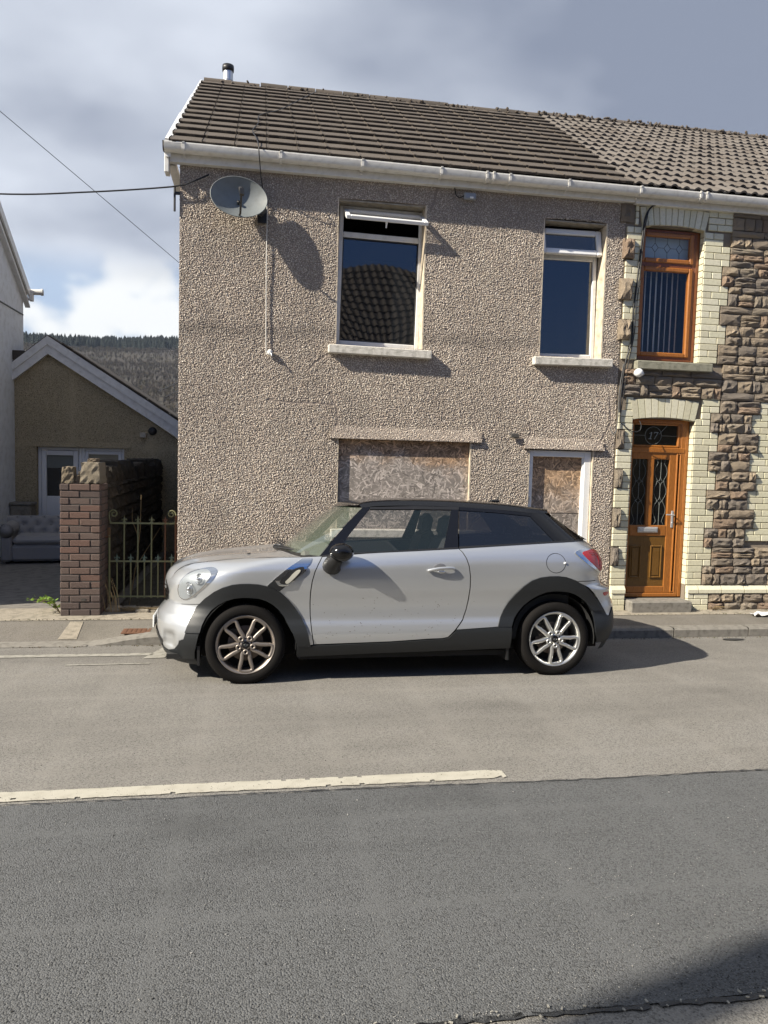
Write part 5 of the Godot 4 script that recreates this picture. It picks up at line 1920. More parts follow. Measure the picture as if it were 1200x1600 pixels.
func make_gate() -> void:
	var zg := -8.85
	var g := thing("iron_gate", "low rusty wrought iron gate with fleur de lys tips between brick pillar and house", "gate", Vector3(-1.2, 0.02, zg))
	var y1 := 1.000; var y0 := 0.570
	var fr := MB.new()
	fr.tube(PackedVector3Array([Vector3(-1.612, 0.10, zg), Vector3(-1.612, 0.94, zg)]), 0.013, 8)
	part("hinge_stile", fr, M.gate, g)
	var fr2 := MB.new()
	fr2.tube(PackedVector3Array([Vector3(-0.893, 0.10, zg), Vector3(-0.893, 1.09, zg)]), 0.013, 8)
	part("latch_stile", fr2, M.rust, g)
	for y in [y1, y0, 0.17]:
		var r := MB.new()
		r.box(Vector3(-1.25, y, zg), Vector3(0.715, 0.018, 0.016))
		part("rail", r, M.gate, g)
	# the two scrolls
	for s in [[-1.612, 1.0], [-0.893, -1.0]]:
		var b := MB.new()
		var pts := PackedVector3Array()
		var x: float = s[0]; var e: float = s[1]
		pts.append(Vector3(x + e * 0.03, y1, zg)); pts.append(Vector3(x + e * 0.008, y1 + 0.02, zg)); pts.append(Vector3(x, y1 + 0.06, zg))
		for i in 26:
			var t := i / 25.0
			var a := PI - t * TAU * 1.35
			var rr := lerpf(0.047, 0.012, t)
			pts.append(Vector3(x + e * (0.047 + cos(a) * rr), y1 + 0.105 + sin(a) * rr, zg))
		b.tube(pts, 0.0085, 6)
		part("scroll", b, M.gate, g)
	var tip := func(b: MB, x: float, y: float):
		b.tube(PackedVector3Array([Vector3(x, y - 0.02, zg), Vector3(x, y + 0.01, zg), Vector3(x, y + 0.045, zg), Vector3(x, y + 0.078, zg)]), 0.012, 6, 0.001)
		b.ball(Vector3(x, y + 0.04, zg), Vector3(0.009, 0.022, 0.006), 5, 6)
		for e in [-1.0, 1.0]:
			b.tube(PackedVector3Array([Vector3(x, y + 0.012, zg), Vector3(x + e * 0.012, y + 0.034, zg), Vector3(x + e * 0.024, y + 0.036, zg), Vector3(x + e * 0.027, y + 0.020, zg)]), 0.0075, 6, 0.004)
		b.box(Vector3(x, y + 0.005, zg), Vector3(0.03, 0.012, 0.016))
	for i in 5:
		var x := -1.455 + 0.148 * i
		if i < 4:
			var b := MB.new()
			b.tube(PackedVector3Array([Vector3(x, 0.15, zg), Vector3(x + 0.004, y1 + 0.03, zg)]), 0.0092, 6)
			var bo := part("bar", b, M.gate if i != 3 else M.rust, g)
			var t := MB.new()
			tip.call(t, x + 0.004, y1 + 0.01)
			part("tip", t, M.gate if i != 3 else M.rust, bo)
		var b2 := MB.new()
		var x2 := x - 0.074
		b2.tube(PackedVector3Array([Vector3(x2, 0.15, zg), Vector3(x2, y0 + 0.03, zg)]), 0.0092, 6)
		var bo2 := part("bar", b2, M.gate, g)
		var t2 := MB.new()
		tip.call(t2, x2, y0 + 0.01)
		part("tip", t2, M.gate_green, bo2)
	var hg := MB.new()
	hg.bb(-1.66, -1.60, 0.835, 0.855, zg - 0.012, zg + 0.012, 0.003)
	hg.bb(-1.63, -1.60, 0.86, 0.95, zg - 0.012, zg + 0.012, 0.003)
	part("hinge", hg, M.rust, g)
	# dry stalks at its foot and a thin bare stem behind it
	var ds := MB.new()
	for i in 16:
		var x := -1.62 + rng.randf() * 0.16
		var l := rng.randf_range(0.2, 0.42)
		var lean := rng.randf_range(-0.12, 0.02)
		ds.tube(PackedVector3Array([Vector3(x, 0.04, -8.62), Vector3(x + lean * 0.2, 0.04 + l * 0.5, -8.61 + rng.randf_range(-0.03, 0.03)), Vector3(x + lean, 0.04 + l, -8.60 + rng.randf_range(-0.05, 0.05))]), 0.0026, 4, 0.001)
	for i in 40:
		ds.tube(PackedVector3Array([Vector3(-1.5 + rng.randf() * 0.6, 0.03, -8.70), Vector3(-1.5 + rng.randf() * 0.6, 0.06 + rng.randf() * 0.03, -8.68), Vector3(-1.5 + rng.randf() * 0.6, 0.03, -8.72)]), 0.002, 4, 0.001)
	var d := part("dry_stalks", ds, M.straw, self)
	tag(d, "dead dry plant stalks at the foot of the iron gate", "dead plant")
	var dw := MB.new()
	for i in 14:
		var x := 5.60 + rng.randf() * 0.10
		var lx := rng.randf_range(-0.16, 0.16)
		dw.tube(PackedVector3Array([Vector3(x, 0.01, -8.575), Vector3(x + lx * 0.4, 0.05 + rng.randf() * 0.03, -8.55), Vector3(x + lx, 0.02 + rng.randf() * 0.07, -8.50 + rng.randf() * 0.05)]), 0.0025, 4, 0.001)
	tag(part("dry_weed", dw, M.straw, self), "small dry weed sprawling at the foot of the stone house plinth", "weed")
	var st := MB.new()
	var p0 := PackedVector3Array([Vector3(-1.45, 0.0, -9.2), Vector3(-1.38, 0.5, -9.25), Vector3(-1.33, 0.9, -9.2), Vector3(-1.32, 1.3, -9.2)])
	st.tube(p0, 0.008, 5, 0.003)
	st.tube(PackedVector3Array([Vector3(-1.40, 0.42, -9.24), Vector3(-1.22, 0.72, -9.2), Vector3(-1.10, 0.92, -9.15)]), 0.006, 5, 0.002)
	st.tube(PackedVector3Array([Vector3(-1.35, 0.8, -9.22), Vector3(-1.42, 1.0, -9.2), Vector3(-1.42, 1.15, -9.2)]), 0.005, 5, 0.002)
	var so := part("bare_stem", st, M.straw, self)
	tag(so, "thin bare branching stem in the shade behind the iron gate", "bare shrub")

func make_weed() -> void:
	var w := own("weed", "small bright green leafy weed growing at the left foot of the brick pillar", "weed", Vector3(-2.085, 0.01, -8.66))
	var leafm := MB.new()
	var n := 7
	for i in n:
		var t0 := float(i) / n; var t1 := float(i + 1) / n
		var w0 := 0.5 * sin(PI * pow(t0, 0.8)); var w1 := 0.5 * sin(PI * pow(t1, 0.8))
		var z0 := 0.12 * sin(PI * t0); var z1 := 0.12 * sin(PI * t1)
		leafm.quad(Vector3(-w0, t0, 0.1 * w0), Vector3(0, t0, z0 * 0.3), Vector3(0, t1, z1 * 0.3), Vector3(-w1, t1, 0.1 * w1))
		leafm.quad(Vector3(0, t0, z0 * 0.3), Vector3(w0, t0, 0.1 * w0), Vector3(w1, t1, 0.1 * w1), Vector3(0, t1, z1 * 0.3))
	var lm := leafm.done()
	var stems := MB.new()
	var spots := []
	for i in 7:
		var a := PackedVector3Array()
		var out := rng.randf_range(0.12, 0.36)
		var up := rng.randf_range(0.12, 0.20)
		var zz := rng.randf_range(-0.08, 0.10)
		for k in 6:
			var t := k / 5.0
			a.append(Vector3(-out * t, up * sin(PI * 0.62 * t) + 0.01, zz * t))
			if k > 0:
				for e in 2:
					spots.append(a[k] + Vector3(rng.randf_range(-0.02, 0.02), rng.randf_range(-0.01, 0.02), rng.randf_range(-0.02, 0.02)))
		stems.tube(a, 0.003, 5, 0.0015)
	part("stems", stems, M.straw, w)
	for p in spots:
		var o := put("leaf", lm, M.leaf, w)
		var s := rng.randf_range(0.028, 0.05)
		o.transform = Transform3D(Basis(Vector3.UP, rng.randf() * TAU) * Basis(Vector3.RIGHT, rng.randf_range(0.3, 1.6)) * Basis.from_scale(Vector3(s * 0.8, s, s)), p)

# ---------------------------------------------------------------- sofa, annexe and the white house
func make_sofa() -> void:
	var s := own("sofa", "grey buttoned two seat sofa left outdoors in the yard by the white wall", "sofa", Vector3(-3.18, -0.005, -13.0))
	s.rotation.y = deg_to_rad(8.0)
	var wdt := 1.55
	var seat := MB.new()
	seat.bbox(Vector3(0, 0.17, 0.05), Vector3(wdt - 0.30, 0.26, 0.72), 0.04)
	part("base", seat, M.sofa, s)
	var cu := MB.new()
	cu.bbox(Vector3(0.0, 0.36, 0.10), Vector3(wdt - 0.34, 0.15, 0.66), 0.06)
	part("seat_cushion", cu, M.sofa, s)
	# buttoned back: a grid pulled in at the buttons
	var b := MB.new()
	var btn := []
	for r in 3:
		for c in 7:
			btn.append(Vector2(-0.62 + 0.205 * c + (0.1 if r % 2 else 0.0), 0.45 + 0.12 * r))
	var pts := []
	var nx := 56; var ny := 26
	for j in ny + 1:
		for i in nx + 1:
			var x := lerpf(-wdt / 2, wdt / 2, float(i) / nx)
			var t := float(j) / ny
			var y: float
			var z: float
			if t < 0.75:
				y = lerpf(0.36, 0.64, t / 0.75)
				z = -0.12 - 0.10 * (t / 0.75)
			else:
				var a := (t - 0.75) / 0.25 * PI
				y = 0.64 + sin(a) * 0.065
				z = -0.22 - 0.065 * (1.0 - cos(a)) + 0.0
			for q in btn:
				var d2: float = Vector2(x, y).distance_squared_to(q)
				z -= 0.035 * exp(-d2 / 0.0022)
			pts.append(Vector3(x, y, z))
	b.grid(pts, ny + 1, nx + 1)
	b.bb(-wdt / 2, wdt / 2, 0.04, 0.62, -0.36, -0.26, 0.02)
	part("back", b, M.sofa, s)
	for q in btn:
		var bm := MB.new()
		var t: float = (q.y - 0.36) / 0.28
		bm.ball(Vector3(q.x, q.y, -0.12 - 0.10 * t - 0.022), Vector3(0.014, 0.014, 0.008), 5, 8)
		part("button", bm, M.sofa, s)
	for e in [-1.0, 1.0]:
		var a := MB.new()
		var x: float = e * (wdt / 2 - 0.09)
		a.bbox(Vector3(x, 0.27, 0.05), Vector3(0.16, 0.46, 0.74), 0.03)
		a.tube(PackedVector3Array([Vector3(x, 0.52, -0.30), Vector3(x, 0.52, -0.2), Vector3(x, 0.52, 0.30), Vector3(x, 0.52, 0.425)]), 0.112, 18)
		part("arm", a, M.sofa, s)
	for x in [-0.68, 0.68]:
		for z in [-0.28, 0.36]:
			var f := MB.new()
			f.tube(PackedVector3Array([Vector3(x, -0.02, z), Vector3(x, 0.05, z)]), 0.022, 8)
			part("foot", f, M.black_plastic, s)

func make_annexe() -> void:
	var zf := -14.2
	var k := 14.2 / 13.0      # outlines measured at 13 m, moved back along the same rays
	var X := func(x: float) -> float: return x * k
	var Y := func(y: float) -> float: return 1.825 + (y - 1.825) * k
	var o := thing("annexe", "low annexe in brown roughcast with white bargeboards and white door beyond the yard", "annexe", Vector3(-2.7, 0, zf))
	var ax: float = X.call(-3.281); var ay: float = Y.call(3.36)
	var rx: float = X.call(-1.10); var ry: float = Y.call(1.98)
	var lx: float = X.call(-3.83)
	var ly: float = ay - (ax - lx) * 0.83
	var dx0: float = X.call(-3.483); var dx1: float = X.call(-2.135)
	var dt: float = Y.call(1.83)
	var b := MB.new()
	b.prism(PackedVector2Array([Vector2(lx, -0.3), Vector2(dx0, -0.3), Vector2(dx0, dt), Vector2(lx, dt)]), zf - 0.3, zf)
	b.prism(PackedVector2Array([Vector2(dx1, -0.3), Vector2(rx + 0.6, -0.3), Vector2(rx + 0.6, dt), Vector2(dx1, dt)]), zf - 0.3, zf)
	b.prism(PackedVector2Array([Vector2(lx, dt), Vector2(rx + 0.05, dt), Vector2(ax, ay), Vector2(lx, ly)]), zf - 0.3, zf)
	b.bb(rx + 0.35, rx + 0.6, -0.3, ry - 0.3, -19.0, zf - 0.3)
	var wl := part("wall", b, M.roughcast, o)
	var li := MB.new()
	li.bb(dx0 - 0.12, dx1 + 0.12, dt + 0.002, dt + 0.09, zf - 0.1, zf + 0.018, 0.004)
	part("lintel", li, M.roughcast, wl)
	# roof: two slopes with a rough slate edge, bargeboards in two steps
	var rs := (ay - ry) / (rx - ax)
	var roof := MB.new()
	var oh := 0.10
	var e1 := Vector2(rx + 0.55, ry - rs * 0.55 + 0.26)
	var e0 := Vector2(lx - 0.1, ay - (ax - lx + 0.1) * 0.83 + 0.26)
	var top := Vector2(ax, ay + 0.26)
	for s in [[e0, top], [top, e1]]:
		var a: Vector2 = s[0]; var c: Vector2 = s[1]
		roof.quad(Vector3(a.x, a.y, zf + oh), Vector3(c.x, c.y, zf + oh), Vector3(c.x, c.y, -19), Vector3(a.x, a.y, -19))
		roof.quad(Vector3(a.x, a.y - 0.05, zf + oh), Vector3(c.x, c.y - 0.05, zf + oh), Vector3(c.x, c.y, zf + oh), Vector3(a.x, a.y, zf + oh))
	var ro := part("roof", roof, M.tile_c, o)
	var edge := MB.new()
	for i in 46:
		var t := rng.randf_range(0.10, 1.0)
		var q := top.lerp(e1, t)
		edge.bbox(Vector3(q.x, q.y + 0.012, zf + oh - 0.02 + rng.randf_range(-0.03, 0.03)), Vector3(0.15, 0.026, 0.10), 0.006, Basis(Vector3.BACK, -atan(rs) + rng.randf_range(-0.08, 0.08)))
	part("slate_edge", edge, M.tile, ro)
	for s in [[e0, top], [top, e1]]:
		var a: Vector2 = s[0]; var c: Vector2 = s[1]
		var bm := MB.new()
		bm.prism(PackedVector2Array([a + Vector2(0, -0.17), c + Vector2(0, -0.17), c + Vector2(0, -0.025), a + Vector2(0, -0.025)]), zf + 0.02, zf + oh + 0.03)
		bm.prism(PackedVector2Array([a + Vector2(0, -0.33), c + Vector2(0, -0.33), c + Vector2(0, -0.168), a + Vector2(0, -0.168)]), zf + 0.02, zf + oh + 0.005)
		part("bargeboard", bm, M.pvc, ro)
	# door with a half-glazed leaf and the fixed light beside it
	var zw := zf - 0.09
	var fr := MB.new()
	var mid: float = X.call(-2.835)
	frame_into(fr, dx0, mid + 0.03, -0.02, dt, zw - 0.06, zw, 0.055, 0.008)
	frame_into(fr, dx0 + 0.06, mid - 0.03, 0.03, dt - 0.06, zw - 0.04, zw + 0.015, 0.085, 0.008)
	fr.bb(dx0 + 0.14, mid - 0.11, 0.60, Y.call(1.035), zw - 0.035, zw + 0.010, 0.008)
	fr.bb(dx0 + 0.14, mid - 0.11, 0.11, 0.62, zw - 0.03, zw - 0.01)
	var d := part("door", fr, M.pvc_clean, o)
	part("pane", pane_mb(dx0 + 0.14, mid - 0.11, Y.call(1.03), dt - 0.14, zw - 0.01), M.glass, d)
	var rb := MB.new()
	rb.bb(dx0 + 0.14, mid - 0.11, dt - 0.37, dt - 0.13, zw - 0.08, zw - 0.06)
	part("roller_blind", rb, mat(0.36, 0.40, 0.37, 0.9), d)
	var fw := MB.new()
	frame_into(fw, mid + 0.03, dx1, 0.85, dt, zw - 0.06, zw, 0.055, 0.008)
	frame_into(fw, mid + 0.085, dx1 - 0.055, 0.90, dt - 0.055, zw - 0.04, zw + 0.012, 0.06, 0.008)
	var w2 := part("window", fw, M.pvc_clean, o)
	part("pane", pane_mb(mid + 0.14, dx1 - 0.11, 0.95, dt - 0.11, zw - 0.01), M.glass, w2)
	var rb2 := MB.new()
	rb2.bb(mid + 0.14, dx1 - 0.11, dt - 0.36, dt - 0.10, zw - 0.08, zw - 0.06)
	part("roller_blind", rb2, mat(0.36, 0.40, 0.37, 0.9), w2)
	var uw := MB.new()
	uw.bb(mid + 0.03, dx1, -0.3, 0.85, zf - 0.3, zf - 0.003)
	part("apron_wall", uw, M.roughcast, o)
	var inn := MB.new()
	inn.bb(dx0 + 0.02, dx1 - 0.02, 0.0, dt - 0.02, zf - 0.62, zf - 0.60)  # added dark sheet stands in for the unlit room behind the panes
	inn.bb(dx0 - 0.2, dx1 + 0.2, -0.3, 2.6, -16.2, -16.1)
	inn.bb(dx0 - 0.2, dx1 + 0.2, -0.3, -0.15, -16.1, zf - 0.3)
	part("room", inn, M.room, o)
	var lb := own("wall_box", "small cream square box fixed to the brown annexe wall", "wall box", Vector3(X.call(-1.834), Y.call(2.06), zf + 0.002))
	var l := MB.new()
	l.bbox(Vector3(0, 0, 0.03), Vector3(0.11, 0.10, 0.06), 0.008)
	part("case", l, M.plaster, lb)
	var l2 := MB.new()
	l2.bbox(Vector3(0, 0, 0.062), Vector3(0.085, 0.075, 0.012), 0.004)
	part("cover", l2, M.paint, lb)
	var rv := own("wall_vent", "dark round vent on the annexe wall under the bargeboard", "vent", Vector3(X.call(-1.69), Y.call(2.13), zf + 0.002))
	var v := MB.new()
	v.lathe(PackedVector2Array([Vector2(0.075, 0.0), Vector2(0.07, 0.03), Vector2(0.03, 0.045), Vector2(0.0, 0.047)]), 16, Transform3D(Basis(Vector3.RIGHT, PI / 2), Vector3.ZERO))
	part("cowl", v, M.black_plastic, rv)

func make_white_house() -> void:
	var xw := -4.16
	var o := thing("white_house", "white rendered house whose gable end rises at the left edge behind the sofa", "house", Vector3(-8.0, 0, -12.0))
	var zb := -14.75
	var zf := -8.75
	var zm := (zf + zb) / 2
	var ey := 1.825 + (4.262 - 1.825) * 14.7 / 13.0
	var slope := 0.64
	var ry := ey + slope * (zm - zb)
	var b := MB.new()
	b.xf = Transform3D(Basis(Vector3(0, 0, -1), Vector3.UP, Vector3(1, 0, 0)), Vector3.ZERO)
	b.prism(PackedVector2Array([Vector2(-zf, -0.4), Vector2(-zb, -0.4), Vector2(-zb, ey), Vector2(-zm, ry), Vector2(-zf, ey)]), -12.0, xw)
	part("wall", b, M.white_wall, o)
	var r := MB.new()
	var ov := 0.10
	r.quad(Vector3(-12, ey + 0.12, zf + 0.2), Vector3(xw + ov, ey + 0.12 - 0.2 * slope, zf + 0.2), Vector3(xw + ov, ry + 0.14, zm), Vector3(-12, ry + 0.14, zm))
	r.quad(Vector3(xw + ov, ey + 0.12 - 0.2 * slope, zb - 0.2), Vector3(-12, ey + 0.12 - 0.2 * slope, zb - 0.2), Vector3(-12, ry + 0.14, zm), Vector3(xw + ov, ry + 0.14, zm))
	var ro := part("roof", r, M.tile_c, o)
	for s in [[zf + 0.2, zm], [zb - 0.12, zm]]:
		var za: float = s[0]; var zc: float = s[1]
		var ya := ry + 0.13 - absf(zm - za) * slope
		var bm := MB.new()
		for w in [[0.0, 0.16, xw + 0.07, xw + 0.10], [0.15, 0.27, xw + 0.002, xw + 0.06], [0.27, 0.31, xw + 0.001, xw + 0.085]]:
			bm.xf = Transform3D(Basis(Vector3(0, 0, -1), Vector3.UP, Vector3(1, 0, 0)), Vector3.ZERO)
			bm.prism(PackedVector2Array([Vector2(-za, ya - w[1]), Vector2(-zc, ry + 0.13 - w[1]), Vector2(-zc, ry + 0.13 - w[0]), Vector2(-za, ya - w[0])]), w[2], w[3])
		part("bargeboard", bm, M.pvc, ro)
	var gm := MB.new()
	gm.tube(PackedVector3Array([Vector3(xw - 4, ey + 0.03, zb - 0.14), Vector3(xw + 0.1, ey + 0.03, zb - 0.14), Vector3(xw + 0.27, ey + 0.035, zb - 0.14)]), 0.052, 12)
	gm.bbox(Vector3(xw + 0.11, ey - 0.07, zb - 0.10), Vector3(0.07, 0.14, 0.1), 0.01)
	part("gutter_end", gm, M.gutter, o)
	var gc := MB.new()
	gc.tube(PackedVector3Array([Vector3(xw + 0.265, ey + 0.035, zb - 0.14), Vector3(xw + 0.30, ey + 0.035, zb - 0.14)]), 0.062, 12)
	part("gutter_cap", gc, M.gutter, o)
	var cl := MB.new()
	cl.bb(xw + 0.001, xw + 0.012, ey - 0.42, ey - 0.40, zb + 0.02, zb + 3.0)
	part("wall_line", cl, M.black_plastic, o)
	# lead flashing where the annexe roof meets the wall, and a crate-like box low in the corner
	var fl := MB.new()
	fl.bbox(Vector3(xw + 0.10, 1.825 + (3.26 - 1.825) * 1.09, -14.15), Vector3(0.20, 0.16, 0.12), 0.01)
	part("flashing", fl, M.mortar_dark, o)
	var bx := own("concrete_block", "pale concrete block in the corner behind the sofa", "block", Vector3(-3.98, -0.02, -14.0))
	var bb := MB.new()
	bb.bbox(Vector3(0, 0.42, 0), Vector3(0.34, 0.84, 0.30), 0.02)
	part("body", bb, M.concrete, bx)
	var bt := MB.new()
	bt.bbox(Vector3(0, 0.86, 0), Vector3(0.38, 0.05, 0.34), 0.012)
	part("cap", bt, M.kerb, bx)

# ---------------------------------------------------------------- dish, wires, fittings on the walls
func make_dish() -> void:
	var ctr := Vector3(-0.222, 4.520, -8.43)
	var o := own("satellite_dish", "grey oval satellite dish on the pebbledash wall under the gutter", "satellite dish", Vector3(-0.12, 4.42, -8.63))
	var c := ctr - o.position
	# it looks a little to the right, up at the sky
	var facing := Basis(Vector3.UP, deg_to_rad(9.0)) * Basis(Vector3.RIGHT, deg_to_rad(-14.0))
	var rx := 0.298; var ry := 0.230
	var b := MB.new()
	var p := []
	var rings := 9
	var seg := 40
	for i in rings + 1:
		for k in seg + 1:
			var r := float(i) / rings
			var a := TAU * k / seg
			p.append(c + facing * Vector3(cos(a) * rx * r, sin(a) * ry * r, -0.095 * (1.0 - r * r)))
	b.grid(p, rings + 1, seg + 1, true)
	var rim := PackedVector3Array()
	for k in seg + 1:
		var a := TAU * k / seg
		rim.append(c + facing * Vector3(cos(a) * rx, sin(a) * ry, -0.003))
	b.tube(rim, 0.0055, 6)
	part("reflector", b, M.dish, o)
	var arm := MB.new()
	var foot := c + facing * Vector3(0.0, -ry * 0.96, 0.0)
	var tip := c + facing * Vector3(-0.02, -0.13, 0.30)
	arm.tube(PackedVector3Array([foot + facing * Vector3(0, 0.02, -0.02), foot + facing * Vector3(0, -0.005, 0.05), tip]), 0.011, 8)
	part("feed_arm", arm, M.black_plastic, o)
	var ln := MB.new()
	ln.tube(PackedVector3Array([tip + facing * Vector3(0, -0.01, 0.015), tip + facing * Vector3(0, 0.02, -0.01), tip + facing * Vector3(0, 0.055, -0.035)]), 0.022, 12, 0.028)
	ln.box(tip + facing * Vector3(0, -0.015, 0.02), Vector3(0.04, 0.06, 0.04), facing)
	part("receiver", ln, M.black_plastic, o)
	var br := MB.new()
	br.tube(PackedVector3Array([c + facing * Vector3(0, -0.02, -0.06), c + facing * Vector3(0.02, -0.03, -0.125), Vector3(0.12, -0.02, 0.06), Vector3(0.14, -0.02, 0.02)]), 0.018, 8)
	br.bbox(Vector3(0.14, -0.02, 0.005), Vector3(0.10, 0.16, 0.02), 0.004)
	br.bbox(c + facing * Vector3(0, -0.02, -0.135), Vector3(0.13, 0.13, 0.05), 0.006, facing)
	part("wall_bracket", br, M.black_plastic, o)

func wire(called: String, label: String, pts: Array, r: float, m: Material, cat := "cable") -> void:
	var b := MB.new()
	# smooth the run
	var cv := Curve3D.new()
	for i in pts.size():
		var t: Vector3 = (pts[mini(i + 1, pts.size() - 1)] - pts[maxi(i - 1, 0)]) / 6.0
		cv.add_point(pts[i], -t, t)
	cv.bake_interval = clampf(cv.get_baked_length() / 60.0, 0.01, 0.5)
	b.tube(cv.get_baked_points(), r, 6)
	var group := "washing lines from the annexe to the house" if called == "washing_line" else "black and grey cables down the joint between the houses" if called == "wall_cable" else ""
	tag(part(called, b, m, self), label, cat, group)

func make_fittings() -> void:
	var z := WALL_Z + 0.012
	wire("dish_cable", "white cable running straight down the pebbledash wall from the dish", [Vector3(0.03, 4.60, z + 0.06), Vector3(0.072, 4.50, z), Vector3(0.074, 4.0, z + 0.006), Vector3(0.078, 3.5, z), Vector3(0.085, 2.96, z + 0.004), Vector3(0.10, 2.925, z + 0.01)], 0.0055, M.white_cable)
	var cn := own("cable_outlet", "small white round cable outlet at the lower end of the white cable", "cable outlet", Vector3(0.128, 2.935, z))
	var c := MB.new()
	c.ball(Vector3(0, 0, 0.012), Vector3(0.030, 0.034, 0.024), 7, 12)
	part("cover", c, M.pvc, cn)
	var c2 := MB.new()
	c2.tube(PackedVector3Array([Vector3(0.005, 0.0, 0.02), Vector3(0.015, -0.02, 0.05), Vector3(0.02, -0.045, 0.05)]), 0.007, 6)
	part("plug", c2, M.steel, cn)
	wire("roof_cable", "thin black cable coming over the gutter and down to the dish", [Vector3(0.85, 7.55, -12.55), Vector3(0.60, 7.05, -11.69), Vector3(0.25, 6.45, -10.75), Vector3(-0.02, 6.12, -10.2), Vector3(-0.04, 5.82, -9.72), Vector3(-0.10, 5.52, -9.2), Vector3(-0.06, 5.30, -8.82), Vector3(-0.03, 5.07, -8.42), Vector3(-0.02, 4.96, -8.40), Vector3(0.0, 4.80, -8.52), Vector3(0.02, 4.70, z + 0.01)], 0.0055, M.cable)
	# junction box and lead under the gutter
	var jb := own("junction_box", "grey plastic junction box with a looped lead under the gutter", "junction box", Vector3(2.345, 4.79, z))
	var j := MB.new()
	j.bbox(Vector3(0, 0, 0.02), Vector3(0.14, 0.075, 0.05), 0.012)
	part("body", j, mat(0.25, 0.27, 0.30, 0.4), jb)
	var j2 := MB.new()
	j2.bbox(Vector3(0.015, -0.02, 0.048), Vector3(0.04, 0.02, 0.012), 0.003)
	part("clip", j2, M.pvc_clean, jb)
	var j3 := MB.new()
	j3.tube(PackedVector3Array([Vector3(-0.07, 0, 0.02), Vector3(-0.12, -0.025, 0.015), Vector3(-0.16, 0.0, 0.012), Vector3(-0.18, 0.09, 0.008)]), 0.006, 6)
	part("lead", j3, M.cable, jb)
	var vt := own("wall_vent", "small dark vent in the pebbledash between the boarded window and boarded door", "vent", Vector3(2.99, 2.105, z))
	var v := MB.new()
	v.bbox(Vector3(0, 0, 0.012), Vector3(0.10, 0.055, 0.022), 0.010)
	part("cowl", v, mat(0.06, 0.055, 0.05, 0.9), vt)
	# bracket for the overhead line at the corner of the house
	var bk := own("line_bracket", "dark iron bracket carrying the overhead line at the corner of the pebbledash house", "bracket", Vector3(-0.86, 4.54, -8.64))
	var k := MB.new()
	k.tube(PackedVector3Array([Vector3(-0.045, 0.10, 0.0), Vector3(-0.045, -0.16, 0.0)]), 0.012, 8)
	k.bbox(Vector3(-0.02, 0.03, 0), Vector3(0.06, 0.03, 0.03), 0.005)
	part("stem", k, M.black_plastic, bk)
	# overhead lines
	var a0 := Vector3(-0.93, 4.62, -8.60)
	wire("overhead_line", "thick dark overhead line reaching the corner of the pebbledash house from the left", [Vector3(-10.5, 5.35, -8.9), Vector3(-6.5, 4.62, -8.8), Vector3(-4.2, 4.42, -8.7), Vector3(-2.7, 4.42, -8.65), Vector3(-1.8, 4.50, -8.62), a0, Vector3(-0.74, 4.68, -8.60), Vector3(-0.55, 4.79, z)], 0.0085, M.cable, "overhead cable")
	wire("overhead_wire", "thin wire slanting down through the sky towards the back of the house", [Vector3(-4.35, 6.58, -8.8), Vector3(-3.2, 5.97, -10.5), Vector3(-1.35, 4.99, -13.5), Vector3(0.5, 4.0, -16.5), Vector3(1.2, 3.65, -17.5)], 0.0042, M.cable, "overhead cable")
	wire("washing_line", "pale washing line from the annexe roof to the house, upper of two", [Vector3(-1.75, 2.87, -14.2), Vector3(-1.30, 3.02, -13.6), Vector3(-0.86, 3.2, -13.0)], 0.006, M.white_cable, "washing line")
	wire("washing_line", "pale washing line from the annexe roof to the house, lower of two", [Vector3(-1.62, 2.76, -14.1), Vector3(-1.25, 2.92, -13.6), Vector3(-0.86, 3.12, -13.0)], 0.006, M.white_cable, "washing line")
	# bundle of black cables down the joint between the houses
	var n := WALL_Z + 0.03
	wire("wall_cable", "thick black cable dropping from the gutter beside the brown framed window", [Vector3(4.72, 4.88, n + 0.01), Vector3(4.58, 4.86, n + 0.02), Vector3(4.50, 4.74, n), Vector3(4.47, 4.5, n), Vector3(4.44, 4.1, n), Vector3(4.40, 3.6, n), Vector3(4.40, 3.3, n), Vector3(4.33, 3.0, n), Vector3(4.30, 2.7, n), Vector3(4.29, 2.42, n)], 0.011, M.cable)
	wire("wall_cable", "thin black cable looping beside the thick one between the two houses", [Vector3(4.66, 4.875, n), Vector3(4.545, 4.83, n + 0.01), Vector3(4.49, 4.6, n + 0.015), Vector3(4.46, 4.1, n + 0.012), Vector3(4.435, 3.7, n + 0.01), Vector3(4.425, 3.35, n), Vector3(4.36, 2.95, n), Vector3(4.325, 2.6, n), Vector3(4.30, 2.34, n), Vector3(4.36, 2.26, n + 0.01), Vector3(4.46, 2.20, n + 0.01), Vector3(4.55, 2.21, n + 0.02), Vector3(4.565, 2.28, n + 0.02), Vector3(4.55, 2.33, n)], 0.006, M.cable)
	wire("wall_cable", "grey cable hanging in a loop below the black ones by the front door arch", [Vector3(4.31, 3.0, n), Vector3(4.275, 2.7, n), Vector3(4.27, 2.4, n), Vector3(4.25, 2.2, n + 0.01), Vector3(4.21, 2.16, n + 0.02), Vector3(4.18, 2.24, n)], 0.006, mat(0.10, 0.10, 0.10, 0.5))
	var lp := own("security_lamp", "round white security lamp under the stone sill of the brown framed window", "security lamp", Vector3(4.475, 2.895, WALL_Z + 0.04))
	var l := MB.new()
	l.ball(Vector3(0, 0, 0.055), Vector3(0.055, 0.052, 0.055), 9, 14)
	part("globe", l, M.pvc_clean, lp)
	var l2 := MB.new()
	l2.tube(PackedVector3Array([Vector3(0, 0, -0.05), Vector3(0, 0, 0.02)]), 0.032, 12)
	part("mount", l2, M.pvc_clean, lp)
	var l3 := MB.new()
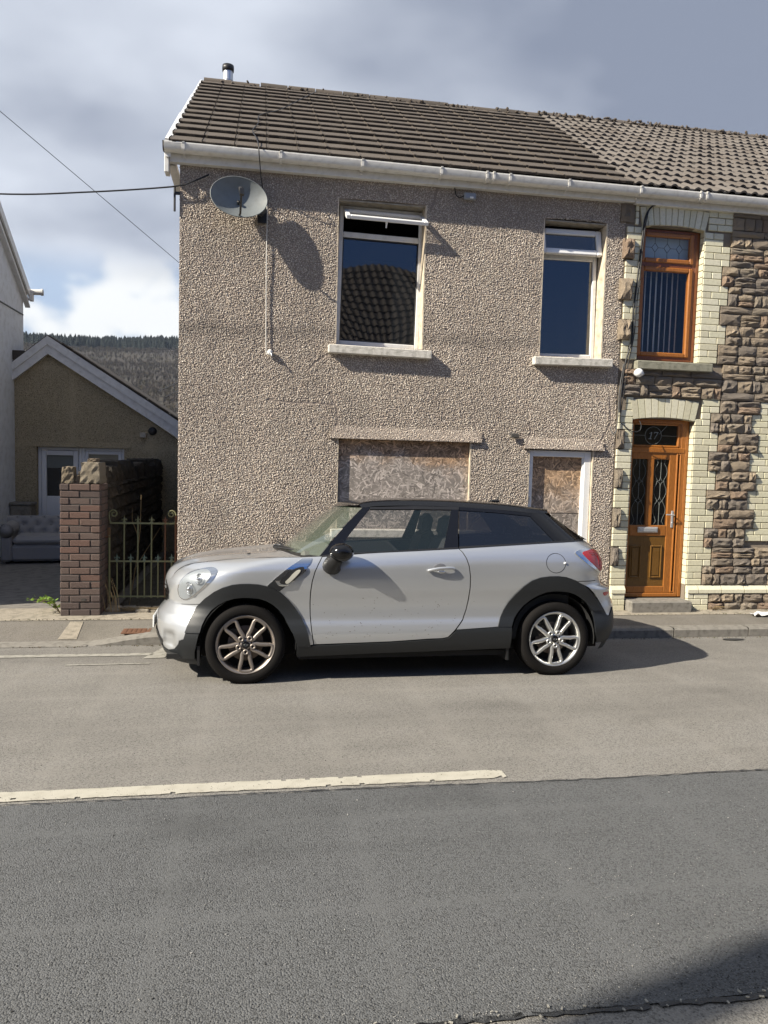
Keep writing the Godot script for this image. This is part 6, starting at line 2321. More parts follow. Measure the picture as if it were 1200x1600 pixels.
	l3.ball(Vector3(0.046, -0.012, 0.068), Vector3(0.018, 0.018, 0.018), 6, 10)
	part("eye", l3, mat(0.45, 0.47, 0.48, 0.2), lp)

# ---------------------------------------------------------------- the far hillside
func hill_h(az: float, d: float) -> float:
	var n1: FastNoiseLite = cache.hn
	var t := clampf((d - 180.0) / 1250.0, 0.0, 1.0)
	var top := 178.0 + 16.0 * sin(az * 3.1 + 0.6) + 9.0 * sin(az * 9.0)
	return -2.0 + top * (0.28 * t + 0.72 * t * t * (3.0 - 2.0 * t)) + 10.0 * t * n1.get_noise_2d(az * 500.0, d)

func make_hill() -> void:
	cache.hn = noise(FastNoiseLite.TYPE_SIMPLEX_SMOOTH, 0.006, 71, 4)
	var b := MB.new()
	var rows := 70; var cols := 150
	var cn := noise(FastNoiseLite.TYPE_SIMPLEX_SMOOTH, 0.012, 17, 5)
	for j in rows + 1:
		for i in cols + 1:
			var az := deg_to_rad(lerpf(-80.0, 80.0, float(i) / cols))
			var d := lerpf(150.0, 1750.0, float(j) / rows)
			var y := hill_h(az, d) if d < 1450.0 else hill_h(az, 1450.0) - (d - 1450.0) * 0.05
			var x := sin(az) * d; var z := -cos(az) * d
			var t := cn.get_noise_2d(x, z * 1.0)
			var c := Color(0.034, 0.028, 0.023).lerp(Color(0.046, 0.038, 0.026), clampf(0.5 + 1.2 * t, 0, 1))  # cloud shadow over the hill is put into these dark colours
			var moor := smoothstep(950.0, 1080.0, d + 160.0 * cn.get_noise_2d(x * 0.4, 7.0))
			c = c.lerp(Color(0.036, 0.029, 0.024), moor)
			c = c.lerp(Color(0.012, 0.015, 0.012), smoothstep(1120.0, 1180.0, d))
			b.col = c
			var e := 4.0
			var nn := Vector3(-(hill_h(az + e / d, d) - y) / e * cos(az), 1.0, (hill_h(az, d + e) - hill_h(az, d)) / e * cos(az)).normalized()
			b.vert(Vector3(x, y, z), nn)
	for j in rows:
		for i in cols:
			var k := j * (cols + 1) + i
			b.ix.append_array([k, k + cols + 2, k + 1, k, k + cols + 1, k + cols + 2])
	var hm := rough_mat(1, 1, 1, 0.02, M.fine, null, 0.1, 1.0)
	hm.vertex_color_use_as_albedo = true
	struct("hill", b, hm)
	# conifers along the crest
	var cone := MB.new()
	var r := RandomNumberGenerator.new()
	r.seed = 4
	for l in 5:
		var y0 := 0.08 + 0.18 * l
		var rad := 0.20 * (1.0 - l / 5.5)
		for k in 7:
			var a := TAU * k / 7.0; var a2 := TAU * (k + 1) / 7.0
			var q := rad * r.randf_range(0.75, 1.2)
			cone.tri(Vector3(cos(a) * q, y0, -sin(a) * q), Vector3(cos(a2) * rad, y0 + 0.02, -sin(a2) * rad), Vector3(0, y0 + 0.28, 0))
	cone.tube(PackedVector3Array([Vector3(0, -0.1, 0), Vector3(0, 0.9, 0)]), 0.018, 4, 0.004)
	var xs := []; var cs := []
	for i in 13000:
		var az := deg_to_rad(rng.randf_range(-34.0, 46.0))
		var lim := 1165.0 + 50.0 * sin(az * 7.0) + 30.0 * sin(az * 31.0)
		var d := rng.randf_range(lim, 1450.0)
		var s := rng.randf_range(9.0, 19.0)
		xs.append(Transform3D(Basis(Vector3.UP, rng.randf() * TAU).scaled(Vector3(s * 1.5, s, s * 1.5)), Vector3(sin(az) * d, hill_h(az, d), -cos(az) * d)))
		var t := rng.randf_range(0.7, 1.3)
		cs.append(Color(0.009 * t, 0.014 * t, 0.011 * t))
	var fm := mat(1, 1, 1, 1.0)
	fm.vertex_color_use_as_albedo = true
	var f := many("conifer_forest", cone.done(), fm, xs, cs)
	tag(f, "dark conifer plantation along the crest of the far hill", "forest")
	# bare broadleaved wood on the lower slopes
	var twig := MB.new()
	for k in 26:
		var a := r.randf() * TAU
		var y0 := r.randf_range(0.1, 0.45)
		var d := Vector3(cos(a), 0, sin(a)) * r.randf_range(0.1, 0.42)
		var y1 := r.randf_range(0.55, 1.0)
		var p0 := Vector3(0, y0, 0); var p1 := d + Vector3(0, y1, 0)
		var w := Vector3(-sin(a), 0, cos(a)) * 0.02
		twig.tri(p0 - w, p0 + w, p1)
		var p2 := p0.lerp(p1, 0.55); var d2 := Vector3(r.randf_range(-1, 1), r.randf_range(0.4, 1), r.randf_range(-1, 1)).normalized() * 0.28
		twig.tri(p2 - w * 0.7, p2 + w * 0.7, p2 + d2)
	twig.tube(PackedVector3Array([Vector3(0, -0.05, 0), Vector3(0, 0.6, 0)]), 0.02, 4, 0.008)
	xs = []; cs = []
	for i in 30000:
		var az := deg_to_rad(rng.randf_range(-32.0, 42.0))
		var d := 260.0 + 800.0 * pow(rng.randf(), 0.8)
		var dens: float = cn.get_noise_2d(sin(az) * d * 0.7, cos(az) * d * 0.7)
		if dens < rng.randf_range(-0.6, -0.05):
			continue
		var s := rng.randf_range(3.5, 7.0)
		xs.append(Transform3D(Basis(Vector3.UP, rng.randf() * TAU).scaled(Vector3(s, s, s)), Vector3(sin(az) * d, hill_h(az, d), -cos(az) * d)))
		var t := rng.randf_range(0.7, 1.35)
		var c := Color(0.066, 0.054, 0.047) if rng.randf() < 0.75 else Color(0.082, 0.068, 0.047)
		cs.append(Color(c.r * t, c.g * t, c.b * t))
	var w2 := many("bare_wood", twig.done(), fm, xs, cs)
	tag(w2, "leafless brown woodland covering the lower slope of the far hill", "woodland")

# ---------------------------------------------------------------- across the street, behind the viewer
func make_opposite_side() -> void:
	var pv := MB.new()
	pv.bb(-30, 30, -0.5, 0.32, -0.9, 30.0)
	struct("near_pavement", pv, M.pavement)
	var o := thing("opposite_house", "tiled house across the street, seen only as a reflection in the windows", "house", Vector3(3.5, 0.3, 5.0))
	var zf := 1.9
	var b := MB.new()
	b.bb(-3.2, 6.3, 0.2, 4.55, zf, 9.9)
	b.xf = Transform3D(Basis(Vector3(0, 0, -1), Vector3.UP, Vector3(1, 0, 0)), Vector3.ZERO)
	b.prism(PackedVector2Array([Vector2(-9.9, 4.55), Vector2(-zf, 4.55), Vector2(-5.9, 7.2)]), -3.2, 6.3)
	part("wall", b, M.side_wall, o)
	var under := MB.new()
	under.quad(Vector3(6.5, 4.42, zf - 0.28), Vector3(-3.4, 4.42, zf - 0.28), Vector3(-3.4, 7.42, 5.9), Vector3(6.5, 7.42, 5.9))
	under.quad(Vector3(-3.4, 4.42, 10.2), Vector3(6.5, 4.42, 10.2), Vector3(6.5, 7.42, 5.9), Vector3(-3.4, 7.42, 5.9))
	under.quad(Vector3(6.5, 4.42, zf - 0.28), Vector3(6.5, 4.36, zf - 0.28), Vector3(-3.4, 4.36, zf - 0.28), Vector3(-3.4, 4.42, zf - 0.28))
	var roof := part("roof", under, M.dark, o)
	var tile := roll_tile(0.296, 0.40, 90)
	var xs := []
	var sl := atan2(3.0, 4.28)
	for r in 14:
		var q := Vector3(0, 4.42 + 3.0 * (r + 1) / 14.0, zf - 0.28 + 4.28 * (r + 1) / 14.0)
		for i in 33:
			xs.append(Transform3D(Basis(Vector3.UP, PI) * Basis(Vector3.RIGHT, sl - 0.08 + rng.randf_range(-0.015, 0.015)), Vector3(-3.3 + 0.298 * i, q.y + 0.03, q.z)))
	many("roof_tiles", tile, M.pantile_c, xs, [], roof)
	var gt := MB.new()
	gt.tube(PackedVector3Array([Vector3(-3.5, 4.38, zf - 0.33), Vector3(6.6, 4.38, zf - 0.33)]), 0.06, 10)
	part("gutter", gt, M.gutter, o)
	for w in [[-1.5, 3.0], [2.0, 3.0], [4.5, 3.0], [-1.2, 0.9], [4.4, 0.9]]:
		var fm := MB.new()
		frame_into(fm, w[0], w[0] + 1.2, w[1], w[1] + 1.2, zf - 0.06, zf + 0.05, 0.07)
		var wo := part("window", fm, M.pvc_clean, o)
		var pm := MB.new()
		pm.bb(w[0] + 0.06, w[0] + 1.14, w[1] + 0.06, w[1] + 1.14, zf - 0.02, zf + 0.01)
		part("pane", pm, M.gloss_black, wo)
	var lo := thing("added_opposite_building", "low roofed building added across the street to darken reflections in the door glass", "added_building", Vector3(14.0, 0.3, 5.0))  # added for its reflection, keeps the door glass dark
	var lb := MB.new()
	lb.bb(7.4, 24.0, 0.2, 3.0, 3.2, 7.4)
	part("wall", lb, M.roughcast, lo)
	var lr := MB.new()
	lr.xf = Transform3D(Basis(Vector3(0, 0, -1), Vector3.UP, Vector3(1, 0, 0)), Vector3.ZERO)
	lr.prism(PackedVector2Array([Vector2(-7.7, 3.002), Vector2(-2.9, 3.002), Vector2(-5.3, 4.2)]), 7.2, 24.2)
	part("roof", lr, M.tile_c, lo)
	# telegraph pole whose shadow falls across the near lane
	var pl := thing("telegraph_pole", "tall wooden telegraph pole standing up the street behind the viewer", "telegraph pole", Vector3(-9.9, 0.3, 1.69))
	var pm2 := MB.new()
	pm2.tube(PackedVector3Array([Vector3(-9.9, 0.2, 1.69), Vector3(-9.9, 10.4, 1.69)]), 0.15, 14, 0.125)
	part("pole", pm2, M.rust, pl)
	var ca := MB.new()
	ca.bbox(Vector3(-9.9, 9.9, 1.69), Vector3(0.5, 0.10, 0.10), 0.01)
	ca.bbox(Vector3(-9.9, 9.6, 1.85), Vector3(0.22, 0.40, 0.14), 0.02)
	part("cross_arm", ca, M.rust, pl)

# ---------------------------------------------------------------- the parked car
# Its side is one smooth surface z = car_w(x, y); every panel is an outline in side view laid onto it.
# x runs from the front axle to the rear, y up, z towards the viewer.
const T_W0 := [[.08, .76], [.20, .838], [.31, .882], [.385, .893], [.45, .882], [.52, .862], [.59, .857], [.66, .864], [.75, .879], [.84, .886], [.92, .882], [.98, .868], [1.03, .845], [1.06, .825]]
const T_XN := [[.08, -.60], [.14, -.67], [.20, -.70], [.27, -.725], [.33, -.745], [.45, -.752], [.51, -.742], [.56, -.70], [.62, -.672], [.75, -.672], [.80, -.665], [.86, -.63], [.92, -.53], [.96, -.40], [1.02, -.1]]
const T_XR := [[.08, 3.20], [.2, 3.26], [.34, 3.31], [.44, 3.33], [.56, 3.335], [.66, 3.30], [.73, 3.285], [.78, 3.20], [.85, 3.185], [.90, 3.215], [1.0, 3.185], [1.07, 3.14], [1.11, 3.10], [1.15, 3.04], [1.38, 2.78], [1.5, 2.65]]
const T_YB := [[-.75, .70], [-.66, .76], [-.60, .82], [-.555, .875], [-.5, .905], [-.42, .93], [-.30, .952], [0.0, .99], [.25, 1.002], [.44, 1.006], [.60, 1.014], [1.13, 1.045], [1.73, 1.082], [2.58, 1.138], [2.84, 1.152], [3.2, 1.16]]

func tab(t: Array, x: float) -> float:
	var n := t.size()
	if x <= t[0][0]:
		return t[0][1]
	if x >= t[n - 1][0]:
		return t[n - 1][1]
	var i := 0
	while i < n - 2 and t[i + 1][0] <= x:
		i += 1
	var x0: float = t[i][0]; var y0: float = t[i][1]
	var x1: float = t[i + 1][0]; var y1: float = t[i + 1][1]
	var h := x1 - x0
	var d := (y1 - y0) / h
	var m0 := d
	var m1 := d
	if i > 0:
		var dp: float = (y0 - t[i - 1][1]) / (x0 - t[i - 1][0])
		m0 = 0.0 if dp * d <= 0.0 else 2.0 * dp * d / (dp + d)
	if i < n - 2:
		var dn: float = (t[i + 2][1] - y1) / (t[i + 2][0] - x1)
		m1 = 0.0 if dn * d <= 0.0 else 2.0 * dn * d / (dn + d)
	var u := (x - x0) / h
	var u2 := u * u
	var u3 := u2 * u
	return (2 * u3 - 3 * u2 + 1) * y0 + (u3 - 2 * u2 + u) * h * m0 + (3 * u2 - 2 * u3) * y1 + (u3 - u2) * h * m1

func car_flat(x: float, y: float) -> float:
	var yb := tab(T_YB, x)
	var w := 0.0
	if y > yb:
		w = 0.825 - (y - yb) * 0.5
	elif y > 0.75 and yb > 0.80:
		w = tab(T_W0, 0.75 + (y - 0.75) * (0.31 / (yb - 0.75)))
	else:
		w = tab(T_W0, y)
	w += 0.016 * exp(-pow((x - 2.6) / 0.45, 2.0) - pow((y - 0.85) / 0.2, 2.0)) + 0.008 * exp(-pow(x / 0.4, 2.0) - pow((y - 0.8) / 0.2, 2.0)) - 0.008 * (x - 1.3) * (x - 1.3)
	# the scooped corner of the front bumper
	w -= 0.085 * exp(-pow((x + 0.605) / 0.05, 4.0) - pow((y - 0.325) / 0.065, 4.0))
	return w

func car_w(x: float, y: float) -> float:
	var w := car_flat(x, y)
	var a := clampf((tab(T_XN, y) + 0.62 - x) / 0.62, 0.0, 1.0)
	var b := clampf((x - tab(T_XR, y) + 0.5) / 0.5, 0.0, 1.0)
	if a > 0.0:
		w *= pow(maxf(1.0 - pow(a, 2.5), 0.0), 0.4)
	if b > 0.0:
		w *= pow(maxf(1.0 - pow(b, 3.0), 0.0), 1.0 / 3.0)
	return w

func car_pt(x: float, y: float, off: float) -> Array:      # [point, normal]
	var e := 0.006
	var z := car_w(x, y)
	var dx := (car_w(x + e, y) - car_w(x - e, y)) / (2 * e)
	var dy := (car_w(x, y + e) - car_w(x, y - e)) / (2 * e)
	dx = clampf(dx, -6.0, 6.0)
	var n := Vector3(-dx, -dy, 1.0).normalized()
	return [Vector3(x, y, z) + n * off, n]

func outline(a: Array) -> PackedVector2Array:
	var p := PackedVector2Array()
	for i in range(0, a.size(), 2):
		p.append(Vector2(a[i], a[i + 1]))
	return p

# rounds an outline: Catmull-Rom through its corners
func rounded(p: PackedVector2Array, k := 4) -> PackedVector2Array:
	var o := PackedVector2Array()
	var n := p.size()
	for i in n:
		for s in k:
			o.append(p[i].cubic_interpolate(p[(i + 1) % n], p[(i - 1 + n) % n], p[(i + 2) % n], float(s) / k))
	return o

func panel(poly: PackedVector2Array, off: float, thick: float, step := 0.035) -> MB:
	var b := MB.new()
	if Geometry2D.is_polygon_clockwise(poly):
		poly = poly.duplicate()
		poly.reverse()
	var lo := poly[0]
	var hi := poly[0]
	for q in poly:
		lo = lo.min(q)
		hi = hi.max(q)
	var xs := PackedFloat32Array([lo.x])
	while xs[xs.size() - 1] < hi.x:
		var x := xs[xs.size() - 1]
		xs.append(minf(hi.x, x + (0.012 if x < -0.42 or x > 2.88 else step)))
	var ys := PackedFloat32Array([lo.y])
	while ys[ys.size() - 1] < hi.y:
		ys.append(minf(hi.y, ys[ys.size() - 1] + minf(step, 0.022)))
	var seen := {}
	var point := func(q: Vector2) -> int:
		var key := Vector2i(roundi(q.x * 20000.0), roundi(q.y * 20000.0))
		if not seen.has(key):
			var r := car_pt(q.x, q.y, off)
			seen[key] = b.vert(r[0], r[1], q)
		return seen[key]
	for i in xs.size() - 1:
		var strip := PackedVector2Array([Vector2(xs[i], lo.y - 1), Vector2(xs[i + 1], lo.y - 1), Vector2(xs[i + 1], hi.y + 1), Vector2(xs[i], hi.y + 1)])
		for col in Geometry2D.intersect_polygons(poly, strip):
			var c0 := hi.y
			var c1 := lo.y
			for q in col:
				c0 = minf(c0, q.y)
				c1 = maxf(c1, q.y)
			for j in ys.size() - 1:
				if ys[j + 1] < c0 or ys[j] > c1:
					continue
				var cell := PackedVector2Array([Vector2(lo.x - 1, ys[j]), Vector2(hi.x + 1, ys[j]), Vector2(hi.x + 1, ys[j + 1]), Vector2(lo.x - 1, ys[j + 1])])
				for pc in Geometry2D.intersect_polygons(col, cell):
					var t := Geometry2D.triangulate_polygon(pc)
					for k in range(0, t.size(), 3):
						var p0 := pc[t[k]]; var p1 := pc[t[k + 1]]; var p2 := pc[t[k + 2]]
						var a: int = point.call(p0)
						var c: int = point.call(p1)
						var d: int = point.call(p2)
						if (p1 - p0).cross(p2 - p0) > 0:
							b.ix.append_array([a, d, c])
						else:
							b.ix.append_array([a, c, d])
	if thick > 0.0:
		for i in poly.size():
			var p0 := poly[i]; var p1 := poly[(i + 1) % poly.size()]
			var n := maxi(1, ceili(p0.distance_to(p1) / 0.04))
			for k in n:
				var q0 := p0.lerp(p1, float(k) / n); var q1 := p0.lerp(p1, float(k + 1) / n)
				b.quad(car_pt(q0.x, q0.y, off - thick)[0], car_pt(q1.x, q1.y, off - thick)[0], car_pt(q1.x, q1.y, off)[0], car_pt(q0.x, q0.y, off)[0])
	return b

func both(called: String, b: MB, m: Material, parent: Node) -> Array:
	return [part(called, b, m, parent), part(called, b.mirrored(), m, parent)]

# bodywork that wraps round the nose (front) or the tail, from low to high
func wrap_end(front: bool, y0: float, y1: float, reach: float, inset: float, lim := 1.0) -> MB:
	var b := MB.new()
	var rows := maxi(3, ceili((y1 - y0) / 0.022))
	var cols := 56
	var p := []
	for j in rows + 1:
		var y := lerpf(y0, y1, float(j) / rows)
		for i in cols + 1:
			var th := (float(i) / cols * 2.0 - 1.0) * PI / 2.0 * lim
			var L := 0.62 if front else 0.5
			var pw := 2.5 if front else 3.0
			var dx := L * (1.0 - pow(absf(cos(th)), 2.0 / pw))
			dx = minf(dx, reach)
			var z: float
			var x: float
			var t := 1.0 - dx / L
			var f := pow(maxf(1.0 - pow(t, pw), 0.0), 1.0 / pw)
			if front:
				x = tab(T_XN, y) + dx
			else:
				x = tab(T_XR, y) - dx
			z = car_flat(x, y) * f * signf(th)
			if not front:
				z *= 1.0
			p.append(Vector3(x + (inset if front else -inset), y, z * (1.0 - inset)))
	b.grid(p, rows + 1, cols + 1, not front)
	return b

func front_x(y: float, z: float, off: float) -> Vector3:
	var w := car_flat(tab(T_XN, y) + 0.3, y)
	var r := clampf(absf(z) / w, 0.0, 0.98)
	return Vector3(tab(T_XN, y) + 0.62 * (1.0 - pow(1.0 - pow(r, 2.5), 0.4)) - off, y, z)

func rear_x(y: float, z: float, off: float) -> Vector3:
	var w := car_flat(tab(T_XR, y) - 0.3, y)
	var r := clampf(absf(z) / w, 0.0, 0.98)
	return Vector3(tab(T_XR, y) - 0.5 * (1.0 - pow(1.0 - pow(r, 3.0), 1.0 / 3.0)) + off, y, z)

func end_panel(front: bool, z0: float, z1: float, y0: float, y1: float, off: float, taper := 0.0) -> MB:
	var b := MB.new()
	var p := []
	var nx := 24; var ny := 10
	for j in ny + 1:
		var t := float(j) / ny
		for i in nx + 1:
			var k := 1.0 - taper * absf(t - 0.5) * 2.0
			var z := lerpf(z0, z1, float(i) / nx) * k
			p.append(front_x(lerpf(y0, y1, t), z, off) if front else rear_x(lerpf(y0, y1, t), z, off))
	b.grid(p, ny + 1, nx + 1, not front)
	return b

func make_wheel(m_spoke: Material, m_lip: Material) -> Array:      # [[name, mesh, material], ...]; the axle lies along z, outside towards +z
	var out := []
	var t := Transform3D(Basis(Vector3.RIGHT, PI / 2), Vector3.ZERO)
	var ty := MB.new()
	ty.lathe(PackedVector2Array([Vector2(0.222, -0.19), Vector2(0.27, -0.205), Vector2(0.300, -0.200), Vector2(0.312, -0.18), Vector2(0.3155, -0.15), Vector2(0.3165, -0.10), Vector2(0.3155, -0.05), Vector2(0.312, -0.022), Vector2(0.302, -0.006), Vector2(0.285, 0.004), Vector2(0.262, 0.006), Vector2(0.243, 0.001), Vector2(0.232, -0.010), Vector2(0.226, -0.02)]), 72, t)
	for i in 90:      # tread blocks
		var a := TAU * i / 90.0
		var bs := Basis(Vector3.BACK, a)
		for z in [-0.045, -0.085, -0.13, -0.165]:
			ty.box(bs * Vector3(0.3155, 0, 0) + Vector3(0, 0, z), Vector3(0.006, 0.0155, 0.026), bs * Basis(Vector3.RIGHT, 0.25 if z > -0.1 else -0.25))
	out.append(["tyre", ty.done(), M.tyre])
	var rim := MB.new()
	rim.lathe(PackedVector2Array([Vector2(0.17, -0.16), Vector2(0.205, -0.15), Vector2(0.208, -0.03), Vector2(0.214, -0.016), Vector2(0.226, -0.008), Vector2(0.233, -0.004), Vector2(0.234, -0.016)]), 64, t)
	out.append(["rim", rim.done(), m_lip])
	var dr := MB.new()
	dr.lathe(PackedVector2Array([Vector2(0.14, -0.10), Vector2(0.14, -0.09), Vector2(0.075, -0.085), Vector2(0.0, -0.085)]), 40, t)
	out.append(["brake_disc", dr.done(), M.rim_dust])
	var bk := MB.new()
	bk.lathe(PackedVector2Array([Vector2(0.205, -0.15), Vector2(0.0, -0.15)]), 32, t)
	out.append(["wheel_back", bk.done(), M.dark])
	var cal := MB.new()
	cal.bbox(Vector3(-0.09, 0.09, -0.085), Vector3(0.08, 0.09, 0.05), 0.015)
	out.append(["brake_caliper", cal.done(), M.black_plastic])
	# five twin spokes: each pair leaves the hub round a bolt hole and closes at the rim
	for s in 5:
		var a := PI / 2 + TAU * s / 5.0 + PI      # one pair points straight down
		var b := MB.new()
		var bs := Basis(Vector3.BACK, a - PI / 2)
		var loop := PackedVector3Array()
		for q in [[-0.020, 0.048, -0.020], [-0.028, 0.075, -0.018], [-0.031, 0.11, -0.016], [-0.040, 0.15, -0.017], [-0.050, 0.185, -0.018], [-0.047, 0.203, -0.018], [-0.030, 0.212, -0.017], [0.0, 0.2145, -0.017], [0.030, 0.212, -0.017], [0.047, 0.203, -0.018], [0.050, 0.185, -0.018], [0.040, 0.15, -0.017], [0.031, 0.11, -0.016], [0.028, 0.075, -0.018], [0.020, 0.048, -0.020]]:
			loop.append(bs * Vector3(q[0], q[1], q[2]))
		# flat bar section along the loop
		var m := loop.size()
		var secs := []
		for i in m:
			var d := (loop[mini(i + 1, m - 1)] - loop[maxi(i - 1, 0)]).normalized()
			var side := d.cross(Vector3.BACK).normalized()
			var w := 0.0135 if i > 3 and i < 11 else 0.0155
			secs.append([loop[i] - side * w + Vector3(0, 0, -0.030), loop[i] - side * w, loop[i] - side * w * 0.55 + Vector3(0, 0, 0.008), loop[i] + side * w * 0.55 + Vector3(0, 0, 0.008), loop[i] + side * w, loop[i] + side * w + Vector3(0, 0, -0.030)])
		var pts := []
		for k in 6:
			for i in m:
				pts.append(secs[i][k])
		b.grid(pts, 6, m, false)
		# boss round the bolt hole
		var rg := PackedVector3Array()
		for i in 17:
			rg.append(bs * Vector3(cos(TAU * i / 16.0) * 0.0165, 0.058 + sin(TAU * i / 16.0) * 0.0165, -0.012))
		b.tube(rg, 0.0085, 6)
		out.append(["spoke", b.done(), m_spoke])
		var bolt := MB.new()
		bolt.lathe(PackedVector2Array([Vector2(0.0105, -0.03), Vector2(0.0105, -0.015), Vector2(0.0, -0.013)]), 6, Transform3D(Basis(Vector3.RIGHT, PI / 2), bs * Vector3(0, 0.058, 0)))
		out.append(["wheel_bolt", bolt.done(), M.black_plastic])
	var hub := MB.new()
	hub.lathe(PackedVector2Array([Vector2(0.050, -0.05), Vector2(0.050, -0.022), Vector2(0.040, -0.014), Vector2(0.030, -0.012)]), 30, t)
	out.append(["hub", hub.done(), m_spoke])
	var cap := MB.new()
	cap.lathe(PackedVector2Array([Vector2(0.031, -0.02), Vector2(0.031, -0.008), Vector2(0.026, -0.004), Vector2(0.0, -0.003)]), 28, t)
	out.append(["hub_cap", cap.done(), M.gloss_black])
	# winged roundel on the cap
	var em := MB.new()
	var ring := PackedVector3Array()
	for i in 21:
		ring.append(Vector3(cos(TAU * i / 20.0) * 0.0085, sin(TAU * i / 20.0) * 0.0085, -0.002))
	em.tube(ring, 0.0012, 5)
	for e in [-1.0, 1.0]:
		for k in 3:
			em.box(Vector3(e * (0.0145 - 0.0008 * k), 0.004 - 0.004 * k, -0.002), Vector3(0.010 - 0.0016 * k, 0.0016, 0.002))
	out.append(["wheel_badge", em.done(), M.chrome])
	return out

func make_car() -> void:
	var car := own("parked_car", "silver three door hatchback with black roof parked at the kerb before the pebbledash house", "car", Vector3(-0.0860, -0.0472, -6.8434))
	car.transform.basis = Basis(Vector3.RIGHT, CAR_TILT) * Basis(Vector3.UP, deg_to_rad(1.4))
	var s: Material = M.silver
	# ------------------------------------------------ side panels
	var fender := outline([-0.60, 0.604, -0.359, 0.628, -0.355, 0.632, -0.305, 0.685, -0.249, 0.732, -0.185, 0.766, -0.110, 0.790, 0.015, 0.798, 0.157, 0.778, 0.269, 0.724, 0.335, 0.662, 0.384, 0.600, 0.430, 0.53, 0.467, 0.454, 0.490, 0.38, 0.505, 0.304, 0.530, 0.308, 0.513, 0.42, 0.502, 0.534, 0.498, 0.64, 0.500, 0.731, 0.511, 0.815, 0.533, 0.893, 0.563, 0.955, 0.595, 1.009, 0.44, 1.002, 0.25, 0.998, 0.0, 0.986, -0.15, 0.970, -0.30, 0.948, -0.42, 0.926, -0.5, 0.899, -0.55, 0.868, -0.585, 0.832, -0.622, 0.79, -0.632, 0.74, -0.632, 0.66])
	both("front_wing", panel(fender, 0.0, 0.02), s, car)
	both("front_bumper_corner", panel(outline([-0.359, 0.622, -0.383, 0.585, -0.404, 0.544, -0.430, 0.505, -0.454, 0.461, -0.465, 0.408, -0.483, 0.352, -0.519, 0.334, -0.526, 0.301, -0.559, 0.253, -0.614, 0.225, -0.655, 0.232, -0.695, 0.30, -0.710, 0.38, -0.715, 0.48, -0.695, 0.53, -0.645, 0.595, -0.61, 0.600]), 0.0, 0.02, 0.03), s, car)
	both("bumper_skirt", panel(outline([-0.465, 0.404, -0.359, 0.409, -0.380, 0.32, -0.394, 0.25, -0.396, 0.185, -0.50, 0.170, -0.60, 0.168, -0.665, 0.185, -0.688, 0.245, -0.655, 0.228, -0.614, 0.221, -0.557, 0.249, -0.522, 0.299, -0.515, 0.331, -0.480, 0.349]), 0.004, 0.03, 0.03), M.cladding, car)
	both("door", panel(outline([0.600, 1.005, 0.570, 0.953, 0.541, 0.893, 0.519, 0.815, 0.508, 0.731, 0.506, 0.64, 0.509, 0.533, 0.520, 0.42, 0.538, 0.311, 1.163, 0.324, 1.480, 0.341, 1.590, 0.343, 1.640, 0.352, 1.705, 0.415, 1.768, 0.492, 1.800, 0.575, 1.815, 0.654, 1.824, 0.76, 1.822, 0.858, 1.812, 0.935, 1.792, 0.997, 1.765, 1.045, 1.736, 1.076, 1.40, 1.057, 1.051, 1.040]), 0.0, 0.02), s, car)
	both("rear_quarter", panel(outline([1.744, 1.076, 1.773, 1.048, 1.800, 1.000, 1.820, 0.937, 1.831, 0.86, 1.833, 0.76, 1.824, 0.652, 1.808, 0.570, 1.776, 0.487, 1.716, 0.412, 2.074, 0.430, 2.097, 0.50, 2.128, 0.565, 2.172, 0.636, 2.228, 0.702, 2.292, 0.765, 2.363, 0.815, 2.44, 0.842, 2.525, 0.852, 2.60, 0.853, 2.673, 0.845, 2.779, 0.807, 2.941, 0.809, 3.02, 0.812, 3.05, 0.86, 3.075, 0.92, 3.065, 1.0, 3.03, 1.06, 2.99, 1.11, 2.93, 1.150, 2.587, 1.133]), 0.0, 0.02), s, car)
	both("rear_bumper_corner", panel(outline([2.786, 0.801, 2.941, 0.803, 3.02, 0.806, 3.07, 0.77, 3.15, 0.735, 3.18, 0.66, 3.165, 0.58, 3.130, 0.50, 3.101, 0.505, 3.053, 0.576, 2.973, 0.685, 2.892, 0.755]), 0.0, 0.02, 0.025), s, car)
	both("rear_skirt", panel(outline([3.053, 0.569, 3.100, 0.500, 3.13, 0.492, 3.19, 0.56, 3.21, 0.50, 3.19, 0.36, 3.15, 0.28, 2.99, 0.27, 2.965, 0.37, 2.955, 0.46, 2.946, 0.547]), 0.005, 0.03, 0.025), M.cladding, car)
	both("sill", panel(outline([0.400, 0.299, 0.510, 0.297, 0.535, 0.301, 1.163, 0.315, 1.481, 0.332, 1.590, 0.335, 1.645, 0.345, 1.715, 0.407, 2.074, 0.425, 2.195, 0.423, 2.192, 0.246, 1.063, 0.228, 0.405, 0.210]), 0.010, 0.05, 0.05), M.cladding, car)
	both("wheel_arch", panel(outline([-0.465, 0.404, -0.428, 0.51, -0.374, 0.612, -0.316, 0.678, -0.249, 0.732, -0.185, 0.766, -0.110, 0.790, -0.05, 0.797, 0.015, 0.798, 0.09, 0.793, 0.157, 0.778, 0.215, 0.755, 0.269, 0.724, 0.335, 0.662, 0.384, 0.600, 0.430, 0.53, 0.467, 0.454, 0.492, 0.375, 0.510, 0.297, 0.405, 0.299, 0.392, 0.335, 0.370, 0.395, 0.338, 0.455, 0.300, 0.525, 0.256, 0.585, 0.210, 0.628, 0.159, 0.659, 0.097, 0.681, 0.033, 0.688, -0.032, 0.689, -0.093, 0.682, -0.157, 0.661, -0.217, 0.627, -0.268, 0.58, -0.309, 0.522, -0.336, 0.465, -0.351, 0.408]), 0.014, 0.06, 0.03), M.cladding, car)
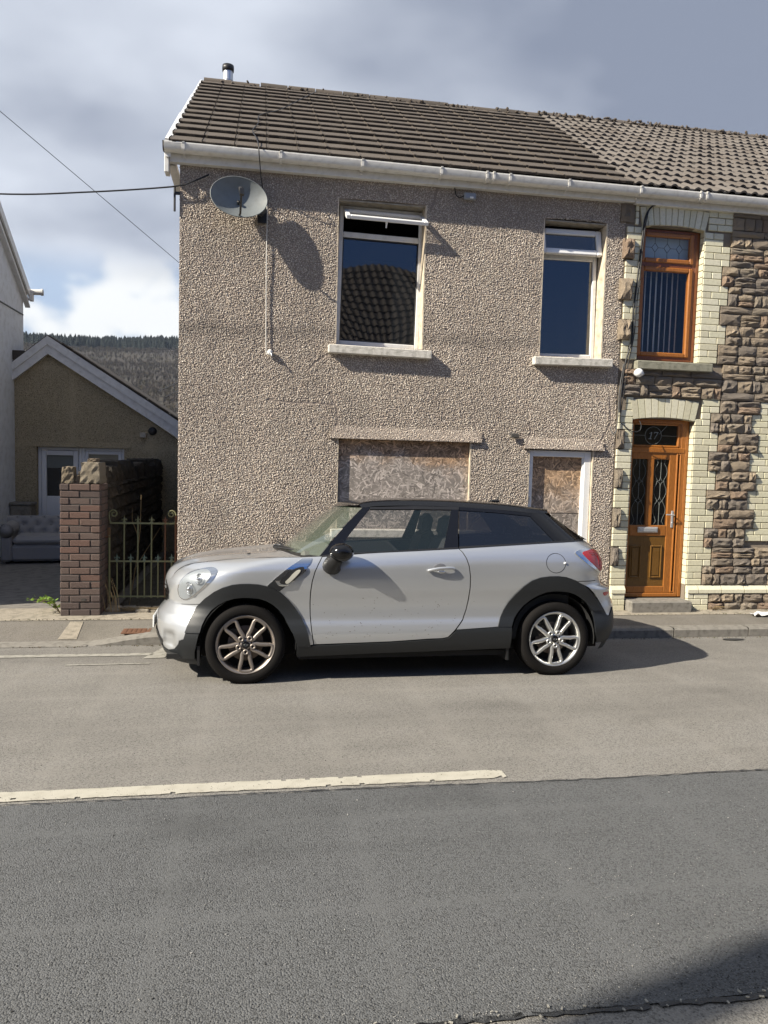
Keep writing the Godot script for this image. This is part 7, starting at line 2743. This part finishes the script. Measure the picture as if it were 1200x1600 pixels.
	both("wheel_arch", panel(outline([2.074, 0.427, 2.097, 0.50, 2.128, 0.565, 2.172, 0.636, 2.228, 0.702, 2.292, 0.765, 2.363, 0.815, 2.44, 0.842, 2.525, 0.852, 2.60, 0.853, 2.673, 0.845, 2.757, 0.818, 2.831, 0.776, 2.90, 0.726, 2.959, 0.667, 3.01, 0.61, 3.055, 0.548, 2.944, 0.546, 2.915, 0.58, 2.876, 0.622, 2.820, 0.665, 2.760, 0.698, 2.695, 0.718, 2.626, 0.726, 2.560, 0.726, 2.498, 0.718, 2.425, 0.690, 2.358, 0.649, 2.302, 0.602, 2.255, 0.546, 2.217, 0.490, 2.192, 0.425]), 0.014, 0.06, 0.03), M.cladding, car)
	# ------------------------------------------------ nose and tail
	part("front_bumper", wrap_end(true, 0.22, 0.60, 0.30, 0.004), s, car)
	part("front_skirt", wrap_end(true, 0.13, 0.222, 0.30, 0.003), M.cladding, car)
	part("nose", wrap_end(true, 0.598, 0.80, 0.16, 0.005), s, car)
	part("tail", wrap_end(false, 0.80, 1.135, 0.20, 0.004), s, car)
	part("rear_bumper", wrap_end(false, 0.47, 0.80, 0.22, 0.004), s, car)
	part("rear_valance", wrap_end(false, 0.20, 0.472, 0.22, 0.003), M.cladding, car)
	var grille := part("grille", end_panel(true, -0.44, 0.44, 0.60, 0.775, 0.006, 0.25), M.gloss_black, car)
	for k in 4:
		part("grille_bar", end_panel(true, -0.40 + 0.01 * k, 0.40 - 0.01 * k, 0.630 + 0.033 * k, 0.638 + 0.033 * k, 0.016), M.chrome, grille)
	part("lower_grille", end_panel(true, -0.50, 0.50, 0.24, 0.36, 0.006, 0.2), M.black_plastic, car)
	var plate_f := MB.new()
	plate_f.bbox(Vector3(-0.764, 0.41, 0), Vector3(0.010, 0.105, 0.50), 0.004)
	part("number_plate", plate_f, M.pvc_clean, car)
	var plate_r := MB.new()
	plate_r.bbox(Vector3(3.345, 0.62, 0), Vector3(0.012, 0.112, 0.52), 0.004)
	part("number_plate", plate_r, mat(0.62, 0.48, 0.06, 0.4), car)
	part("hatch_trim", end_panel(false, -0.38, 0.38, 0.80, 0.825, 0.010), M.chrome, car)
	# ------------------------------------------------ bonnet
	var hc := [[-.690, .70], [-.684, .76], [-.668, .815], [-.628, .868], [-.555, .905], [-.44, .938], [-.28, .965], [-.08, .984], [.10, .998], [.20, 1.010], [.245, 1.020]]
	var he := [[-.632, .70], [-.628, .755], [-.605, .80], [-.575, .846], [-.53, .885], [-.45, .920], [-.32, .946], [-.12, .975], [.12, .994], [.30, 1.001], [.43, 1.004]]
	var hp := []
	var hn := 40
	var hs := 30
	for i in hs + 1:
		var u := float(i) / hs * (hc.size() - 1)
		var k := mini(int(u), hc.size() - 2)
		var f := u - k
		var pick := func(t: Array, c: int) -> float:
			var a: float = t[maxi(k - 1, 0)][c]; var b0: float = t[k][c]; var b1: float = t[k + 1][c]; var d: float = t[mini(k + 2, t.size() - 1)][c]
			return cubic_interpolate(b0, b1, a, d, f)
		var xc: float = pick.call(hc, 0); var yc: float = pick.call(hc, 1)
		var xe: float = pick.call(he, 0); var ye: float = pick.call(he, 1)
		var ze := car_w(xe, ye) - 0.002
		for j in hn + 1:
			var t := float(j) / hn * 2.0 - 1.0
			var at := absf(t)
			var bulge := 0.012 * exp(-pow((at - 0.62) / 0.22, 2.0)) * smoothstep(0.0, 0.35, float(i) / hs)
			hp.append(Vector3(lerpf(xc, xe, pow(at, 2.6)), lerpf(yc, ye, pow(at, 3.5)) + bulge, -t * ze))
	var hood := MB.new()
	hood.grid(hp, hs + 1, hn + 1)
	var hood_o := part("bonnet", hood, s, car)
	var nz := MB.new()
	nz.bbox(Vector3(0.02, 1.008, 0.50), Vector3(0.03, 0.008, 0.02), 0.003)
	part("washer_jet", nz, M.black_plastic, hood_o)
	# scuttle and wipers
	var sc := MB.new()
	var sp := []
	for j in 3:
		for i in 31:
			var t := float(i) / 30.0 * 2.0 - 1.0
			var at := absf(t)
			sp.append(Vector3(lerpf(0.235, 0.42, pow(at, 2.6)) + 0.07 * j, lerpf(1.012, 0.998, at * at) + [0.0, 0.004, 0.012][j], -t * 0.80))
	sc.grid(sp, 3, 31)
	part("scuttle_panel", sc, M.black_plastic, car)
	for w in [[0.60, 0.53, 0.992, 0.16, 0.24, 1.035], [0.02, 0.36, 1.012, -0.50, 0.30, 1.045]]:
		var wb := MB.new()
		wb.tube(PackedVector3Array([Vector3(w[1], w[2] + 0.012, w[0]), Vector3((w[1] + w[4]) / 2 - 0.01, (w[2] + w[5]) / 2 + 0.022, (w[0] + w[3]) / 2), Vector3(w[4], w[5] + 0.006, w[3])]), 0.011, 8, 0.007)
		wb.tube(PackedVector3Array([Vector3(w[1] + 0.03, w[2] + 0.016, w[0] - 0.02), Vector3((w[1] + w[4]) / 2 + 0.03, (w[2] + w[5]) / 2 + 0.024, (w[0] + w[3]) / 2), Vector3(w[4] + 0.02, w[5] + 0.018, w[3] - 0.08)]), 0.007, 6)
		part("wiper", wb, M.black_plastic, car)
	# ------------------------------------------------ roof and screens
	var rc := [[.790, 1.408], [.86, 1.440], [1.0, 1.468], [1.25, 1.488], [1.6, 1.494], [1.95, 1.486], [2.25, 1.468], [2.5, 1.440], [2.70, 1.405]]
	var re := [[.945, 1.400], [1.00, 1.412], [1.12, 1.422], [1.32, 1.427], [1.6, 1.426], [1.93, 1.414], [2.2, 1.400], [2.43, 1.380], [2.60, 1.372]]
	var rp := []
	var rs := 28
	for i in rs + 1:
		var u := float(i) / rs * (rc.size() - 1)
		var k := mini(int(u), rc.size() - 2)
		var f := u - k
		var pick := func(t: Array, c: int) -> float:
			return cubic_interpolate(t[k][c], t[k + 1][c], t[maxi(k - 1, 0)][c], t[mini(k + 2, t.size() - 1)][c], f)
		var xc: float = pick.call(rc, 0); var yc: float = pick.call(rc, 1)
		var xe: float = pick.call(re, 0); var ye: float = pick.call(re, 1)
		var ze := car_w(xe, ye) + 0.004
		for j in 49:
			var t := float(j) / 48.0 * 2.0 - 1.0
			var at := absf(t)
			# a rail stands along each edge above the doors
			var y := lerpf(yc, ye + 0.045, pow(at, 3.0))
			if at > 0.90:
				y = lerpf(y, ye, pow((at - 0.90) / 0.10, 1.6))
			rp.append(Vector3(lerpf(xc, xe, pow(at, 2.2)), y, -t * ze))
	var roof := MB.new()
	roof.grid(rp, rs + 1, 49)
	var roof_o := part("roof", roof, M.gloss_black, car)
	var rl := MB.new()
	var rlp := PackedVector3Array()
	for i in 25:
		var x := lerpf(1.05, 2.45, i / 24.0)
		rlp.append(Vector3(x, tab([[1.05, 1.428], [1.3, 1.442], [1.6, 1.442], [1.93, 1.430], [2.45, 1.395]], x), 0.597 - 0.01 * pow(x - 1.6, 2.0)))
	rl.tube(rlp, 0.011, 8)
	both("roof_rail", rl, M.gloss_black, roof_o)
	var sp2 := MB.new()
	var spo := []
	for j in 5:
		for i in 25:
			var t := float(i) / 24.0 * 2.0 - 1.0
			var at := absf(t)
			var xa := lerpf(2.70, 2.60, pow(at, 2.2)); var ya := lerpf(1.405, 1.374, pow(at, 3.0))
			var o: Vector2 = [Vector2(-0.10, 0.012), Vector2(0.02, 0.004), Vector2(0.055, -0.012), Vector2(0.045, -0.028), Vector2(-0.08, -0.035)][j]
			spo.append(Vector3(xa + o.x * (1.0 - 0.5 * pow(at, 4)), ya + o.y, -t * (car_w(2.58, 1.372) + 0.002)))
	sp2.grid(spo, 5, 25)
	part("roof_spoiler", sp2, M.gloss_black, roof_o)
	var an := MB.new()
	an.bbox(Vector3(2.33, 1.478, 0), Vector3(0.09, 0.025, 0.05), 0.01)
	an.tube(PackedVector3Array([Vector3(2.35, 1.485, 0), Vector3(2.40, 1.56, 0), Vector3(2.44, 1.63, 0)]), 0.006, 6, 0.002)
	part("aerial", an, M.black_plastic, roof_o)
	var ws := []
	for j in 13:
		var v := j / 12.0
		for i in 33:
			var t := float(i) / 32.0 * 2.0 - 1.0
			var at := absf(t)
			var q := pow(at, 2.2)
			ws.append(Vector3(lerpf(lerpf(0.32, 0.575, q), lerpf(0.80, 0.945, q), v), lerpf(lerpf(1.022, 1.012, q), lerpf(1.410, 1.402, q), v) + 0.02 * sin(PI * v), -t * lerpf(car_w(0.58, 1.016) - 0.006, car_w(0.945, 1.400), v)))
	var wsm := MB.new()
	wsm.grid(ws, 13, 33)
	part("windscreen", wsm, M.windscreen, car)
	var rg := []
	for j in 9:
		var v := j / 8.0
		for i in 25:
			var t := float(i) / 24.0 * 2.0 - 1.0
			var q := pow(absf(t), 2.2)
			rg.append(Vector3(lerpf(lerpf(3.03, 2.93, q), lerpf(2.72, 2.61, q), v), lerpf(lerpf(1.145, 1.152, q), lerpf(1.385, 1.362, q), v), -t * lerpf(0.74, 0.585, v)))
	var rgm := MB.new()
	rgm.grid(rg, 9, 25, true)
	part("rear_window", rgm, M.tint_glass, car)
	# ------------------------------------------------ pillars and side glass
	both("windscreen_pillar", panel(outline([0.580, 1.012, 0.70, 1.150, 0.82, 1.280, 0.954, 1.409, 1.019, 1.410, 1.008, 1.394, 0.90, 1.270, 0.765, 1.113, 0.757, 1.085, 0.755, 1.052, 0.663, 1.025]), 0.003, 0.02, 0.05), M.gloss_black, car)
	both("window_frame", panel(outline([1.012, 1.408, 1.40, 1.424, 1.783, 1.420, 1.778, 1.398, 1.40, 1.397, 1.012, 1.391]), 0.004, 0.02, 0.06), M.black_plastic, car)
	both("waist_strip", panel(outline([0.755, 1.052, 0.862, 1.038, 1.24, 1.058, 1.620, 1.081, 1.734, 1.088, 1.735, 1.076, 1.40, 1.058, 1.05, 1.041, 0.860, 1.030, 0.600, 1.007, 0.580, 1.012, 0.663, 1.025]), 0.005, 0.02, 0.06), M.black_plastic, car)
	both("door_pillar", panel(outline([1.716, 1.401, 1.779, 1.402, 1.750, 1.22, 1.734, 1.084, 1.610, 1.079]), 0.003, 0.02, 0.05), M.gloss_black, car)
	both("door_window", panel(outline([0.763, 1.113, 0.89, 1.262, 1.010, 1.393, 1.40, 1.399, 1.718, 1.403, 1.617, 1.079, 1.24, 1.055, 0.862, 1.036, 0.753, 1.049]), -0.006, 0.0, 0.06), M.car_glass, car)
	both("quarter_frame", panel(outline([1.785, 1.421, 2.10, 1.405, 2.435, 1.376, 2.412, 1.352, 2.10, 1.378, 1.783, 1.394]), 0.004, 0.02, 0.06), M.gloss_black, car)
	both("waist_strip", panel(outline([1.744, 1.094, 2.17, 1.116, 2.593, 1.141, 2.93, 1.158, 2.93, 1.147, 2.587, 1.131, 2.17, 1.105, 1.742, 1.078]), 0.005, 0.02, 0.06), M.black_plastic, car)
	both("quarter_window", panel(outline([1.786, 1.396, 2.10, 1.381, 2.405, 1.358, 2.500, 1.250, 2.594, 1.139, 2.17, 1.114, 1.746, 1.090, 1.760, 1.22]), -0.002, 0.0, 0.06), M.tint_glass, car)
	both("tail_pillar", panel(outline([2.405, 1.358, 2.435, 1.378, 2.61, 1.372, 2.75, 1.285, 2.85, 1.215, 2.935, 1.153, 2.594, 1.139, 2.500, 1.250]), 0.002, 0.02, 0.04), M.gloss_black, car)
	# ------------------------------------------------ lamps and small fittings
	var hl := rounded(outline([-0.540, 0.714, -0.534, 0.757, -0.512, 0.805, -0.477, 0.845, -0.430, 0.874, -0.377, 0.894, -0.318, 0.910, -0.271, 0.916, -0.238, 0.910, -0.226, 0.893, -0.231, 0.868, -0.256, 0.828, -0.301, 0.780, -0.353, 0.729, -0.406, 0.683, -0.454, 0.653, -0.491, 0.648, -0.523, 0.665]), 3)
	var ll := rounded(outline([-0.530, 0.722, -0.524, 0.762, -0.503, 0.803, -0.470, 0.841, -0.423, 0.870, -0.376, 0.887, -0.329, 0.896, -0.293, 0.892, -0.276, 0.872, -0.285, 0.838, -0.319, 0.791, -0.365, 0.740, -0.412, 0.695, -0.458, 0.663, -0.492, 0.658, -0.520, 0.675]), 3)
	for mir in [false, true]:
		var fix := func(b: MB) -> MB: return b.mirrored() if mir else b
		var lamp := part("headlight", fix.call(panel(hl, 0.003, 0.01, 0.03)), M.chrome, car)
		part("headlight_bowl", fix.call(panel(ll, 0.006, 0.0, 0.03)), M.lamp_inside, lamp)
		var glass := panel(ll, 0.006, 0.0, 0.025)
		for i in glass.v.size():      # the lens bulges out over the bowl
			var q := Vector2(glass.v[i].x + 0.405, glass.v[i].y - 0.775)
			var k := clampf(1.0 - pow(q.length() / 0.16, 2.0), 0.0, 1.0)
			glass.v[i] += glass.n[i] * (0.004 + 0.02 * k)
		part("headlight_lens", fix.call(glass), M.lens, lamp)
		var rf := MB.new()
		for c in [[-0.44, 0.745, 0.052], [-0.365, 0.825, 0.040]]:
			var pn := car_pt(c[0], c[1], 0.010)
			var nrm: Vector3 = (pn[1] + Vector3(-0.5, 0, 0)).normalized()
			var bs := Basis.looking_at(-nrm, Vector3.UP)
			for rr in [1.0, 0.62]:
				var ring := PackedVector3Array()
				for i in 25:
					ring.append(pn[0] + bs * Vector3(cos(TAU * i / 24.0) * c[2] * rr, sin(TAU * i / 24.0) * c[2] * rr, 0.0))
				rf.tube(ring, 0.004, 6)
			rf.ball(pn[0], Vector3.ONE * c[2] * 0.35, 6, 10)
		part("reflector", fix.call(rf), M.chrome, lamp)
		# side vent: dark panel, bright surround, pale lamp strip
		var vp := part("side_vent", fix.call(panel(outline([0.158, 0.782, 0.240, 0.855, 0.330, 0.925, 0.437, 0.990, 0.515, 0.993, 0.505, 0.965, 0.490, 0.945, 0.426, 0.890, 0.331, 0.798, 0.257, 0.736]), 0.006, 0.012, 0.03)), M.chrome, car)
		part("vent_panel", fix.call(panel(outline([0.160, 0.780, 0.215, 0.828, 0.228, 0.812, 0.260, 0.779, 0.332, 0.787, 0.331, 0.798, 0.257, 0.736]), 0.008, 0.01, 0.03)), M.cladding, vp)
		part("vent_surround", fix.call(panel(rounded(outline([0.228, 0.814, 0.235, 0.846, 0.330, 0.909, 0.427, 0.937, 0.467, 0.925, 0.459, 0.893, 0.395, 0.845, 0.332, 0.789, 0.260, 0.781]), 3), 0.014, 0.012, 0.03)), M.chrome, vp)
		part("vent_recess", fix.call(panel(rounded(outline([0.255, 0.812, 0.345, 0.898, 0.432, 0.926, 0.447, 0.905, 0.380, 0.840, 0.320, 0.795]), 3), 0.016, 0.0, 0.03)), M.black_plastic, vp)
		part("vent_lamp", fix.call(panel(rounded(outline([0.300, 0.812, 0.325, 0.838, 0.372, 0.888, 0.408, 0.905, 0.418, 0.893, 0.372, 0.842, 0.322, 0.800]), 3), 0.020, 0.006, 0.03)), M.amber, vp)
		# tail lamp
		var tl := part("tail_lamp", fix.call(panel(rounded(outline([2.765, 1.044, 2.787, 1.063, 2.846, 1.075, 2.921, 1.077, 2.99, 1.073, 3.035, 1.045, 3.060, 0.997, 3.064, 0.952, 3.052, 0.908, 3.035, 0.882, 3.012, 0.874, 2.937, 0.913, 2.872, 0.954, 2.807, 1.003]), 3), 0.010, 0.02, 0.02)), M.chrome, car)
		var red := panel(rounded(outline([2.833, 1.046, 2.883, 1.060, 2.935, 1.068, 2.99, 1.063, 3.030, 1.031, 3.047, 0.998, 3.050, 0.954, 3.040, 0.916, 3.014, 0.892, 2.939, 0.945, 2.877, 0.995]), 3), 0.014, 0.01, 0.018)
		part("red_lens", fix.call(red), M.red_lens, tl)
		var rib := MB.new()
		for k in [0.62, 0.82]:
			var line := PackedVector3Array()
			for q in [[2.883, 1.055], [2.96, 1.052], [3.005, 1.02], [3.025, 0.97], [3.015, 0.915]]:
				var cx := 2.955; var cy := 0.985
				line.append(car_pt(cx + (q[0] - cx) * k, cy + (q[1] - cy) * k, 0.0155)[0])
			rib.tube(line, 0.0025, 5)
		part("lens_rib", fix.call(rib), M.red_lens, tl)
		part("side_reflector", fix.call(panel(rounded(outline([3.058, 0.693, 3.074, 0.703, 3.132, 0.700, 3.145, 0.690, 3.102, 0.672, 3.074, 0.672]), 3), 0.003, 0.003, 0.02)), M.red_lens, car)
		# door handle
		var hn2 := MB.new()
		var hpth := PackedVector3Array()
		for q in [[1.463, 0.900, 0.012], [1.50, 0.909, 0.030], [1.55, 0.918, 0.038], [1.61, 0.921, 0.038], [1.655, 0.920, 0.030], [1.681, 0.915, 0.012]]:
			hpth.append(car_pt(q[0], q[1], q[2])[0])
		hn2.tube(hpth, 0.0125, 10)
		var ho := part("door_handle", fix.call(hn2), s, car)
		var hr := MB.new()
		var hc2 := car_pt(1.567, 0.912, -0.004)
		hr.ball(hc2[0], Vector3(0.062, 0.048, 0.006), 6, 16)
		part("handle_cup", fix.call(hr), mat(0.22, 0.22, 0.23, 0.4, 0.5), ho)
		var lkp := MB.new()
		var lc := car_pt(1.577, 0.888, 0.008)
		lkp.ball(lc[0], Vector3(0.034, 0.013, 0.012), 6, 12)
		part("handle_lower", fix.call(lkp), M.chrome, ho)
		# mirror
		var mr := MB.new()
		mr.ball(Vector3(0.738, 1.052, 0.955), Vector3(0.098, 0.074, 0.095), 12, 20)
		var mo := part("door_mirror", fix.call(mr), M.gloss_black, car)
		var mf := MB.new()
		mf.tube(PackedVector3Array([Vector3(0.672, 0.93, 0.862), Vector3(0.675, 0.965, 0.905), Vector3(0.705, 1.01, 0.935)]), 0.078, 14, 0.058)
		mf.ball(Vector3(0.672, 0.938, 0.862), Vector3(0.080, 0.052, 0.03), 8, 14)
		part("mirror_arm", fix.call(mf), M.black_plastic, mo)
		var mg := MB.new()
		mg.ball(Vector3(0.795, 1.052, 0.952), Vector3(0.040, 0.045, 0.070), 8, 16)
		part("mirror_glass", fix.call(mg), M.chrome, mo)
	# fuel flap, driver's far side has none
	var ff := MB.new()
	var fp := PackedVector3Array()
	for i in 41:
		var a := TAU * i / 40.0
		fp.append(car_pt(2.582 + cos(a) * 0.087, 0.962 + sin(a) * 0.082, -0.0015)[0])
	ff.tube(fp, 0.0032, 5)
	var flap := part("fuel_flap", ff, M.dark, car)
	var fb := MB.new()
	fb.ball(car_pt(2.664, 0.962, 0.003)[0], Vector3(0.012, 0.010, 0.010), 6, 8)
	part("flap_hinge", fb, M.pvc_clean, flap)
	# specks of road dirt low on the doors and wings
	var mr2 := RandomNumberGenerator.new()
	mr2.seed = 12
	var md := MB.new()
	for i in 130:
		var q := Vector2(mr2.randf_range(0.52, 1.95), 0.36 + 0.32 * pow(mr2.randf(), 1.6))
		if q.x > 1.62 and q.y < 0.44 + 0.8 * maxf(0.0, q.x - 1.72):
			continue
		var pn := car_pt(q.x, q.y, 0.0008)
		var sz := mr2.randf_range(0.0012, 0.0045)
		var bs := Basis.looking_at(-pn[1], Vector3.UP)
		md.bbox(pn[0], Vector3(sz * mr2.randf_range(1.0, 2.2), sz, 0.0012), 0.0004, bs)
	var mo2 := part("mud_specks", md, M.mud, car)
	mo2.set_meta("kind", "stuff")
	# ------------------------------------------------ wheels
	var wf := make_wheel(M.alloy_dusty, M.alloy_dusty)
	var wr := make_wheel(M.alloy, M.alloy)
	for k in 4:
		var front := k < 2
		var near := k % 2 == 0
		var wh := Node3D.new()
		wh.name = numbered("wheel", car)
		car.add_child(wh, true)
		wh.position = Vector3(0.0 if front else 2.595, 0.3125, 0.868 if near else -0.868)
		wh.rotation = Vector3(0, 0 if near else PI, (0.03 if front else 0.10) if near else 0.7)
		for d in (wf if front else wr):
			put(d[0], d[1], d[2], wh)
	# wheel wells and underside
	var well := MB.new()
	for x in [0.02, 2.58]:
		for e in [1.0, -1.0]:
			var pts := []
			for j in 2:
				for i in 21:
					var a := lerpf(-0.15, PI + 0.15, i / 20.0)
					pts.append(Vector3(x + cos(a) * 0.375, 0.32 + sin(a) * 0.378, e * (0.86 if j == 0 else 0.50)))
			well.grid(pts, 2, 21, e > 0)
			well.bb(x - 0.42, x + 0.42, 0.16, 0.72, e * 0.50 - 0.005, e * 0.50 + 0.005)
	well.bb(-0.60, 3.15, 0.17, 0.21, -0.50, 0.50)
	well.bb(0.42, 2.18, 0.175, 0.215, -0.79, 0.79)
	well.bb(-0.62, -0.36, 0.172, 0.212, -0.66, 0.66)
	well.bb(2.98, 3.16, 0.24, 0.28, -0.66, 0.66)
	part("underbody", well, M.dark, car)
	var mud := MB.new()
	mud.bb(2.165, 2.185, 0.14, 0.30, 0.68, 0.85)
	mud.bb(-0.375, -0.355, 0.145, 0.30, 0.62, 0.80)
	part("mud_flap", mud, M.black_plastic, car)
	# ------------------------------------------------ cabin
	var cab := MB.new()
	cab.bb(0.45, 2.75, 0.30, 0.34, -0.76, 0.76)
	cab.bb(0.40, 0.46, 0.30, 0.98, -0.76, 0.76)
	cab.bb(2.70, 2.76, 0.30, 1.10, -0.70, 0.70)
	for e in [1.0, -1.0]:
		cab.quad(Vector3(0.45, 0.32, e * 0.78), Vector3(2.75, 0.32, e * 0.78), Vector3(2.75, 1.12, e * 0.77), Vector3(0.45, 1.00, e * 0.77))
	cab.bb(1.05, 2.40, 1.395, 1.405, -0.55, 0.55)
	part("cabin_trim", cab, M.seat, car)
	var dash := MB.new()
	dash.bbox(Vector3(0.62, 0.93, 0), Vector3(0.42, 0.22, 1.46), 0.06)
	part("dashboard", dash, M.dash_top, car)
	var stw := MB.new()
	var sw := PackedVector3Array()
	var sb := Basis(Vector3.BACK, deg_to_rad(25.0))
	for i in 29:
		sw.append(Vector3(0.96, 0.95, -0.37) + sb * Vector3(0, sin(TAU * i / 28.0) * 0.18, cos(TAU * i / 28.0) * 0.18))
	stw.tube(sw, 0.015, 8)
	part("steering_wheel", stw, M.black_plastic, car)
	for e in [0.37, -0.37]:
		var st := MB.new()
		st.bbox(Vector3(1.36, 0.52, e), Vector3(0.50, 0.16, 0.50), 0.06)
		st.bbox(Vector3(1.66, 0.86, e), Vector3(0.15, 0.68, 0.48), 0.07, Basis(Vector3.BACK, deg_to_rad(-18.0)))
		st.bbox(Vector3(1.745, 1.245, e), Vector3(0.10, 0.20, 0.27), 0.045, Basis(Vector3.BACK, deg_to_rad(-12.0)))
		part("front_seat", st, M.seat, car)
	var bs2 := MB.new()
	bs2.bbox(Vector3(2.10, 0.55, 0), Vector3(0.45, 0.18, 1.15), 0.06)
	bs2.bbox(Vector3(2.42, 0.86, 0), Vector3(0.15, 0.62, 1.15), 0.06, Basis(Vector3.BACK, deg_to_rad(-20.0)))
	for e in [0.34, -0.34]:
		bs2.bbox(Vector3(2.50, 1.19, e), Vector3(0.09, 0.13, 0.24), 0.04)
	part("rear_seat", bs2, M.seat, car)
	var iv := MB.new()
	iv.bbox(Vector3(0.90, 1.335, 0), Vector3(0.03, 0.065, 0.22), 0.012)
	iv.tube(PackedVector3Array([Vector3(0.88, 1.345, 0), Vector3(0.85, 1.40, 0)]), 0.01, 6)
	part("rear_view_mirror", iv, M.black_plastic, car)

func _ready() -> void:
	rng.seed = 20240331
	make_camera_and_light()
	make_materials()
	make_ground()
	make_hill()
	make_house()
	make_neighbour()
	make_gutter()
	make_white_house()
	make_annexe()
	make_opposite_side()
	make_pillar()
	make_gate()
	make_car()
	make_sofa()
	make_dish()
	make_fittings()
	make_weed()
